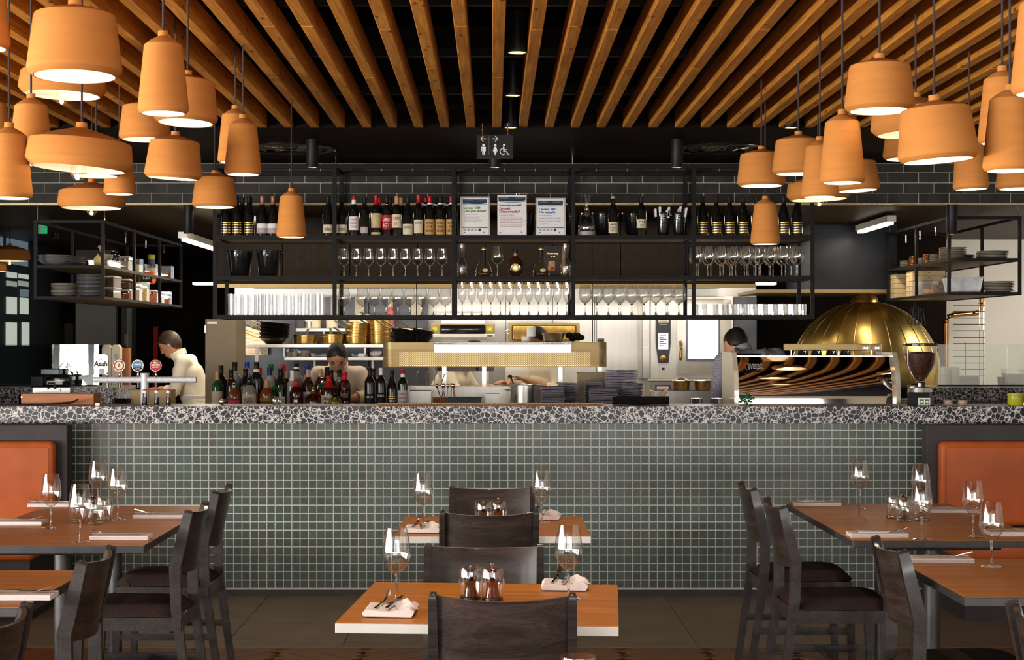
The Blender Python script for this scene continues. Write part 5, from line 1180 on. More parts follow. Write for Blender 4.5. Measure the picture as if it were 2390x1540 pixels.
tub((xs+.02, F/268, zl), (.10, .10, .12), 'clear tub of cream powder on the lower left shelf', .8, cream_f, white_cer); tub((xs+.02, F/262.5, zl), (.10, .10, .16), 'tall clear tub of pale pasta on the lower left shelf', .75, pasta, white_cer)
tub((xs+.03, F/257, zl), (.10, .10, .10), 'small clear tub of mixed vegetables on the lower left shelf', .8, red_f, paper); tub((xs+.03, F/246.5, zl), (.11, .11, .12), 'clear open jug tub at the far end of lower left shelf', .4, red_f); tub((xs+.03, F/251, zl), (.08, .1, .09), 'small clear tub with white lid on lower left shelf', .7, cream_f, paper)
t = thing('snack_bag', 'orange snack bag printed 120 on top of the left shelf tubs', 'bag', (xs+.02, F/259, zl+.165)); MB().rbox(-.075, .075, -.035, .035, 0, .11, .028, seg=3).build('bag_body', mat('orange_foil', (.62, .12, .02, 1), .3), t); MB().rbox(-.055, .05, -.037, -.034, .02, .085, .001).build('dark_label', ink, t, False)
mb = MB(); text(mb, '120', -.03, .045, w=.06, h=.03, y=-.0375, bold=.03); mb.build('lettering', white_i, t, False)
tub((xs, F/276, zm_), (.14, .14, .11), 'clear tub of cream jars on the upper left shelf', .75, cream_f, paper); tub((xs+.02, F/269, zm_), (.13, .15, .12), 'tall clear tub of flour bags on the upper left shelf', .6, cream_f); tub((xs+.03, F/246, zm_), (.13, .14, .12), 'open clear tub of brown grains, far end of upper left shelf', .55, nuts); tub((xs+.02, F/256, zm_), (.10, .1, .11), 'clear jug tub under the green spray can at left', .7, cream_f)
t = thing('spray_can', 'yellow green capped can above the clear jug on left shelf', 'can', (xs+.02, F/256, zm_+.111)); MB().lathe([(.028, 0), (.03, .004), (.03, .04), (.028, .042)], 18).build('can_body', mat('purple_print', (.08, .05, .25, 1), .4), t); MB().lathe([(.03, .042), (.031, .045), (.031, .085), (.001, .088)], 18).build('can_cap', mat('lime_cap', (.42, .48, .03, 1), .4), t)
t = thing('roasting_tray', 'shallow steel tray with dark aubergines on the upper left shelf', 'tray', (xs, F/289, zm_)); mb = MB().box(-.09, .09, -.16, .16, 0, .05); mb.f = [f for f in mb.f if f != (4, 5, 6, 7)]; mb.build('tray_pan', steel, t, False); MB().rbox(-.1, .1, -.17, .17, .05, .056, .002).build('tray_cover', steel, t, False)
t = thing('mortar', 'grey stone mortar on the upper left shelf', 'mortar', (xs-.0, F/287.5, zm_+.0565)); MB().lathe([(.03, 0), (.036, .004), (.052, .055), (.045, .055), (.026, .02), (.001, .018)], 20).build('mortar_bowl', stone_cer, t)
o = MB().lathe([(.014, 0), (.017, .02), (.012, .09), (.013, .12), (.001, .126)], 14).build('pestle', mat('pale_wood_pestle', (.45, .33, .19, 1), .6), None, True, 35, (xs-.005, F/287.5, zm_+.077), (0, -.5, 0)); tag(o, 'pale wooden pestle leaning out of the stone mortar', 'pestle')
for k, S in enumerate((283, 280)):
    t = thing('pepper_mill', ('left' if k == 0 else 'right')+' black pepper mill on the upper left shelf', 'mill', (xs, F/S, zm_+.057)); MB().lathe([(.022, 0), (.022, .01), (.015, .04), (.022, .06), (.022, .075), (.013, .088), (.001, .09)], 16).build('mill_body', black_gloss, t); MB().ball((0, 0, .095), .006).build('mill_knob', chrome, t)
for k, (px, S) in enumerate(((225, 296), (238, 292))):
    t = thing('napkin_fan', ('left' if k == 0 else 'right')+' yellow folded paper fan at the corner of the left shelf', 'napkin', (X(px, S), F/S+.05, zm_))
    for a in (-.4, 0, .4): MB().prism([(-.03, 0), (.03, 0), (.034, .06), (0, .10), (-.034, .06)], -.003, .003, Matrix.Rotation(a, 4, 'Z')).build('fan_leaf', mat('yellow_paper', (.62, .47, .18, 1), .8) if 'yellow_paper' not in MATS else MATS['yellow_paper'], t, False)
# wrapped white tub and clear bin on the right shelf
t = thing('wrapped_tub', 'white tub wrapped in crinkled plastic film on the right shelf', 'tub', (X(2254, 296), F/294, zr)); MB().prism([(-.115, 0), (.115, 0), (.14, .12), (-.14, .12)], -.08, .08).build('tub_body', mat('film_white', (.66, .66, .70, 1), .25, var=.25, scale=12, bump=.6), t, False); MB().rbox(-.145, .145, -.085, .085, .12, .132, .004).build('film_rim', glass_b, t)
tub((rs_[0]+.13, F/285, zr), (.24, .3, .12), 'clear bin of brown packets on the lower right shelf', .65, mat('brown_packets', (.35, .22, .14, 1), .7, var=.5, scale=25), None, 'bins on the right shelf', 'bin'); tub((rs_[0]+.13, F/274, zr), (.2, .16, .13), 'pale carton behind the clear bin on the right shelf', .95, paper, None, 'bins on the right shelf', 'bin')
# ================================================================== KITCHEN
def bxp(px0, px1, py0, py1, S, d, name, m, parent=None, bev=0, base=None):
    """box whose front face fills a picture rectangle at scale S; d = depth backwards; local to base"""
    b = base or Vector((0, 0, 0)); x0_, x1_ = X(px0, S)-b[0], X(px1, S)-b[0]; z0, z1 = Z(py1, S)-b[2], Z(py0, S)-b[2]; y = F/S-b[1]
    mb = MB().rbox(x0_, x1_, y, y+d, z0, z1, bev) if bev else MB().box(x0_, x1_, y, y+d, z0, z1)
    return mb.build(name, m, parent, bool(bev and bev > .01))
def kthing(name, label, cat, px, py, S, group=None): return thing(name, label, cat, W(px, py, S), 0, group)
def opent(mb):
    mb.f = [f for f in mb.f if len(f) == 4]; return mb
# pass bench
PZ = 1.03; YP = 11.45
pb = thing('kitchen_pass', 'steel pass bench between bar and kitchen under the gold gantry', 'bench', (0, YP, 0))
MB().rbox(X(470, 326), X(1690, 326), 0, 1.15, PZ-.04, PZ, .003).build('bench_top', steel, pb, False)
MB().box(X(470, 326), X(1690, 326), .03, .06, .1, PZ-.04).build('front_panel', steel_d, pb, False)
for k in range(5): MB().box(X(480+295*k, 326), X(480+295*k, 326)+.05, 1.05, 1.1, 0, PZ-.04).build('bench_leg', steel, pb, False)
# exhaust hood above the kitchen line
hd = thing('exhaust_hood', 'dark perforated exhaust hood above the kitchen line behind the shelf', 'hood', (0, F/280, 1.99))
hx0, hx1 = X(500, 280), X(1765, 280)
MB().box(hx0, hx1, .04, .06, 0, ZK-1.99).build('hood_front', dark_wall, hd, False); MB().box(hx0, hx1, .06, YK-F/280, .05, .07).build('hood_underside', steel_w, hd, False)
for k in range(8):
    a = hx0+(hx1-hx0)*k/8; MB().box(a+.004, a+(hx1-hx0)/8-.004, .02, .022, .02, ZK-1.99-.02).build('perforated_panel', perf_blk, hd, False)
MB().box(hx0, hx1, 0, .06, -.012, .018).build('hood_lit_edge', gold_flat, hd, False)  # gold colour stands in for warm light along the hood's lower edge
for k in range(5): MB().box(-2.6+k*1.05, -1.75+k*1.05, .5, .62, .03, .05).build('hood_lamp', glow('hood_tube', (1, .9, .7, 1), 6) if 'hood_tube' not in MATS else MATS['hood_tube'], hd, False)
# wall finishes of the kitchen line
MB().box(X(550, 246), X(1000, 246), F/246, F/246+.03, .0, 1.95).build('steel_wall_panel', steel_d, wk, False)
MB().box(X(1713, 246), X(1766, 246), F/246, F/246+.03, .0, 1.95).build('steel_wall_panel', steel_d, wk, False)
for px in (600, 690, 780, 860): bxp(px, px+1.5, 700, 940, 246.5, .004, 'panel_joint', black_matte, wk)
for px in (1180, 1290, 1392): bxp(px, px+1.2, 690, 940, 241, .004, 'panel_joint', steel_d, wk)
for i, (px, w_) in enumerate(((772, 16), (828, 22), (905, 12), (960, 24))): bxp(px, px+w_, 690, 742, 247, .02, 'cream_upright', cream_cer, wk)
cb = kthing('tall_cabinet', 'tall beige cabinet door behind the left end of the bar', 'cabinet', 515, 942, 282); cb.location.z = 0
MB().rbox(-.128, .128, 0, .5, 0, Z(745, 282), .003).build('cabinet_door', beige_door, cb, False); MB().box(-.11, -.03, -.002, 0, Z(756, 282), Z(750, 282)).build('white_sticker', paper, cb, False)
for z in (.9, 1.6): MB().box(-.13, -.118, -.012, 0, z, z+.06).build('hinge', steel, cb, False)
for i, (a, b, c_, d) in enumerate(((557, 590, 762, 824), (588, 626, 768, 828), (575, 618, 800, 829))):
    t = kthing('posted_sheet', ('tall cream checklist', 'cream checklist with red lines', 'lower cream checklist')[i]+' taped to the kitchen wall', 'paper', (a+b)/2, d, 247-.15*0)
    t.location.y = F/247-.004-.003*i; S = F/t.location.y; MB().box((a-(a+b)/2)/S, (b-(a+b)/2)/S, -.001, .001, 0, (d-c_)/S).build('sheet', paper_c, t, False)
    mb = MB()
    for k in range(6): mb.box((a-(a+b)/2+4)/S, (b-(a+b)/2-4)/S, -.0016, -.001, (d-c_)/S*(.15+.13*k), (d-c_)/S*(.15+.13*k)+.0022)
    mb.build('printed_lines', red_i, t, False)
# steel shelves with pans
def kshelf(px0, px1, py, S, d, label):
    t = kthing('wall_shelf', label, 'shelf', (px0+px1)/2, py, S, 'steel kitchen wall shelves'); w = (px1-px0)/S
    MB().rbox(-w/2, w/2, 0, d, -.03, 0, .003).build('shelf_board', steel_w, t, False)
    for f in (-.3, .3): MB().prism([(0, -.03), (.02, -.03), (.02, -.12), (0, -.12)], d-.2, d, Matrix.Translation((w*f, 0, 0))).build('bracket', steel, t, False)
    return Z(py, S)
YSH = F/262; dsh = F/246-F/262
zA = kshelf(570, 900, 803, 262, dsh, 'steel wall shelf loaded with brass pans'); zB = kshelf(663, 900, 833, 262, dsh, 'lower steel wall shelf behind the bending cook'); zC = kshelf(690, 985, 766, 252, F/246-F/252, 'upper steel wall shelf with white tubs and rolls')
bxp(595, 603, 811, 870, 263, .03, 'shelf_post', white_cer, pb, base=Vector(pb.location))
def pan(loc, r, h, label, m, n=1, tilt=0, fl=0, dz=None, group='brass saute pans', rzs=None):
    for k in range(n):
        t = thing('saute_pan', label if n == 1 else label+', %s from bottom' % ORD[k], 'pan', (loc[0], loc[1], loc[2]+k*(dz or h*.4)), (0, tilt*(k > 0)*k/max(n-1, 1), 0), group)
        opent(MB().lathe([(.001, 0), (r*(.92-fl), 0), (r*(.97-fl), .006), (r*(1-fl*.35), h*.5), (r, h-.003), (r*1.03, h), (r*.985, h), (r*(.97-fl*.35), h*.5), (r*(.95-fl), .01), (.001, .006)], 28)).build('pan_body', m, t)
        MB().lathe([(r+.0005, h*.72), (r+.0025, h*.74), (r+.0005, h*.76)], 28).build('rim_line', brass_s if m is goldmet else panblack, t)
        a = (rzs[k % len(rzs)] if rzs else 2.2)
        MB().bar([(r*math.cos(a), r*math.sin(a), h*.75), ((r+.06)*math.cos(a), (r+.06)*math.sin(a), h*.95), ((r+.2)*math.cos(a), (r+.2)*math.sin(a), h*1.25+.03)], .007, .022, (-math.sin(a), math.cos(a), 0)).build('handle', steel if m is goldmet else goldmet, t)
yA = YSH+.16; Sa = F/yA
def onA(px): return (X(px, Sa), yA, zA+.001)
pan(onA(712), .108, .085, 'single brass saute pan with upright handle, left one', goldmet, rzs=[1.6]); pan(onA(777), .108, .09, 'single brass saute pan with upright handle, right one', goldmet, rzs=[1.75])
pan(onA(833), .108, .095, 'brass saute pan in the leaning stack', goldmet, 3, .12, dz=.05, rzs=[2.4]); pan(onA(886), .105, .09, 'brass saute pan in the tallest stack', goldmet, 5, -.1, dz=.042, rzs=[2.2])
pan(onA(640), .140, .075, 'black wok with brass handle in the left stack', panblack, 5, .10, fl=.42, dz=.03, group='black woks', rzs=[2.9, 3.3, 3.6])
for i, (px, m_, h) in enumerate(((762, steel, .07), (735, cream_cer, .12), (775, cream_cer, .12), (828, cream_cer, .1), (848, white_cer, .13))):
    S = F/(F/252+.12); t = thing('storage_tub', ('steel tray', 'cream tub second', 'cream tub third', 'cream paper roll', 'white tub last')[i]+' from left on the upper kitchen shelf', 'tub', (X(px-(40 if i == 0 else 0), S), F/S, zC+.001), 0, 'tubs on the upper kitchen shelf')
    MB().lathe([(.05, 0), (.054, .004), (.056, h), (.04, h+.003), (.001, h+.003)], 20).build('tub_body', m_, t); MB().lathe([(.057, h-.006), (.059, h-.004), (.058, h+.004), (.001, h+.006)], 20).build('tub_rim', m_, t)
t = thing('detergent_bottle', 'pink plastic bottle on the upper kitchen shelf', 'bottle', (X(912, 248), F/248.5, zC+.001)); MB().lathe([(.03, 0), (.033, .004), (.033, .16), (.02, .19), (.012, .2), (.012, .22)], 16).build('bottle_body', mat('pink_plastic', (.65, .12, .15, 1), .4), t); MB().lathe([(.014, .2), (.014, .235), (.001, .236)], 12).build('bottle_cap', white_cer, t)
for i, (px, m_, h) in enumerate(((683, cream_f, .07), (710, red_f, .055), (745, cream_cer, .03), (840, paper_c, .03))): tub((X(px, Sa), yA, zB+.001), (.1 if i < 2 else .14, .1, h), ('clear tub of cream powder', 'clear tub of orange mix', 'low white dish', 'low cream dish')[i]+' on the lower kitchen shelf', .6, m_, None, 'tubs on the lower kitchen shelf')
t = thing('folded_cloth', 'crumpled pinkish cloth on the lower kitchen shelf', 'cloth', (X(878, Sa), yA-.1, zB+.001)); MB().ball((0, 0, .028), .03, 16, 10, (1.7, 1, 1)).ball((.03, .01, .04), .02, 12, 8, (1.4, 1, .8)).build('cloth_lump', linen, t)
# gold heat gantry
GY, GD = F/305, .42; g0, g1 = X(893, 305), X(1417, 305); zg0, zg1 = Z(857, 305), Z(798, 305)
gt = thing('heat_gantry', 'long perforated gold heat lamp gantry over the pass', 'gantry', (0, GY, zg0))
def stadium(x0_, x1_, y0, y1, r=.07, n=6):
    pts = []
    for cx_, cy_, a0 in ((x1_-r, y0+r, -pi/2), (x1_-r, y1-r, 0), (x0_+r, y1-r, pi/2), (x0_+r, y0+r, pi)):
        for k in range(n+1): a = a0+pi/2*k/n; pts.append((cx_+r*math.cos(a), cy_+r*math.sin(a)))
    return pts
def wall_loop(z0, z1, m, name, parent, inset=0):
    pts = stadium(g0+inset, g1-inset, inset, GD-inset); n = len(pts)
    MB().add([(x, y, z0) for x, y in pts]+[(x, y, z1) for x, y in pts], [(i, (i+1) % n, (i+1) % n+n, i+n) for i in range(n)]).build(name, m, parent)
hz_ = zg1-zg0
wall_loop(0, hz_*.72, gold_perf, 'perforated_skirt', gt); wall_loop(hz_*.72, hz_, gold_flat, 'upper_band', gt)
MB().plate(stadium(g0, g1, 0, GD), hz_-.004, hz_).build('gantry_top', gold_flat, gt, False)
MB().box(g0+.12, g1-.12, .12, GD-.12, hz_*.04, hz_*.6).build('heat_element_tray', glow('warm_heat_element', (1, .72, .36, 1), 1.1), gt, False)
for px in (1037, 1130, 1308, 1400): MB().box(X(px, 300)-.016, X(px, 300)+.016, .2, .232, PZ-zg0, hz_*.03).build('gantry_post', steel, gt, False)
for s_ in (0, 1): MB().cyl(((g0+.25) if not s_ else (g1-.1), .2, hz_), ((g0+.25) if not s_ else (g1-.1), .2, 2.6-zg0+.0), .004, n=6).build('suspension_cable', steel_blk, gt)
rl = thing('ticket_rail', 'polished steel ticket rail on the front of the gold gantry', 'rail', (X(1173, 307), GY-.03, Z(823, 307))); wr = 161/307
MB().box(-wr, wr, 0, .006, 0, .05).build('rail_blade', steel, rl, False)
MB().box(-wr, wr, .0, .012, .05, .062).build('rail_lip', steel_w, rl, False); MB().cyl((-wr, 0, .07), (wr, 0, .07), .007, n=12).build('rail_tube', chrome, rl)
for k in range(6): MB().box(-wr+.01+k*wr*.39, -wr+.016+k*wr*.39, -.002, .012, .05, .078).build('rail_clip', steel, rl, False)
# under-gantry warmer strip and things on the gantry
t = thing('warmer_control', 'dark control strip with knobs hanging below the gantry', 'control', (X(1085, 295), GY+.3, Z(866, 295))); MB().rbox(-.23, .23, 0, .05, 0, .04, .003).build('strip_body', mat('dark_red_brown', (.035, .008, .006, 1), .3), t, False)
for dx in (-.2, .1): MB().cyl((dx, -.012, .02), (dx, 0, .02), .013, n=14).build('control_knob', steel_blk, t)
MB().cyl((.14, -.004, .02), (.14, 0, .02), .004, n=8).build('pilot_light', glow('amber_pilot', (1, .8, .2, 1), 5), t)
zt_ = zg1+.001; yT = GY+.22; ST_ = F/yT
for i, px in enumerate((935, 952, 985)): pan((X(px, ST_), yT+.02*i, zt_), .085, .05, 'dark frying pan on the gantry top, %s stack' % ('left', 'middle', 'right')[i], panblack, 2, .2, fl=.3, dz=.045, group='dark frying pans', rzs=[.5+i, 2.6])
for i, (px, z0) in enumerate(((1234, 0), (1240, .042))):
    o = MB().lathe([(.001, 0), (.034, 0), (.036, .003), (.036, .04 if i == 0 else .072), (.012, .041 if i == 0 else .073), (.011, .03)], 20).build('paper_roll', paper, None, True, 35, (X(px-6 if i == 0 else px, ST_), yT, zt_+z0+.001)); tag(o, ('lower', 'upper')[i]+' white docket paper roll on the gantry top', 'roll')
t = thing('steel_bowl', 'steel bowl with brass rim on the gantry top', 'bowl', (X(1292, ST_), yT, zt_)); opent(MB().lathe([(.06, 0), (.075, .006), (.088, .06), (.094, .066), (.088, .066), (.07, .01), (.001, .008)], 24)).build('bowl_body', steel, t); MB().lathe([(.089, .064), (.098, .068), (.089, .07)], 24).build('brass_rim', goldmet, t)
t = thing('crumpled_cloth', 'crumpled black cloth on the right of the gantry top', 'cloth', (X(1343, ST_), yT, zt_)); mb = MB()
for k in range(9): mb.ball((random.uniform(-.05, .05), random.uniform(-.03, .03), .03+random.uniform(-.004, .02)), random.uniform(.02, .03), 8, 6, (1.2, 1, 1))
mb.build('cloth_lump', black_matte, t, False)
t = thing('docket_box', 'small grey box at the right end of the gantry top', 'box', (X(1402, ST_), yT, zt_)); MB().rbox(-.026, .026, -.03, .03, 0, .026, .003).build('box_body', grey_cer, t); MB().box(-.02, .02, -.031, -.0302, .005, .012).build('box_slot', ink, t, False)
# salamander grill and tray
S = 254; t = kthing('salamander_grill', 'steel salamander grill with dark slot and lime stickers', 'grill', 1080, 787, S)
MB().rbox(-.295, .295, 0, .35, .0, .03, .003).build('lower_tray', steel_w, t, False); MB().rbox(-.295, .295, .02, .35, .03, .125, .004).build('grill_body', gold_flat, t, False)
MB().rbox(-.21, .21, .0, .021, .032, .115, .01, seg=2).build('grill_slot', black_gloss, t); MB().tube([(-.205, -.015, .05), (-.205, -.015, .11), (.205, -.015, .11), (.205, -.015, .05)], .006, 8).build('pull_handle', black_sat, t)
lime = mat('lime_sticker', (.48, .55, .02, 1), .6)
for dx in (-.255, .245): MB().box(dx-.02, dx+.02, .018, .0195, .06, .09).build('lime_sticker', lime, t, False)
MB().box(.225, .275, -.0015, 0, .006, .024).build('display', black_gloss, t, False); MB().box(-.19, .22, .05, .3, -.06, 0).build('support_block', white_cer, t, False); MB().box(-.2, .2, .1, .3, .125, .22).build('flue_box', steel_w, t, False)
MB().box(-.2, .24, .06, .34, -Z(787, S), -.06).build('stand', steel, t, False)
S = 252; t = kthing('baking_tray', 'large gold toned tray standing upright against the steel wall', 'tray', 1270, 797, S); t.rotation_euler = (-.1, 0, 0)
MB().rbox(-.33, .33, 0, .012, 0, .17, .004).build('tray_rim', gold_flat, t, False); MB().rbox(-.30, .30, -.008, .003, .012, .155, .02, seg=3).build('tray_dish', goldmet, t)
for dx in (-.34, .34): MB().tube([(dx*.97, -.002, .07), (dx*1.05, -.01, .08), (dx*1.05, -.01, .1), (dx*.97, -.002, .11)], .004).build('tray_handle', steel, t)
kb = thing('kitchen_range', 'steel cooking range along the kitchen back wall', 'range', (0, F/256, 0)); MB().rbox(X(560, 256), X(1495, 256), 0, F/246-F/256-.01, .1, .92, .003).build('range_body', steel, kb, False); MB().rbox(X(560, 256), X(1495, 256), -.02, F/246-F/256-.01, .92, .95, .003).build('range_top', steel_w, kb, False); MB().box(X(1180, 256), X(1360, 256), .1, .4, .95, Z(797.5, 252)).build('back_riser', steel_w, kb, False)
# combi oven
S = 248; ov = kthing('combi_oven', 'tall stainless combi oven with control panel and bright glass door', 'oven', 1610, 935, S); ov.location.z = 0; oz_ = lambda y: Z(y, S); ox_ = lambda x: (x-1610)/S
MB().rbox(ox_(1518), ox_(1712), 0, .75*.7, oz_(884), 1.95, .006).build('oven_body', steel_w, ov, False); MB().rbox(ox_(1500), ox_(1518), .05, .5, oz_(884), 1.95, .004).build('oven_side_column', steel, ov, False)
MB().rbox(ox_(1518), ox_(1712), .0, .5, .1, oz_(889), .006).build('lower_oven', steel, ov, False); MB().rbox(ox_(1512), ox_(1715), -.02, .5, oz_(889), oz_(884), .003).build('joint_strip', steel_w, ov, False)
MB().rbox(ox_(1579), ox_(1706), -.035, -.002, oz_(873), 1.93, .008, seg=2).build('oven_door', steel_w, ov)
MB().rbox(ox_(1600), ox_(1679), -.042, -.034, oz_(843), oz_(735), .006, seg=2).build('door_window_frame', mat('slate_frame', (.16, .17, .21, 1), .4), ov)
MB().rbox(ox_(1604), ox_(1675), -.045, -.0425, oz_(837), oz_(738), .004).build('lit_window', glow('lit_oven_window', (.95, .97, 1, 1), 1.3), ov, False)
MB().tube([(ox_(1587), -.04, oz_(838)), (ox_(1587), -.07, oz_(832)), (ox_(1588), -.075, oz_(815)), (ox_(1587), -.07, oz_(803)), (ox_(1587), -.04, oz_(798))], [.016, .017, .015, .017, .016], 12).build('door_handle', goldmet, ov)
MB().prism([(ox_(1530), oz_(735)), (ox_(1565), oz_(735)), (ox_(1565), oz_(800)), (ox_(1560), oz_(847)), (ox_(1536), oz_(847)), (ox_(1530), oz_(800))], -.02, -.001).build('control_panel', mat('slate_control', (.05, .052, .06, 1), .35), ov, False)
MB().box(ox_(1536), ox_(1559), -.0215, -.0202, oz_(815), oz_(777)).build('screen', glow('control_screen', (.8, .86, .95, 1), .9), ov, False)
mb = MB()
for k in range(6): mb.box(ox_(1538), ox_(1538+(10 if k % 2 else 17)), -.0225, -.0216, oz_(783+5*k), oz_(780.5+5*k))
mb.build('screen_icons', ink_grey, ov, False)
MB().box(ox_(1535), ox_(1560), -.0215, -.0202, oz_(752.5), oz_(747)).build('logo_plate', white_i, ov, False); mb = MB(); text(mb, 'RATIONAL', ox_(1536), oz_(751.5), w=23/S, h=3.4/S, y=-.0225, bold=.03); mb.build('logo_lettering', red_i, ov, False)
mb = MB(); text(mb, 'SelfCookingCenter', ox_(1538.5), oz_(758), w=18/S, h=1.8/S, y=-.0212); mb.build('model_lettering', white_i, ov, False)
MB().lathe([(.028, 0), (.03, .004), (.03, .014), (.02, .02), (.001, .021)], 20, M=Matrix.Translation((ox_(1547), -.02, oz_(837))) @ Matrix.Rotation(pi/2, 4, 'X')).build('dial', goldmet, ov)
MB().box(ox_(1529), ox_(1566), -.004, -.001, oz_(914), oz_(898)).build('lower_logo_plate', steel_d, ov, False); MB().box(ox_(1533), ox_(1560), -.006, -.0045, oz_(909), oz_(902)).build('lower_logo_field', white_i, ov, False); mb = MB(); text(mb, 'RATIONAL', ox_(1534.5), oz_(907.5), w=24/S, h=4/S, y=-.0068, bold=.03); mb.build('lower_logo_lettering', red_i, ov, False)
MB().box(ox_(1505), ox_(1514), .03, .049, oz_(882), oz_(873)).build('hinge', steel, ov, False); MB().box(ox_(1545), ox_(1551), -.006, -.0, oz_(863), oz_(858)).build('port', black_sat, ov, False)
MB().box(ox_(1388), ox_(1389.5), .1, .11, oz_(797), 1.95).build('black_cable', black_sat, ov, False)
# brass domed pizza oven
S = 250; cx_, Yd = X(2020, S), F/S; po = thing('domed_pizza_oven', 'big brass domed pizza oven with panelled gores', 'oven', (cx_, Yd, 0)); R = 170/S; zc = 1.235; Hd = Z(703, S)-zc
NG = 24; gm = MB(); vs = []; fs = []; na, nb = 5, 14
for i in range(na+1):
    a = -pi/NG*.985+2*pi/NG*.985*i/na
    for j in range(nb+1):
        b = -.55+(pi/2-.16+.55)*j/nb; vs.append((R*math.cos(b)*math.cos(a), R*math.cos(b)*math.sin(a), Hd*math.sin(b)))
for i in range(na):
    for j in range(nb): k_ = i*(nb+1)+j; fs.append((k_, k_+nb+1, k_+nb+2, k_+1))
gore = gm.add(vs, fs).mesh('dome_panel', brass)
se = MB(); pts = [(R*1.002*math.cos(b), 0, Hd*1.002*math.sin(b)) for b in [-.5+(pi/2-.16+.5)*j/20 for j in range(21)]]; seam_me = se.tube(pts, .0022, 5).mesh('dome_seam', brass_s)
for k in range(NG): inst(gore, 'dome_panel', po, (0, 0, zc), (0, 0, 2*pi*k/NG)); inst(seam_me, 'dome_seam', po, (0, 0, zc), (0, 0, 2*pi*(k+.5)/NG))
MB().lathe([(R*.985, -.5), (R*.985, .0)], 32, (0, 0, zc)).build('dome_core', black_matte, po)
MB().lathe([(R*.9, .1), (R*.9, zc-.38), (R*.87, zc-.34)], 32).build('oven_plinth', panel_blk, po)
MB().lathe([(.13, 0), (.125, .03), (.085, .09), (.085, .5)], 24, (-.01, 0, zc+Hd*.985)).build('flue', goldmet, po)
t = thing('oven_hood', 'black steel box hood above the brass pizza oven', 'hood', (X(1985, 258), F/258, Z(683, 258))); MB().box(-.36, .42, 0, 1.2, .03, ZK-Z(683, 258)).build('hood_box', mat('blued_black_steel', (.022, .024, .03, 1), .38, .5, var=.5, scale=2), t, False); MB().box(-.85, .44, -.02, 1.2, 0, .028).build('hood_lit_brim', gold_flat, t, False)  # gold brim stands in for the lit underside of the black hood
# right-hand return counter, glass screen, rack and copper pipe
def ret_counter(xa, xb, label, thick, tl):
    t = thing('return_counter', label, 'counter', (0, F/280, 0), 0, 'terrazzo return counters'); zt = 1.145
    MB().rbox(xa, xb, 0, .75, zt-thick, zt, .002).build('terrazzo_slab', terr, t, False); MB().box(xa, xb, .03, .7, 0, zt-thick).build('counter_body', panel_blk, t, False)
    if tl:
        for k in range(int((xb-xa)/.05)): inst(tmesh, 'mosaic_tile', t, (xa+k*.05, .02, zt-thick-.05))
    return zt
zr2 = ret_counter(X(2172, 280), 5.4, 'terrazzo return counter in the right rear, below a glass screen', .11, True)
zl2 = ret_counter(-5.0, X(270, 280), 'terrazzo return counter in the left rear, below a glass screen', .17, False)
def screen(xs_, label, ztop, zb_):
    t = thing('glass_screen', label, 'screen', (0, F/273, zb_+.001), 0, 'counter glass screens')
    for a, b in zip(xs_[:-1], xs_[1:]): MB().box(a+.002, b-.002, 0, .01, 0, ztop-zb_).build('glass_pane', screen_gl, t, False)
    MB().box(xs_[0], xs_[-1], -.01, .02, .0, .012).build('base_channel', black_sat, t, False)
screen([X(2189, 273), 4.4, 5.3], 'clear glass screen on the right rear counter', Z(804, 273), zr2); screen([-4.9, X(157, 273), X(231, 273)], 'reflective glass screen on the left rear counter', Z(804, 273), zl2)
def rt(px): return (X(px, 266), F/266, zr2+.001)
for i, (px, m_, r, h) in enumerate(((2207, white_cer, .045, .16), (2230, white_cer, .045, .155))):
    t = thing('white_canister', ('left', 'right')[i]+' white canister behind the right glass screen', 'canister', rt(px), 0, 'white canisters'); MB().lathe([(r*.96, 0), (r, .004), (r, h), (r*.9, h+.003), (.001, h+.003)], 22).build('canister_body', m_, t); MB().lathe([(r+.001, h*.5), (r+.002, h*.51), (r+.001, h*.52)], 22).build('canister_joint', grey_cer, t)
for k in range(3):
    o = MB().rbox(-.072, .072, -.06, .06, 0, .028, .004).build('grey_tray', mat('pale_grey_plastic', (.5, .5, .55, 1), .4) if 'pale_grey_plastic' not in MATS else MATS['pale_grey_plastic'], None, False, 35, (rt(2262)[0], rt(2262)[1], zr2+.001+k*.029)); tag(o, 'flat grey box behind right glass screen, %s from bottom' % ORD[k], 'box', 'flat grey boxes')
tub(rt(2364), (.16, .14, .14), 'frosted clear crate far right behind the glass screen', .75, paper, None, 'crates behind glass', 'crate')
t = thing('red_cup', 'small red cup behind the right glass screen', 'cup', rt(2335)); opent(MB().lathe([(.02, 0), (.022, .003), (.027, .07), (.025, .07), (.02, .006), (.001, .005)], 16)).build('cup_wall', red_l, t); MB().lathe([(.0265, .068), (.029, .07), (.0265, .072)], 16).build('cup_rim', red_l, t)
cpz = 231; cp = thing('copper_pipe', 'bent copper pipe running down the cream wall', 'pipe', W(2208, 870, cpz)); b0 = Vector(cp.location)
MB().tube([W(2208, 905, cpz)-b0, W(2208, 760, cpz)-b0, W(2209, 748, cpz)-b0, W(2214, 739, cpz)-b0, W(2224, 735, cpz)-b0, W(2275, 731, cpz)-b0, W(2285, 729, cpz)-b0, W(2290, 722, cpz)-b0, W(2291, 712, cpz)-b0, W(2291, 600, cpz)-b0], .026, 14).build('pipe_run', copper, cp)
for p_ in ((2208, 752), (2222, 735.5), (2272, 731.5), (2291, 708)): MB().ball(W(*p_, cpz)-b0, .032, 14, 8, (1, 1, .6)).build('pipe_collar', copper, cp)
rk = thing('rod_rack', 'tall rack of thin black rods before the cream wall', 'rack', W(2262, 905, 240)); b0 = Vector(rk.location)
for k in range(12): MB().tube([W(2225, 712+15*k, 240)-b0, W(2298, 712+15*k, 240)-b0], .0045, 6).build('rod', black_sat, rk)
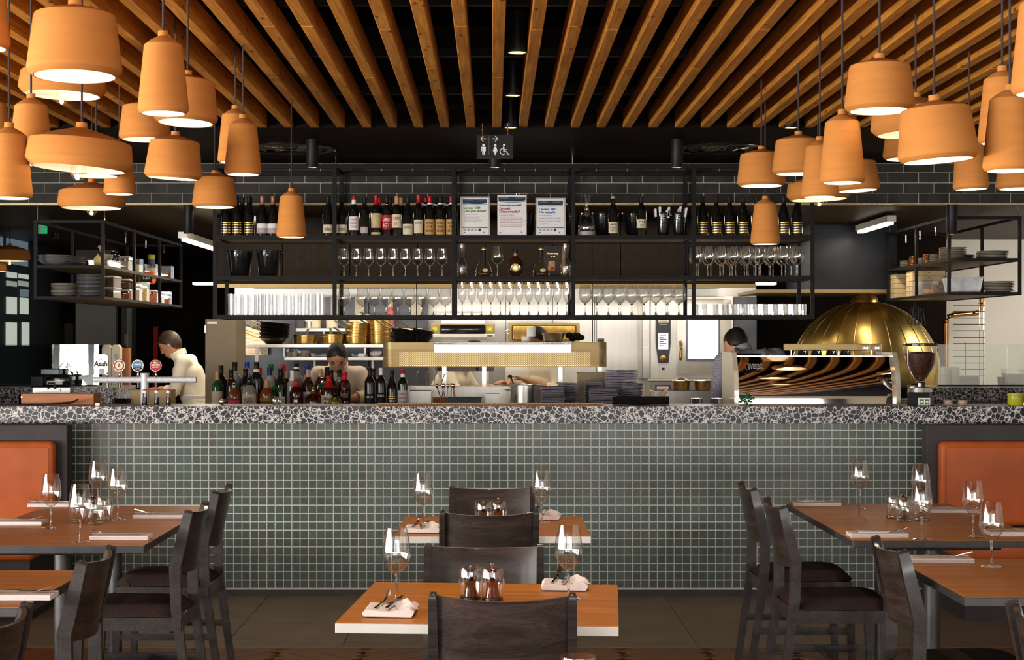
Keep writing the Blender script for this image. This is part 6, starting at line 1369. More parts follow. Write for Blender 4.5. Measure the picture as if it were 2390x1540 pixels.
for px, m_ in ((2287, chrome), (2296, chrome), (2298, white_cer), (2254, black_sat)): MB().tube([W(px, 703 if m_ is not black_sat else 800, 240)-b0+Vector((0, .012, 0)), W(px, 1160, 240)-b0+Vector((0, .012, 0))], .004, 6).build('upright', m_, rk)
rk.location.z = Z(905, 240)
tl_ = thing('hanging_tongs', 'bunch of black tongs hanging from the right shelf', 'utensil', W(2137, 701, 272)); 
for k in range(5): a = -.5+.25*k; MB().tube([(0, 0, 0), (.12*math.sin(a)*.6, .01*k, -.06), (.14*math.sin(a), .01*k, -.2), (.14*math.sin(a)+.03, .01*k, -.21), (.09*math.sin(a)+.03, .01*k, -.07)], .005, 6).build('tong', black_sat, tl_)
# tube lights
def batten(p0, p1, label, watts):
    t = thing('tube_light', label, 'light', p0, 0, 'kitchen tube lights'); d = Vector(p1)-Vector(p0)
    MB().bar([(0, 0, .0), d], .075, .05, (0, 0, 1)).build('batten_housing', white_cer, t, False)
    MB().bar([d*.03+Vector((0, 0, -.03)), d*.97+Vector((0, 0, -.03))], .05, .03, (0, 0, 1)).build('tube_diffuser', MATS.get('tube_glow') or glow('tube_glow', (1, .93, .78, 1), 10), t, False)
    l = area('tube_light_lamp', Vector(p0)+d*.5+Vector((0, 0, -.06)), (0, 0, 0), .08, d.length*.9, watts, (1, .85, .62))
batten(W(426, 548, 285), (X(426, 285)+.02, F/232, Z(548, 285)), 'bright tube light under the kitchen ceiling beside the left shelf', 34)
batten((X(1745, 262), F/262, ZK-.05), (X(1745, 262), F/240, ZK-.05), 'tube light behind the right bay of the hanging shelf', 8)
batten((X(2130, 300)+.0, F/285, ZK-.05), (X(2130, 300)+.0, F/262, ZK-.05), 'tube light under the kitchen ceiling near the right shelf', 8)
# left corner behind the counter: exit sign, red strap
t = thing('exit_sign', 'green running man exit sign seen through the left shelf', 'sign', (X(99, 262), F/262, Z(545, 262))); MB().box(-.038, .038, 0, .02, 0, .08).build('sign_box', glow('exit_green', (.0, .42, .12, 1), .8), t, False)
mb = MB(); mb.box(-.036, -.008, -.001, 0, .008, .07); mb.prism([(.0, .06), (.03, .06), (.03, .05), (.018, .015), (.006, .015), (.016, .048), (.0, .048)], -.001, 0); mb.build('running_man_mark', white_i, t, False)
MB().tube([(0, .01, .08), (0, .01, ZK-Z(545, 262))], .003).build('sign_hanger', black_sat, t)
t = thing('red_strap', 'red strap hanging at the dark corridor wall', 'strap', W(365, 870, 205.6)); MB().bar([(-.02, -.02, -1.1), (-.01, -.02, 0), (.0, -.02, .58)], .05, .02, (0, 1, 0)).build('strap_band', mat('red_fabric', (.35, .01, .01, 1), .7), t, False); MB().cyl((0, -.03, .55), (0, .02, .55), .03, n=14).build('strap_hook', steel_blk, t)
# ================================================================== THINGS ON AND BEHIND THE BAR
GB = 'spirit bottles on the pass'
YQ = F/318
def pb_(px, dy=0): y = YQ+dy; return (X(px, F/y), y, PZ+.001)
def sb(px, topy, label, kind='spirit', dy=0, **k):
    H_ = BP[kind][-1][1]; S = F/(YQ+dy); h = (CH-(topy-CY)/S)-PZ; bottle(pb_(px, dy), label, kind, sc=h/H_, group=GB, name='spirit_bottle', **k)
clear_gl = mat('clear_spirit_glass', (.30, .28, .25, 1), .05, var=.3, coat=.6); gold_gl = mat('gold_bottle', (.45, .33, .12, 1), .2, .8, var=.2); rose_gl = mat('rose_liqueur', (.45, .22, .16, 1), .06, coat=.6); orange_gl = mat('orange_liqueur', (.22, .055, .012, 1), .06, coat=.6); red_gl = mat('red_liqueur', (.045, .004, .003, 1), .06, coat=.6)
sb(507, 868, 'green whiskey bottle with cream label at the left end', gl=green_gl, cap=cap_gd, lab=paper_c, lz=(.03, .13), capz=.06)
sb(516, 853, 'black round-shouldered bottle behind the green whiskey', dy=.1, gl=wine_gl, lab=grey_l, lz=(.08, .15), arc=60)
sb(540, 863, 'dark rum bottle with yellow neck band', gl=brown_gl, cap=black_sat, neck=(.2, .212, gold_i, .018))
sb(548, 845, 'tall bottle with black cap behind the yellow banded rum', dy=.12, gl=clear_gl)
sb(547, 893, 'squat gold and pink liqueur bottle in front', 'squat', dy=-.1, gl=orange_gl, cap=chrome, lab=mat('pink_label', (.6, .05, .15, 1), .5), lz=(.05, .075))
sb(573, 860, 'black bottle with tan shoulder label', gl=wine_gl, lab=tan_l, lz=(.1, .15), arc=80)
sb(577, 845, 'tall clear bottle with bright blue cap', dy=.12, gl=clear_gl, cap=cap_b, capz=.035)
sb(582, 880, 'round-handled rum bottle with ornate black and white label', 'squat', dy=-.1, gl=clear_gl, cap=black_gloss, lab=paper_c, lz=(.015, .1), txt=['KRAKEN'], arc=140)
sb(599, 845, 'tall slim black bottle with cream neck', 'bordeaux', gl=wine_gl, cap=black_sat, lab=red_l, lz=(.05, .1), neck=(.225, .25, paper_c, .019))
sb(606, 858, 'rose tinted bottle with dark red capsule', 'burgundy', dy=.08, gl=rose_gl, cap=cap_rd, capz=.07)
sb(622, 888, 'squat orange liqueur bottle with green band', 'squat', dy=-.1, gl=orange_gl, cap=cap_gd, lab=mat('olive_label', (.25, .25, .05, 1), .6), lz=(.06, .085))
sb(629, 858, 'clear vodka bottle with navy cap and dark label', gl=clear_gl, cap=navy, lab=navy, lz=(.09, .13), txt=['OL'], tmat=gold_i)
sb(633, 850, 'bottle with green cap behind the navy capped one', dy=.12, gl=clear_gl, cap=cap_gn, capz=.04)
sb(655, 860, 'black apothecary gin bottle with white diamond label', 'spirit', gl=wine_gl, cap=black_sat, lab=paper, lz=(.025, .085), arc=110, txt=['HENDRICKS'])
sb(661, 850, 'green bottle with red cap behind the gin', dy=.12, gl=green_gl, cap=cap_rd, lab=red_l, lz=(.08, .15), capz=.04)
sb(668, 867, 'liqueur bottle with round white emblem', dy=.06, gl=red_gl, cap=cap_gd, lab=paper_c, lz=(.12, .16), arc=60)
sb(682, 865, 'bottle with tall frosted white stopper', gl=clear_gl, cap=cap_w, capz=.07)
sb(692, 847, 'tall bottle with black and white cap', dy=.12, gl=clear_gl, cap=black_sat, neck=(.235, .245, white_i, .0165))
sb(692, 885, 'dark red decanter bottle tied with red ribbon', 'squat', dy=-.08, gl=red_gl, cap=cap_rd, band=(.0, .12, red_l), lab=None, arc=14)
sb(717, 852, 'slim bottle with light blue cap', dy=.1, gl=clear_gl, cap=cap_b, capz=.06)
sb(719, 863, 'amber bottle with sketch label', gl=brown_gl, cap=cap_gd, lab=paper, lz=(.04, .12), txt=['NOLA'])
sb(731, 903, 'globe shaped raspberry liqueur bottle with gold belt', 'round', dy=-.1, gl=red_gl, cap=gold_gl, lab=gold_i, lz=(.035, .05), arc=170)
sb(747, 862, 'dark bottle with brown cork before the cook', gl=brown_gl, cap=cap_gd, capz=.05)
sb(752, 880, 'green bottle with silver cap and red seal', dy=-.05, gl=green_gl, cap=chrome, lab=paper, lz=(.02, .07), neck=(.12, .15, red_l, .041))
sb(767, 877, 'bourbon with dripping red wax neck and cream label', 'squat', dy=-.08, gl=brown_gl, cap=cap_rd, capz=.07, lab=paper_c, lz=(.02, .09), txt=['Makers', 'Mark'])
sb(764, 857, 'slim dark bottle behind the red wax bourbon', dy=.12, gl=wine_gl)
sb(773, 863, 'brown bottle with black cap right of the red wax', dy=.06, gl=brown_gl)
sb(782, 912, 'small gold globe liqueur bottle in front', 'round', dy=-.14, gl=gold_gl, cap=black_gloss, lab=brown_gl, lz=(.03, .06), arc=70, txt=['MOZART'], tmat=gold_i)
sb(792, 863, 'slim clear bottle with black cap before the cook', dy=.1, gl=clear_gl)
sb(804, 868, 'broad square bourbon bottle with red cap', 'square', dy=-.02, gl=red_gl, cap=cap_rd, lab=brown_gl, lz=(.05, .13), txt=['Woodford'], tmat=tan_l)
sb(863, 858, 'dark wine bottle with grey top on the pass', 'bordeaux', gl=wine_gl, lab=ink, lz=(.02, .11), txt=['IIIIII', ' ', ' '], tmat=cap_w)
sb(872, 860, 'dark wine bottle behind the grey topped one', 'bordeaux', dy=.12, gl=brown_gl)
sb(889, 859, 'dark wine bottle with white capsule on the pass', 'bordeaux', gl=wine_gl, cap=cap_w, lab=ink, lz=(.05, .12), txt=['IIIIIII', ' '], tmat=cap_w)
sb(915, 864, 'slim dark bottle with gold slash label on the pass', 'burgundy', gl=wine_gl, lab=GS, lz=(.02, .1), arc=120)
sb(940, 862, 'bottle with white CHIANTI label standing on the pass', 'bordeaux', gl=wine_gl, cap=cap_rd, capz=.035, lab=paper, lz=(.03, .14), txt=['CHIANTI', 'RISERVA', 'TOSCANA'], tmat=red_i, neck=(.235, .26, paper, .016))
# herbs
def herb(loc, label, r, n, m, name='herb_bunch', cat='herbs'):
    t = thing(name, label, cat, loc)
    st_ = MB(); 
    for k in range(n):
        a = random.uniform(0, 6.28); rr = random.uniform(.2, 1)*r; h = random.uniform(.5, 1.3)*r
        st_.tube([(0, 0, 0), (rr*.4*math.cos(a), rr*.4*math.sin(a), h*.6), (rr*math.cos(a), rr*math.sin(a), h)], .0012, 5)
    st_.build('stem_bunch', m, t)
    lf = MB().add([(0, 0, 0), (.006, .008, .002), (0, .022, 0), (-.006, .008, .002)], [(0, 1, 2, 3)]).mesh('leaf', m, False)
    for k in range(n*2): inst(lf, 'leaf', t, (random.uniform(-1, 1)*r*.8, random.uniform(-1, 1)*r*.6, random.uniform(.2, 1.3)*r), (random.uniform(-1, 1), random.uniform(-1, 1), random.uniform(0, 6)), (1.4, 1.4, 1.4))
gr = mat('bright_green_leaf', (.03, .22, .03, 1), .5, var=.3); gr2 = mat('dark_green_leaf', (.015, .13, .05, 1), .45, var=.3)
LZ = ZC+.001
def lg(px, S=383): return (X(px, S), F/S, LZ)
o = thing('herb_glass', 'small glass of green herbs between the bottles', 'glass', pb_(642, -.05)); opent(MB().lathe([(.03, 0), (.035, .11), (.033, .11), (.028, .004), (.001, .004)], 18)).build('glass_wall', glass, o); MB().lathe([(.027, .004), (.03, .05), (.001, .051)], 16).build('water', glass_s, o)
herb((pb_(642, -.05)[0], pb_(642, -.05)[1], PZ+.10), 'bunch of fresh green herbs among the spirit bottles', .055, 16, gr); herb(lg(1743, 384), 'little bushy green plant at the coffee machine foot', .05, 24, gr2, 'plant', 'plant')
# napkin stacks on the pass
nm_ = {}
def cloth_stack(px, S, n, w, d, label, dz=.0115, z0=PZ+.001, rz=0):
    key = (w, d)
    if key not in nm_:
        pr = [(-d/2, .001), (-d/2-.004, .005), (-d/2, .0095), (d/2, .0105), (d/2+.003, .0055), (d/2, .001)]
        vs = []; fs = []; nx = 8
        for i in range(nx+1):
            for (y, z) in pr: vs.append((-w/2+w*i/nx, y, z+.0008*math.sin(i*1.7)))
        m_ = len(pr)
        for i in range(nx):
            for j in range(m_): a = i*m_+j; b = i*m_+(j+1) % m_; fs.append((a, b, b+m_, a+m_))
        fs.append(tuple(range(m_))); fs.append(tuple(nx*m_+j for j in range(m_-1, -1, -1)))
        nm_[key] = MB().add(vs, fs).mesh('cloth_napkin', napkin_b)
    for k in range(n):
        o = inst(nm_[key], 'cloth_napkin', None, (X(px, S)+random.uniform(-.006, .006), F/S+random.uniform(-.006, .006), z0+k*dz), (random.uniform(-.02, .02), random.uniform(-.03, .03), rz+random.uniform(-.08, .08)))
        tag(o, '%s, %s from bottom' % (label, ORD[k]), 'napkin', 'slate blue cloth napkins')
cloth_stack(1407, 326, 14, .19, .15, 'slate blue napkin in the front left stack'); cloth_stack(1450, 316, 25, .2, .15, 'slate blue napkin in the tallest stack', rz=.25); cloth_stack(1385, 312, 17, .12, .14, 'slate blue napkin in the low left rear stack'); cloth_stack(1476, 321, 17, .12, .14, 'slate blue napkin in the right outer stack', rz=-.3)
cloth_stack(1290, 322, 15, .16, .14, 'slate blue napkin in the pile left of the gantry post'); cloth_stack(1325, 318, 17, .12, .13, 'slate blue napkin in the pile before the post', rz=.3)
# pots and trays on the pass
t = thing('stock_pot', 'tall steel stock pot on the pass', 'pot', pb_(1226, .35)); opent(MB().lathe([(.001, 0), (.118, 0), (.122, .004), (.122, .17), (.128, .174), (.12, .174), (.116, .01), (.001, .008)], 32)).build('pot_body', steel, t)
for s_ in (-1, 1): MB().tube([(s_*.12, -.03, .13), (s_*.155, -.02, .135), (s_*.155, .02, .135), (s_*.12, .03, .13)], .005).build('pot_handle', chrome, t)
MB().box(.06, .1, -.135, -.125, -.0, .165).build('grey_strap', grey_cer, t, False)
ut = thing('ladle', 'black ladle leaning in the steel stock pot', 'ladle', (pb_(1226, .35)[0]-.07, pb_(1226, .35)[1], PZ+.03)); MB().tube([(0, 0, 0), (-.02, .0, .15), (-.04, .01, .2)], .006).build('ladle_handle', black_sat, ut); MB().ball((-.045, .01, .205), .02, 10, 8, (1, 1, .6)).build('ladle_bowl', black_gloss, ut)
def gastro(px, dy, w, d, h, label, m, fill=None):
    t = thing('gastro_tray', label, 'tray', pb_(px, dy), 0, 'trays on the pass'); mb = MB().box(-w/2, w/2, -d/2, d/2, 0, h); mb.f = [f for f in mb.f if f != (4, 5, 6, 7)]; mb.build('tray_wall', m, t, False)
    for (a, b, c_, e) in ((-w/2-.01, w/2+.01, -d/2-.01, -d/2), (-w/2-.01, w/2+.01, d/2, d/2+.01), (-w/2-.01, -w/2, -d/2, d/2), (w/2, w/2+.01, -d/2, d/2)): MB().box(a, b, c_, e, h-.005, h).build('tray_rim', m, t, False)
    if fill: MB().box(-w/2+.004, w/2-.004, -d/2+.004, d/2-.004, .004, h*.7).build('contents', fill, t, False)
    return t
gastro(981, .25, .17, .2, .13, 'cream steel gastro tray right of the wine bottles', steel_w); gastro(1082, .1, .26, .2, .085, 'blue grey plastic cutlery tray on the pass', mat('blue_grey_plastic', (.06, .07, .09, 1), .4), steel_d); gastro(1150, .2, .11, .15, .11, 'square steel tray right of the blue grey tub', steel_w); gastro(1000, .55, .4, .25, .16, 'long steel tray of sauces behind the gastro tray', steel_w, cream_f)
gastro(1120, .7, .5, .25, .15, 'long steel tray under the warmer strip', steel_w, pasta); gastro(1390, .6, .28, .2, .26, 'deep steel pan below the right end of the gantry', mat('dull_gold_steel', (.26, .21, .13, 1), .55, .5))
t = thing('cutlery_basket', 'rust orange cutlery basket on the pass', 'basket', pb_(1027, .05)); 
for k in range(6): MB().box(-.05+.017*k, -.042+.017*k, -.05, -.046, 0, .085).build('basket_slat', mat('rust_plastic', (.36, .11, .03, 1), .5) if 'rust_plastic' not in MATS else MATS['rust_plastic'], t, False)
MB().box(-.052, .052, -.052, -.044, .08, .09).build('basket_rim', MATS['rust_plastic'], t, False); MB().box(-.052, .052, -.04, .05, 0, .08).build('basket_box', MATS['rust_plastic'], t, False)
for k in range(7):
    px = 1020+random.uniform(-8, 60); p_ = pb_(px, .03+.15*random.random()); a = random.uniform(-.5, .5); o = MB().tube([(0, 0, .02), (.1*math.sin(a), .02, .13)], [.003, .0045], 6).ball((.105*math.sin(a), .02, .142), .014, 10, 6, (.8, .4, 1.2)).build('serving_spoon', copper if k % 2 else chrome, None, True, 35, (p_[0], p_[1], PZ+.03)); tag(o, 'serving spoon standing in the cutlery trays, %s counted from left' % ORD[k], 'spoon', 'serving spoons on the pass')
for k in range(4): o = MB().tube([(0, 0, 0), (.03*(k-1.5), .02, .13), (.03*(k-1.5)+.02, .02, .15)], .004, 6).build('sauce_ladle', steel, None, True, 35, pb_(985+13*k, .5)[:2]+(PZ+.12,)); tag(o, 'steel ladle handle rising from the sauce tray, %s from left' % ORD[k], 'ladle', 'ladles in the sauce tray')
for i, (px, r) in enumerate(((1515, .05), (1535, .05))): pan((X(px, 318), F/318, PZ+.001), r, .085, ('left', 'right')[i]+' small copper pot behind the black screen', copper, group='small copper pots', rzs=[2.4, 1.2][i:])
gastro(1600, .55, .5, .3, .12, 'wide steel bain-marie tray before the oven', steel_w); 
for i, px in enumerate((1590, 1640)):
    t = thing('steel_pot', ('domed lid pot', 'straight steel pot')[i]+' on the bain-marie before the oven', 'pot', (X(px, 300), F/300, PZ+.122)); opent(MB().lathe([(.001, 0), (.06, 0), (.068, .07), (.072, .072), (.06, .074), (.03, .095 if i == 0 else .074), (.001, .1 if i == 0 else .072)], 22)).build('pot_body', goldmet, t); MB().lathe([(.069, .068), (.074, .071), (.069, .075)], 22).build('pot_rim', steel, t)
for i, px in enumerate((1625, 1672)):
    t = thing('steel_milk_jug', ('left', 'right')[i]+' steel milk jug left of the coffee machine', 'jug', (X(px, 360), F/360, .921), 0, 'steel milk jugs'); opent(MB().lathe([(.045, 0), (.048, .004), (.04, .19), (.042, .24), (.039, .24), (.037, .19), (.044, .006), (.001, .005)], 22)).build('jug_wall', chrome, t); MB().tube([(.042, 0, .2), (.07, 0, .19), (.07, 0, .08), (.047, 0, .06)], .005).build('jug_handle', chrome, t)
# ---- black screen and small things on the ledge
t = thing('till_screen', 'low black till screen seen from behind on the counter', 'screen', lg(1496, 380)); MB().rbox(-.174, .174, 0, .02, 0, .052, .003).build('screen_back', black_matte, t, False); MB().rbox(-.176, .176, -.003, 0, .046, .05, .001).build('top_bevel', black_sat, t, False); MB().box(-.06, .06, .02, .1, 0, .008).build('screen_foot', black_sat, t, False)
t = thing('timber_mat', 'narrow slatted timber mat along the counter top edge', 'mat', (0, F/381, LZ))
sl = MB().box(0, .0165, 0, .09, 0, .011).mesh('mat_slat', mat('honey_timber', (.55, .22, .05, 1), .4, var=.3))
for k in range(76): inst(sl, 'mat_slat', t, (X(882, 381)+k*.0182, 0, 0))
t = thing('beer_tap', 'frosted T-shaped beer font with four tap badges', 'beer tap', lg(338, 379)); frost = mat('frosted_metal', (.55, .55, .60, 1), .55, .3, var=.15, scale=60, bump=.2)
MB().lathe([(.030, 0), (.030, .004), (.0255, .008), (.0245, .13), (.024, .165), (.0265, .185), (.027, .193), (.024, .195), (.001, .195)], 22).build('column', frost, t)
zb2 = Z(886, 379)-LZ; MB().cyl((-.315, 0, zb2), (.317, 0, zb2), .0185, n=20).build('cross_bar', frost, t)
for k in range(26): MB().ball((-.30+.024*k, -.004, zb2-.0185), .0022, 6, 4).build('ice_drop', glass_s, t)
for i, px in enumerate((250, 279, 322, 364)):
    dx = (px-338)/379
    MB().lathe([(.011, 0), (.012, .006), (.007, .012), (.006, .03), (.009, .036)], 14, (dx, 0, zb2+.0165)).build('tap_stem', chrome, t); MB().cyl((dx, .01, zb2-.05), (dx, .01, zb2-.014), .009, n=10).build('spout', black_gloss, t)
    if i:
        M2 = Matrix.Translation((dx, 0, Z(853, 379)-LZ)) @ Matrix.Rotation(pi/2, 4, 'X')
        bd = MB().lathe([(.036, 0), (.0385, .004), (.0385, .009), (.035, .012), (.001, .012)], 30, M=M2).build('badge', chrome, t)
        m_ = (red_i, mat('steel_blue_badge', (.06, .16, .28, 1), .3), red_i)[i-1]
        MB().lathe([(.0335, .0122), (.0335, .0135), (.001, .0136)], 30, M=M2).build('badge_face', m_, bd)
        mb = MB()
        if i == 1:
            MB().lathe([(.024, .0137), (.024, .0147), (.001, .0148)], 30, M=M2).build('badge_disc', cream_cer, bd); c_ = Z(853, 379)-LZ
            text(mb, 'LITTLE', dx-.014, c_+.027, w=.028, h=.006, y=-.0152); text(mb, 'LAGER', dx-.012, c_-.032, w=.024, h=.005, y=-.0152); mb.build('badge_lettering', white_i, bd, False)
            mb = MB(); mb.prism([(dx-.012, c_-.01), (dx+.012, c_-.01), (dx+.004, c_), (dx+.006, c_+.006), (dx, c_+.016), (dx-.006, c_+.006), (dx-.004, c_)], -.0158, -.015); mb.build('crest_mark', green_i, bd, False)
        elif i == 2:
            c_ = Z(853, 379)-LZ; MB().prism([(dx-.031, c_-.012), (dx+.031, c_-.012), (dx+.022, c_-.025), (dx+.01, c_-.032), (dx-.01, c_-.032), (dx-.022, c_-.025)], -.0145, -.0138).build('dark_segment', ink, bd, False)
            text(mb, 'Steam', dx-.021, c_+.002, w=.042, h=.014, y=-.015, slant=.2); text(mb, 'MID STR', dx-.012, c_-.024, w=.026, h=.008, y=-.0152); mb.build('badge_lettering', white_i, bd, False)
        else:
            c_ = Z(853, 379)-LZ; text(mb, 'CARLTON', dx-.026, c_-.002, w=.052, h=.0115, y=-.0152, bold=.03); text(mb, 'DRAUGHT', dx-.02, c_-.013, w=.04, h=.008, y=-.0152, bold=.02); mb.build('badge_lettering', white_i, bd, False)
            mb = MB(); text(mb, 'Est', dx-.012, c_+.013, w=.024, h=.01, y=-.0152, slant=.4); mb.build('gold_script', gold_i, bd, False)
dx = (238-338)/379; c_ = Z(850, 379)-LZ; w_, h_ = .042, .062
bd = MB().prism([(dx-w_, c_-h_+.018), (dx-w_+.018, c_-h_), (dx+w_-.018, c_-h_), (dx+w_, c_-h_+.018), (dx+w_, c_+h_-.018), (dx+w_-.018, c_+h_), (dx-w_+.018, c_+h_), (dx-w_, c_+h_-.018)], -.012, .004).build('badge_plate', mat('silver_white_plate', (.68, .67, .66, 1), .35, .3), t, False)
mb = MB(); text(mb, 'Asahi', dx-.048, c_-.012, w=.092, h=.033, y=-.0135, bold=.03, slant=.1); mb.build('badge_lettering', ink, bd, False); mb = MB(); text(mb, 'DRY', dx-.014, c_+.026, w=.028, h=.009, y=-.013); mb.build('badge_red_lettering', red_i, bd, False); MB().box(dx-.012, dx+.016, -.016, -.0125, c_-.062, c_-.028).build('tap_block', black_gloss, bd, False)
for i, px in enumerate((338, 366, 393)):
    o = thing('salt_shaker', 'small glass shaker with red cap beside the beer font, %s from left' % ORD[i], 'shaker', (X(px, 386), F/386, LZ), 0, 'glass shakers'); MB().lathe([(.014, 0), (.0155, .003), (.0145, .03), (.0125, .075), (.0125, .08)], 16).build('shaker_glass', glass_s, o); MB().lathe([(.0105, .004), (.010, .05), (.001, .051)], 14).build('salt', white_cer, o); MB().lathe([(.0128, .079), (.0132, .093), (.001, .094)], 16).build('white_cap', white_cer, o); MB().lathe([(.0134, .092), (.0136, .098), (.001, .1)], 16).build('red_top', red_l, o)
t = thing('wooden_caddy', 'open wooden caddy holding menus at the left end of the counter', 'caddy', lg(131, 382)); cw = mat('caddy_timber', (.30, .105, .03, 1), .45, var=.2, stretch=(1, 8, 8), scale=6)
MB().box(-.228, .215, 0, .014, 0, .068).build('front_board', cw, t, False); MB().box(-.228, .215, .16, .174, 0, .068).build('rear_board', cw, t, False)
for x_ in (-.228, .215): MB().box(x_, x_+.014, .0, .174, .0, .068).build('end_board', cw, t, False)
MB().cyl((-.21, -.003, .05), (-.21, .002, .05), .004, n=8).build('screw_head', chrome, t)
t = thing('clipboard', 'clipboard with white sheets and black clip standing in the caddy', 'clipboard', (lg(114, 378)[0], F/378+.06, LZ+.001)); MB().box(-.12, .13, .006, .010, 0, .105).build('board', black_sat, t, False); MB().box(-.117, .115, .0, .005, 0, .1).build('paper_stack', paper, t, False); MB().box(-.05, .055, -.008, .0, .078, .092).build('clip_bar', black_gloss, t, False); MB().tube([(-.02, -.004, .09), (-.02, -.004, .13), (.02, -.004, .13), (.02, -.004, .09)], .006).build('clip_handle', black_gloss, t)
for k in range(3): o = MB().tube([(-.30+.05*k, 0, .006), (-.05+.02*k, 0, .008), (.16+.01*k, 0, .012+.006*k), (.2+.01*k, 0, .03+.006*k)], .004, 6).build('metal_skewer', steel_blk, None, True, 35, (lg(100, 386)[0], F/386-.006*k, LZ)); tag(o, 'thin dark metal skewer lying before the wooden caddy, %s from front' % ORD[2-k], 'skewer', 'skewers by the caddy')
o = MB().rbox(-.014, .014, 0, .01, 0, .016, .001).build('price_card', paper, None, False, 35, lg(227, 386)); tag(o, 'tiny white card standing on the counter right of the caddy', 'card')
t = thing('receipt_printer', 'black receipt printer with tangled cables on the left rear counter', 'printer', (X(118, 277), F/277, zl2+.001)); MB().rbox(-.17, -.06, 0, .16, 0, .09, .006).build('printer_left', black_sat, t); MB().rbox(-.06, .17, 0, .18, 0, .10, .02, seg=3).build('printer_body', black_gloss, t); MB().rbox(-.1, .06, .05, .16, .1, .15, .006).build('printer_head', steel_d, t); MB().box(-.03, .1, -.003, 0, .02, .05).build('paper_slot', white_cer, t, False)
for k in range(6): MB().tube([(.02, .1, .12), (.05+.01*k, .1, .17+.012*k), (.11+.01*k, .1, .16), (.16, .12, .09)], .002, 5).build('cable', black_sat, t)
t = thing('knife_block', 'tall orange brown timber block with black handle left of the corridor', 'knife block', (X(291, 262), F/262, 1.0)); MB().rbox(-.035, .035, 0, .1, 0, Z(812, 262)-1.0, .004).build('block', cw, t, False); MB().rbox(-.016, .016, .03, .06, Z(812, 262)-1.0, Z(778, 262)-1.0, .006).build('knife_handle', black_sat, t); t2 = thing('side_bench', 'bench carrying knife block and cartons in the left kitchen', 'bench', (X(275, 262), F/262-.1, 0)); MB().box(-.2, .35, 0, .4, .96, .999).build('bench_top', steel, t2, False); MB().box(-.18, .33, .03, .38, 0, .96).build('bench_body', panel_blk, t2, False)
for i, px in enumerate((248, 270)):
    t = thing('milk_carton', ('left', 'right')[i]+' cream carton behind the beer badges', 'carton', (X(px, 264), F/264, 1.0), 0, 'cream cartons'); MB().rbox(-.04, .04, 0, .08, 0, .47, .003).build('carton_body', cream_cer, t, False); MB().prism([(-.04, .47), (.04, .47), (.02, .50), (-.02, .50)], .0, .08).build('carton_top', cream_cer, t, False); MB().ball((.005, -.001, .40), .022, 12, 8, (1, .06, 1)).build('lilac_print', mat('lilac_print', (.45, .4, .62, 1), .6) if i == 0 else MATS['lilac_print'], t)
t = thing('cardboard_carton', 'kraft cardboard carton behind the beer font', 'carton', (X(350, 352), F/352, .921)); MB().rbox(-.13, .13, 0, .2, 0, .285, .003).build('carton_body', kraft, t, False); MB().box(-.13, .13, -.002, 0, .14, .146).build('carton_seam', cw, t, False)
for k in range(4): o = opent(MB().lathe([(.05, 0), (.055, .003), (.062, .08), (.06, .08), (.05, .006), (.001, .005)], 20)).build('black_bowl', black_gloss, None, True, 35, (X(284, 352), F/352, .921+.05*k)); tag(o, 'black bowl stacked behind the beer font, %s from bottom' % ORD[k], 'bowl', 'stacked black bowls')
for i, px in enumerate((2213, 2247)):
    t = thing('ramekin', ('left', 'right')[i]+' small copper brown ramekin at the right of the counter', 'ramekin', lg(px, 381), 0, 'small ramekins'); opent(MB().lathe([(.027, 0), (.0285, .004), (.0285, .026), (.026, .026), (.025, .006), (.001, .005)], 20)).build('ramekin_wall', mat('tan_glaze', (.42, .22, .13, 1), .4) if i == 0 else MATS['tan_glaze'], t); MB().lathe([(.0265, .025), (.029, .027), (.0265, .029)], 20).build('ramekin_rim', white_cer, t); MB().lathe([(.0275, -.0), (.0295, .002), (.0275, .004)], 20).build('foot_ring', white_cer, t)
t = thing('tea_canister', 'olive yellow round canister at the right end of the counter', 'canister', lg(2370, 384)); ol = mat('olive_yellow_enamel', (.36, .36, .02, 1), .25, coat=.4); MB().lathe([(.045, 0), (.047, .003), (.047, .055), (.046, .056)], 28).build('canister_body', ol, t); MB().lathe([(.048, .056), (.049, .058), (.049, .07), (.046, .074), (.001, .075)], 28).build('canister_lid', ol, t)
t = thing('counter_tap', 'curved chrome tap at the right picture edge', 'tap', lg(2392, 376)); MB().tube([(0, 0, 0), (0, 0, .06), (-.006, 0, .085), (-.012, 0, .095)], .01, 10).build('tap_neck', chrome, t); MB().lathe([(.016, 0), (.016, .01), (.011, .012)], 16).build('tap_base', chrome, t)
for i, (px, s_) in enumerate(((640, .5), (652, .45), (1028 if 0 else 690, .45))): tumbler(lg(px, 380), ('left', 'middle', 'right')[i]+' tiny shot glass on the counter before the spirits', sc=s_, group='shot glasses')
t = thing('bar_strainer', 'steel strainer and tongs lying at the left of the spirits', 'strainer', lg(518, 379)); MB().ball((0, 0, .02), .022, 14, 8, (1, .6, 1)).build('strainer_bowl', chrome, t)
for a in (.35, .6): MB().tube([(0, -.012, .01), (.05*math.cos(a), -.012, .01+.06*math.sin(a)), (.075*math.cos(a), -.012, .012+.085*math.sin(a))], .003).build('tong_arm', chrome, t)
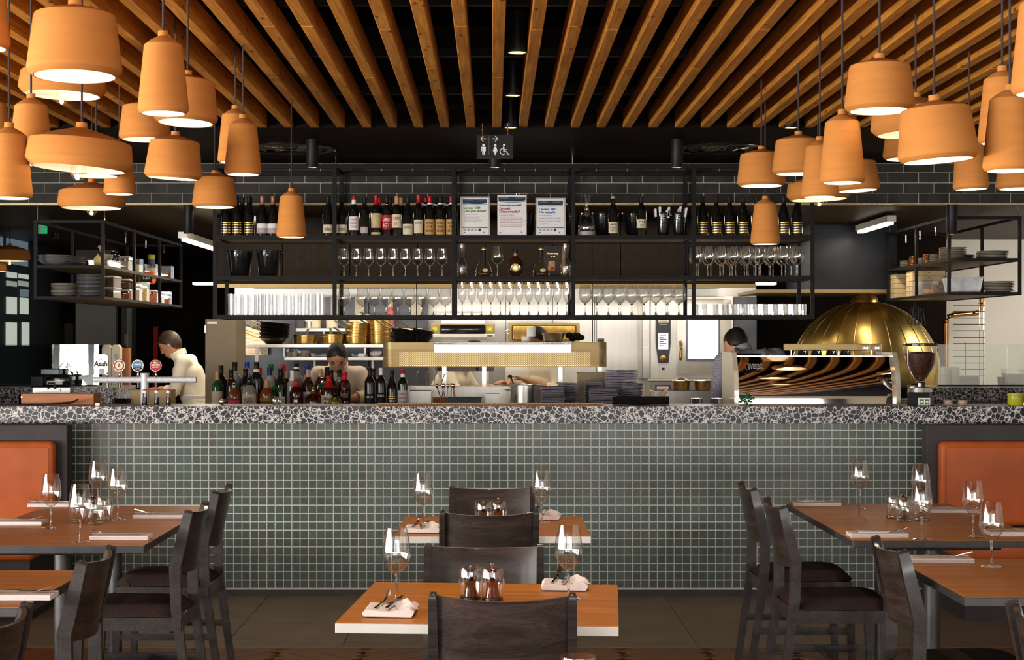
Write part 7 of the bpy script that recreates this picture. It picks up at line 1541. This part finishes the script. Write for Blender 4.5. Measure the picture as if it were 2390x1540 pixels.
# ---- coffee machine
S = 371; cm = thing('coffee_machine', 'large chrome espresso machine with its back panel towards the room', 'coffee machine', (X(1905, S), F/S, .921)); w = 183/S; zt = Z(830, S)-.921
pf = [(0, .06), (0, .20), (.003, .26), (.012, .33), (.028, .39), (.05, .44), (.078, zt-.035), (.095, zt-.008)]
vs = []; fs = []; n = len(pf)
for x_ in (-w, w):
    for y, z in pf: vs.append((x_, y, z))
for j in range(n-1): fs.append((j, n+j, n+j+1, j+1))
MB().add(vs, fs).build('back_panel', mat('mirror_chrome', (.80, .74, .70, 1), .035, 1, var=.02), cm)
MB().box(-w, w, .13, .46, .05, zt-.05).build('machine_body', steel_d, cm, False); MB().box(-w, w, .095, .48, zt-.02, zt).build('top_tray', steel, cm, False); MB().box(-w, w, -.004, .01, .0, .058).build('base_plinth', black_gloss, cm, False)
chk = [(-.02, 0), (-.045, .12), (-.045, .30), (-.02, .42), (.02, .49), (.06, zt+.02), (.5, zt+.02), (.5, 0)]
ckw = mat('pearl_cheek', (.82, .76, .62, 1), .2, .6)
for s_ in (-1, 1): MB().prism([(y, z) for y, z in chk], -.014, .014, Matrix.Translation((s_*(w+.014), 0, 0)) @ Matrix.Rotation(pi/2, 4, 'Z') @ Matrix.Scale(1, 4)).build('side_cheek', ckw, cm, False)
MB().rbox(-.15, w+.0, .3, .31, zt+.03, zt+.075, .004).build('cup_rail', gold_flat, cm, False)  # chrome rail; its gold tone stands in for reflections
for x_ in (-.1, .2, .42): MB().cyl((x_, .305, zt), (x_, .305, zt+.04), .005, n=8).build('rail_post', chrome, cm)
mb = MB(); text(mb, 'WEGA', -w+.065, Z(857, S)-.921, w=.095, h=.027, y=.021, bold=.035); lo = mb.build('logo_lettering', ink, cm, False); lo.rotation_euler = (-.18, 0, 0); lo.location = (0, -.088, .004)
mb = MB(); text(mb, 'WEGA', -w+.0635, Z(857, S)-.921-.0015, w=.098, h=.030, y=.0225, bold=.06); lo = mb.build('logo_outline', white_i, cm, False); lo.rotation_euler = (-.18, 0, 0); lo.location = (0, -.088, .004)
mb = MB(); z0 = Z(859, S)-.921; x0_ = -w+.04
for a, b in (((.0, .028), (.012, .034)), ((.012, .034), (.04, .034)), ((0, .028), (.012, .006)), ((.012, .006), (.016, -.003)), ((.016, -.003), (.04, -.003))): mb.tube([(x0_+a[0], .016, z0+a[1]), (x0_+b[0], .016, z0+b[1])], .0022, 6)
lo = mb.build('logo_cup_mark', red_i, cm, False); lo.rotation_euler = (-.18, 0, 0); lo.location = (0, -.083, .004)
for i, px in enumerate((1878, 1910, 1945, 1978)):
    t = thing('coffee_cup', 'black upturned coffee cup on the espresso machine, %s from left' % ORD[i], 'cup', (X(px, 365), F/365+.06, .921+zt+.001), 0, 'cups on the espresso machine'); opent(MB().lathe([(.034, 0), (.036, .002), (.03, .03), (.018, .034), (.001, .034)], 20)).build('cup_wall', black_gloss, t); MB().tube([(0, -.034, .006), (.006, -.05, .012), (.006, -.05, .024), (0, -.03, .028)], .0035).build('cup_handle', chrome, t)
for i, px in enumerate((2026, 2053)): tumbler((X(px, 365), F/365+.06, .921+zt+.001), ('left', 'right')[i]+' small glass on top of the espresso machine', sc=.9, group='glasses on the espresso machine')
o = MB().rbox(-.09, .09, -.05, .05, 0, .012, .003).build('bar_cloth', black_matte, None, False, 35, (X(1745, 365), F/365+.06, .921+zt+.001)); tag(o, 'folded black cloth on the left of the espresso machine', 'cloth')
# ---- coffee grinder
t = thing('coffee_grinder', 'coffee grinder with clear hopper full of brown beans', 'grinder', lg(2148, 381)); k = 1/381
MB().lathe([(.083, 0), (.083, .01), (.076, .05), (.07, .08)], 6).build('grinder_base', black_sat, t, False); MB().lathe([(.071, .08), (.066, .108), (.055, .112)], 28).build('steel_collar', steel, t)
MB().lathe([(.03, .112), (.03, .135), (.022, .14)], 20).build('throat', black_gloss, t); MB().tube([(-.02, 0, .125), (-.06, -.01, .127)], .006).build('lever', black_sat, t)
hp = [(.022, .14), (.04, .165), (.082, .21), (.088, .225), (.103, .36)]; hp = [(r, z) for r, z in hp]
opent(MB().lathe([(.02, .145), (.045, .172), (.086, .245), (.103, .36), (.101, .36), (.084, .245), (.043, .173), (.018, .147)], 28)).build('hopper', glass, t)
MB().lathe([(.018, .148), (.042, .174), (.082, .246), (.092, .315), (.06, .325), (.001, .328)], 26).build('bean_fill', mat('coffee_beans', (.055, .016, .008, 1), .4, var=.9, scale=110, bump=1.0), t)
MB().lathe([(.104, .36), (.107, .363), (.107, .374), (.1, .378), (.001, .379)], 28).build('hopper_lid', black_gloss, t)
st_ = MB().box(-.034, .036, -.088, -.0795, .002, .046).build('square_sticker', white_i, t, False)
for (a, b, m_, s_) in ((-.03, .024, green_i, 'M'), (.004, .024, ink_grey, 'M'), (-.03, .004, ink_grey, 'M'), (.004, .004, green_i, 'M')):
    mb = MB(); text(mb, s_, a, b, w=.028, h=.018, y=-.0886, bold=.05); mb.build('sticker_letter', m_, st_, False)
for k_ in range(14):
    o = inst(pl_small, 'plate', None, (X(2105, 358), F/358, .921+k_*.0165), (0, 0, k_)); tag(o, 'cream plate in the stack left of the grinder, %s from bottom' % ORD[k_], 'plate', 'plates beside the grinder')
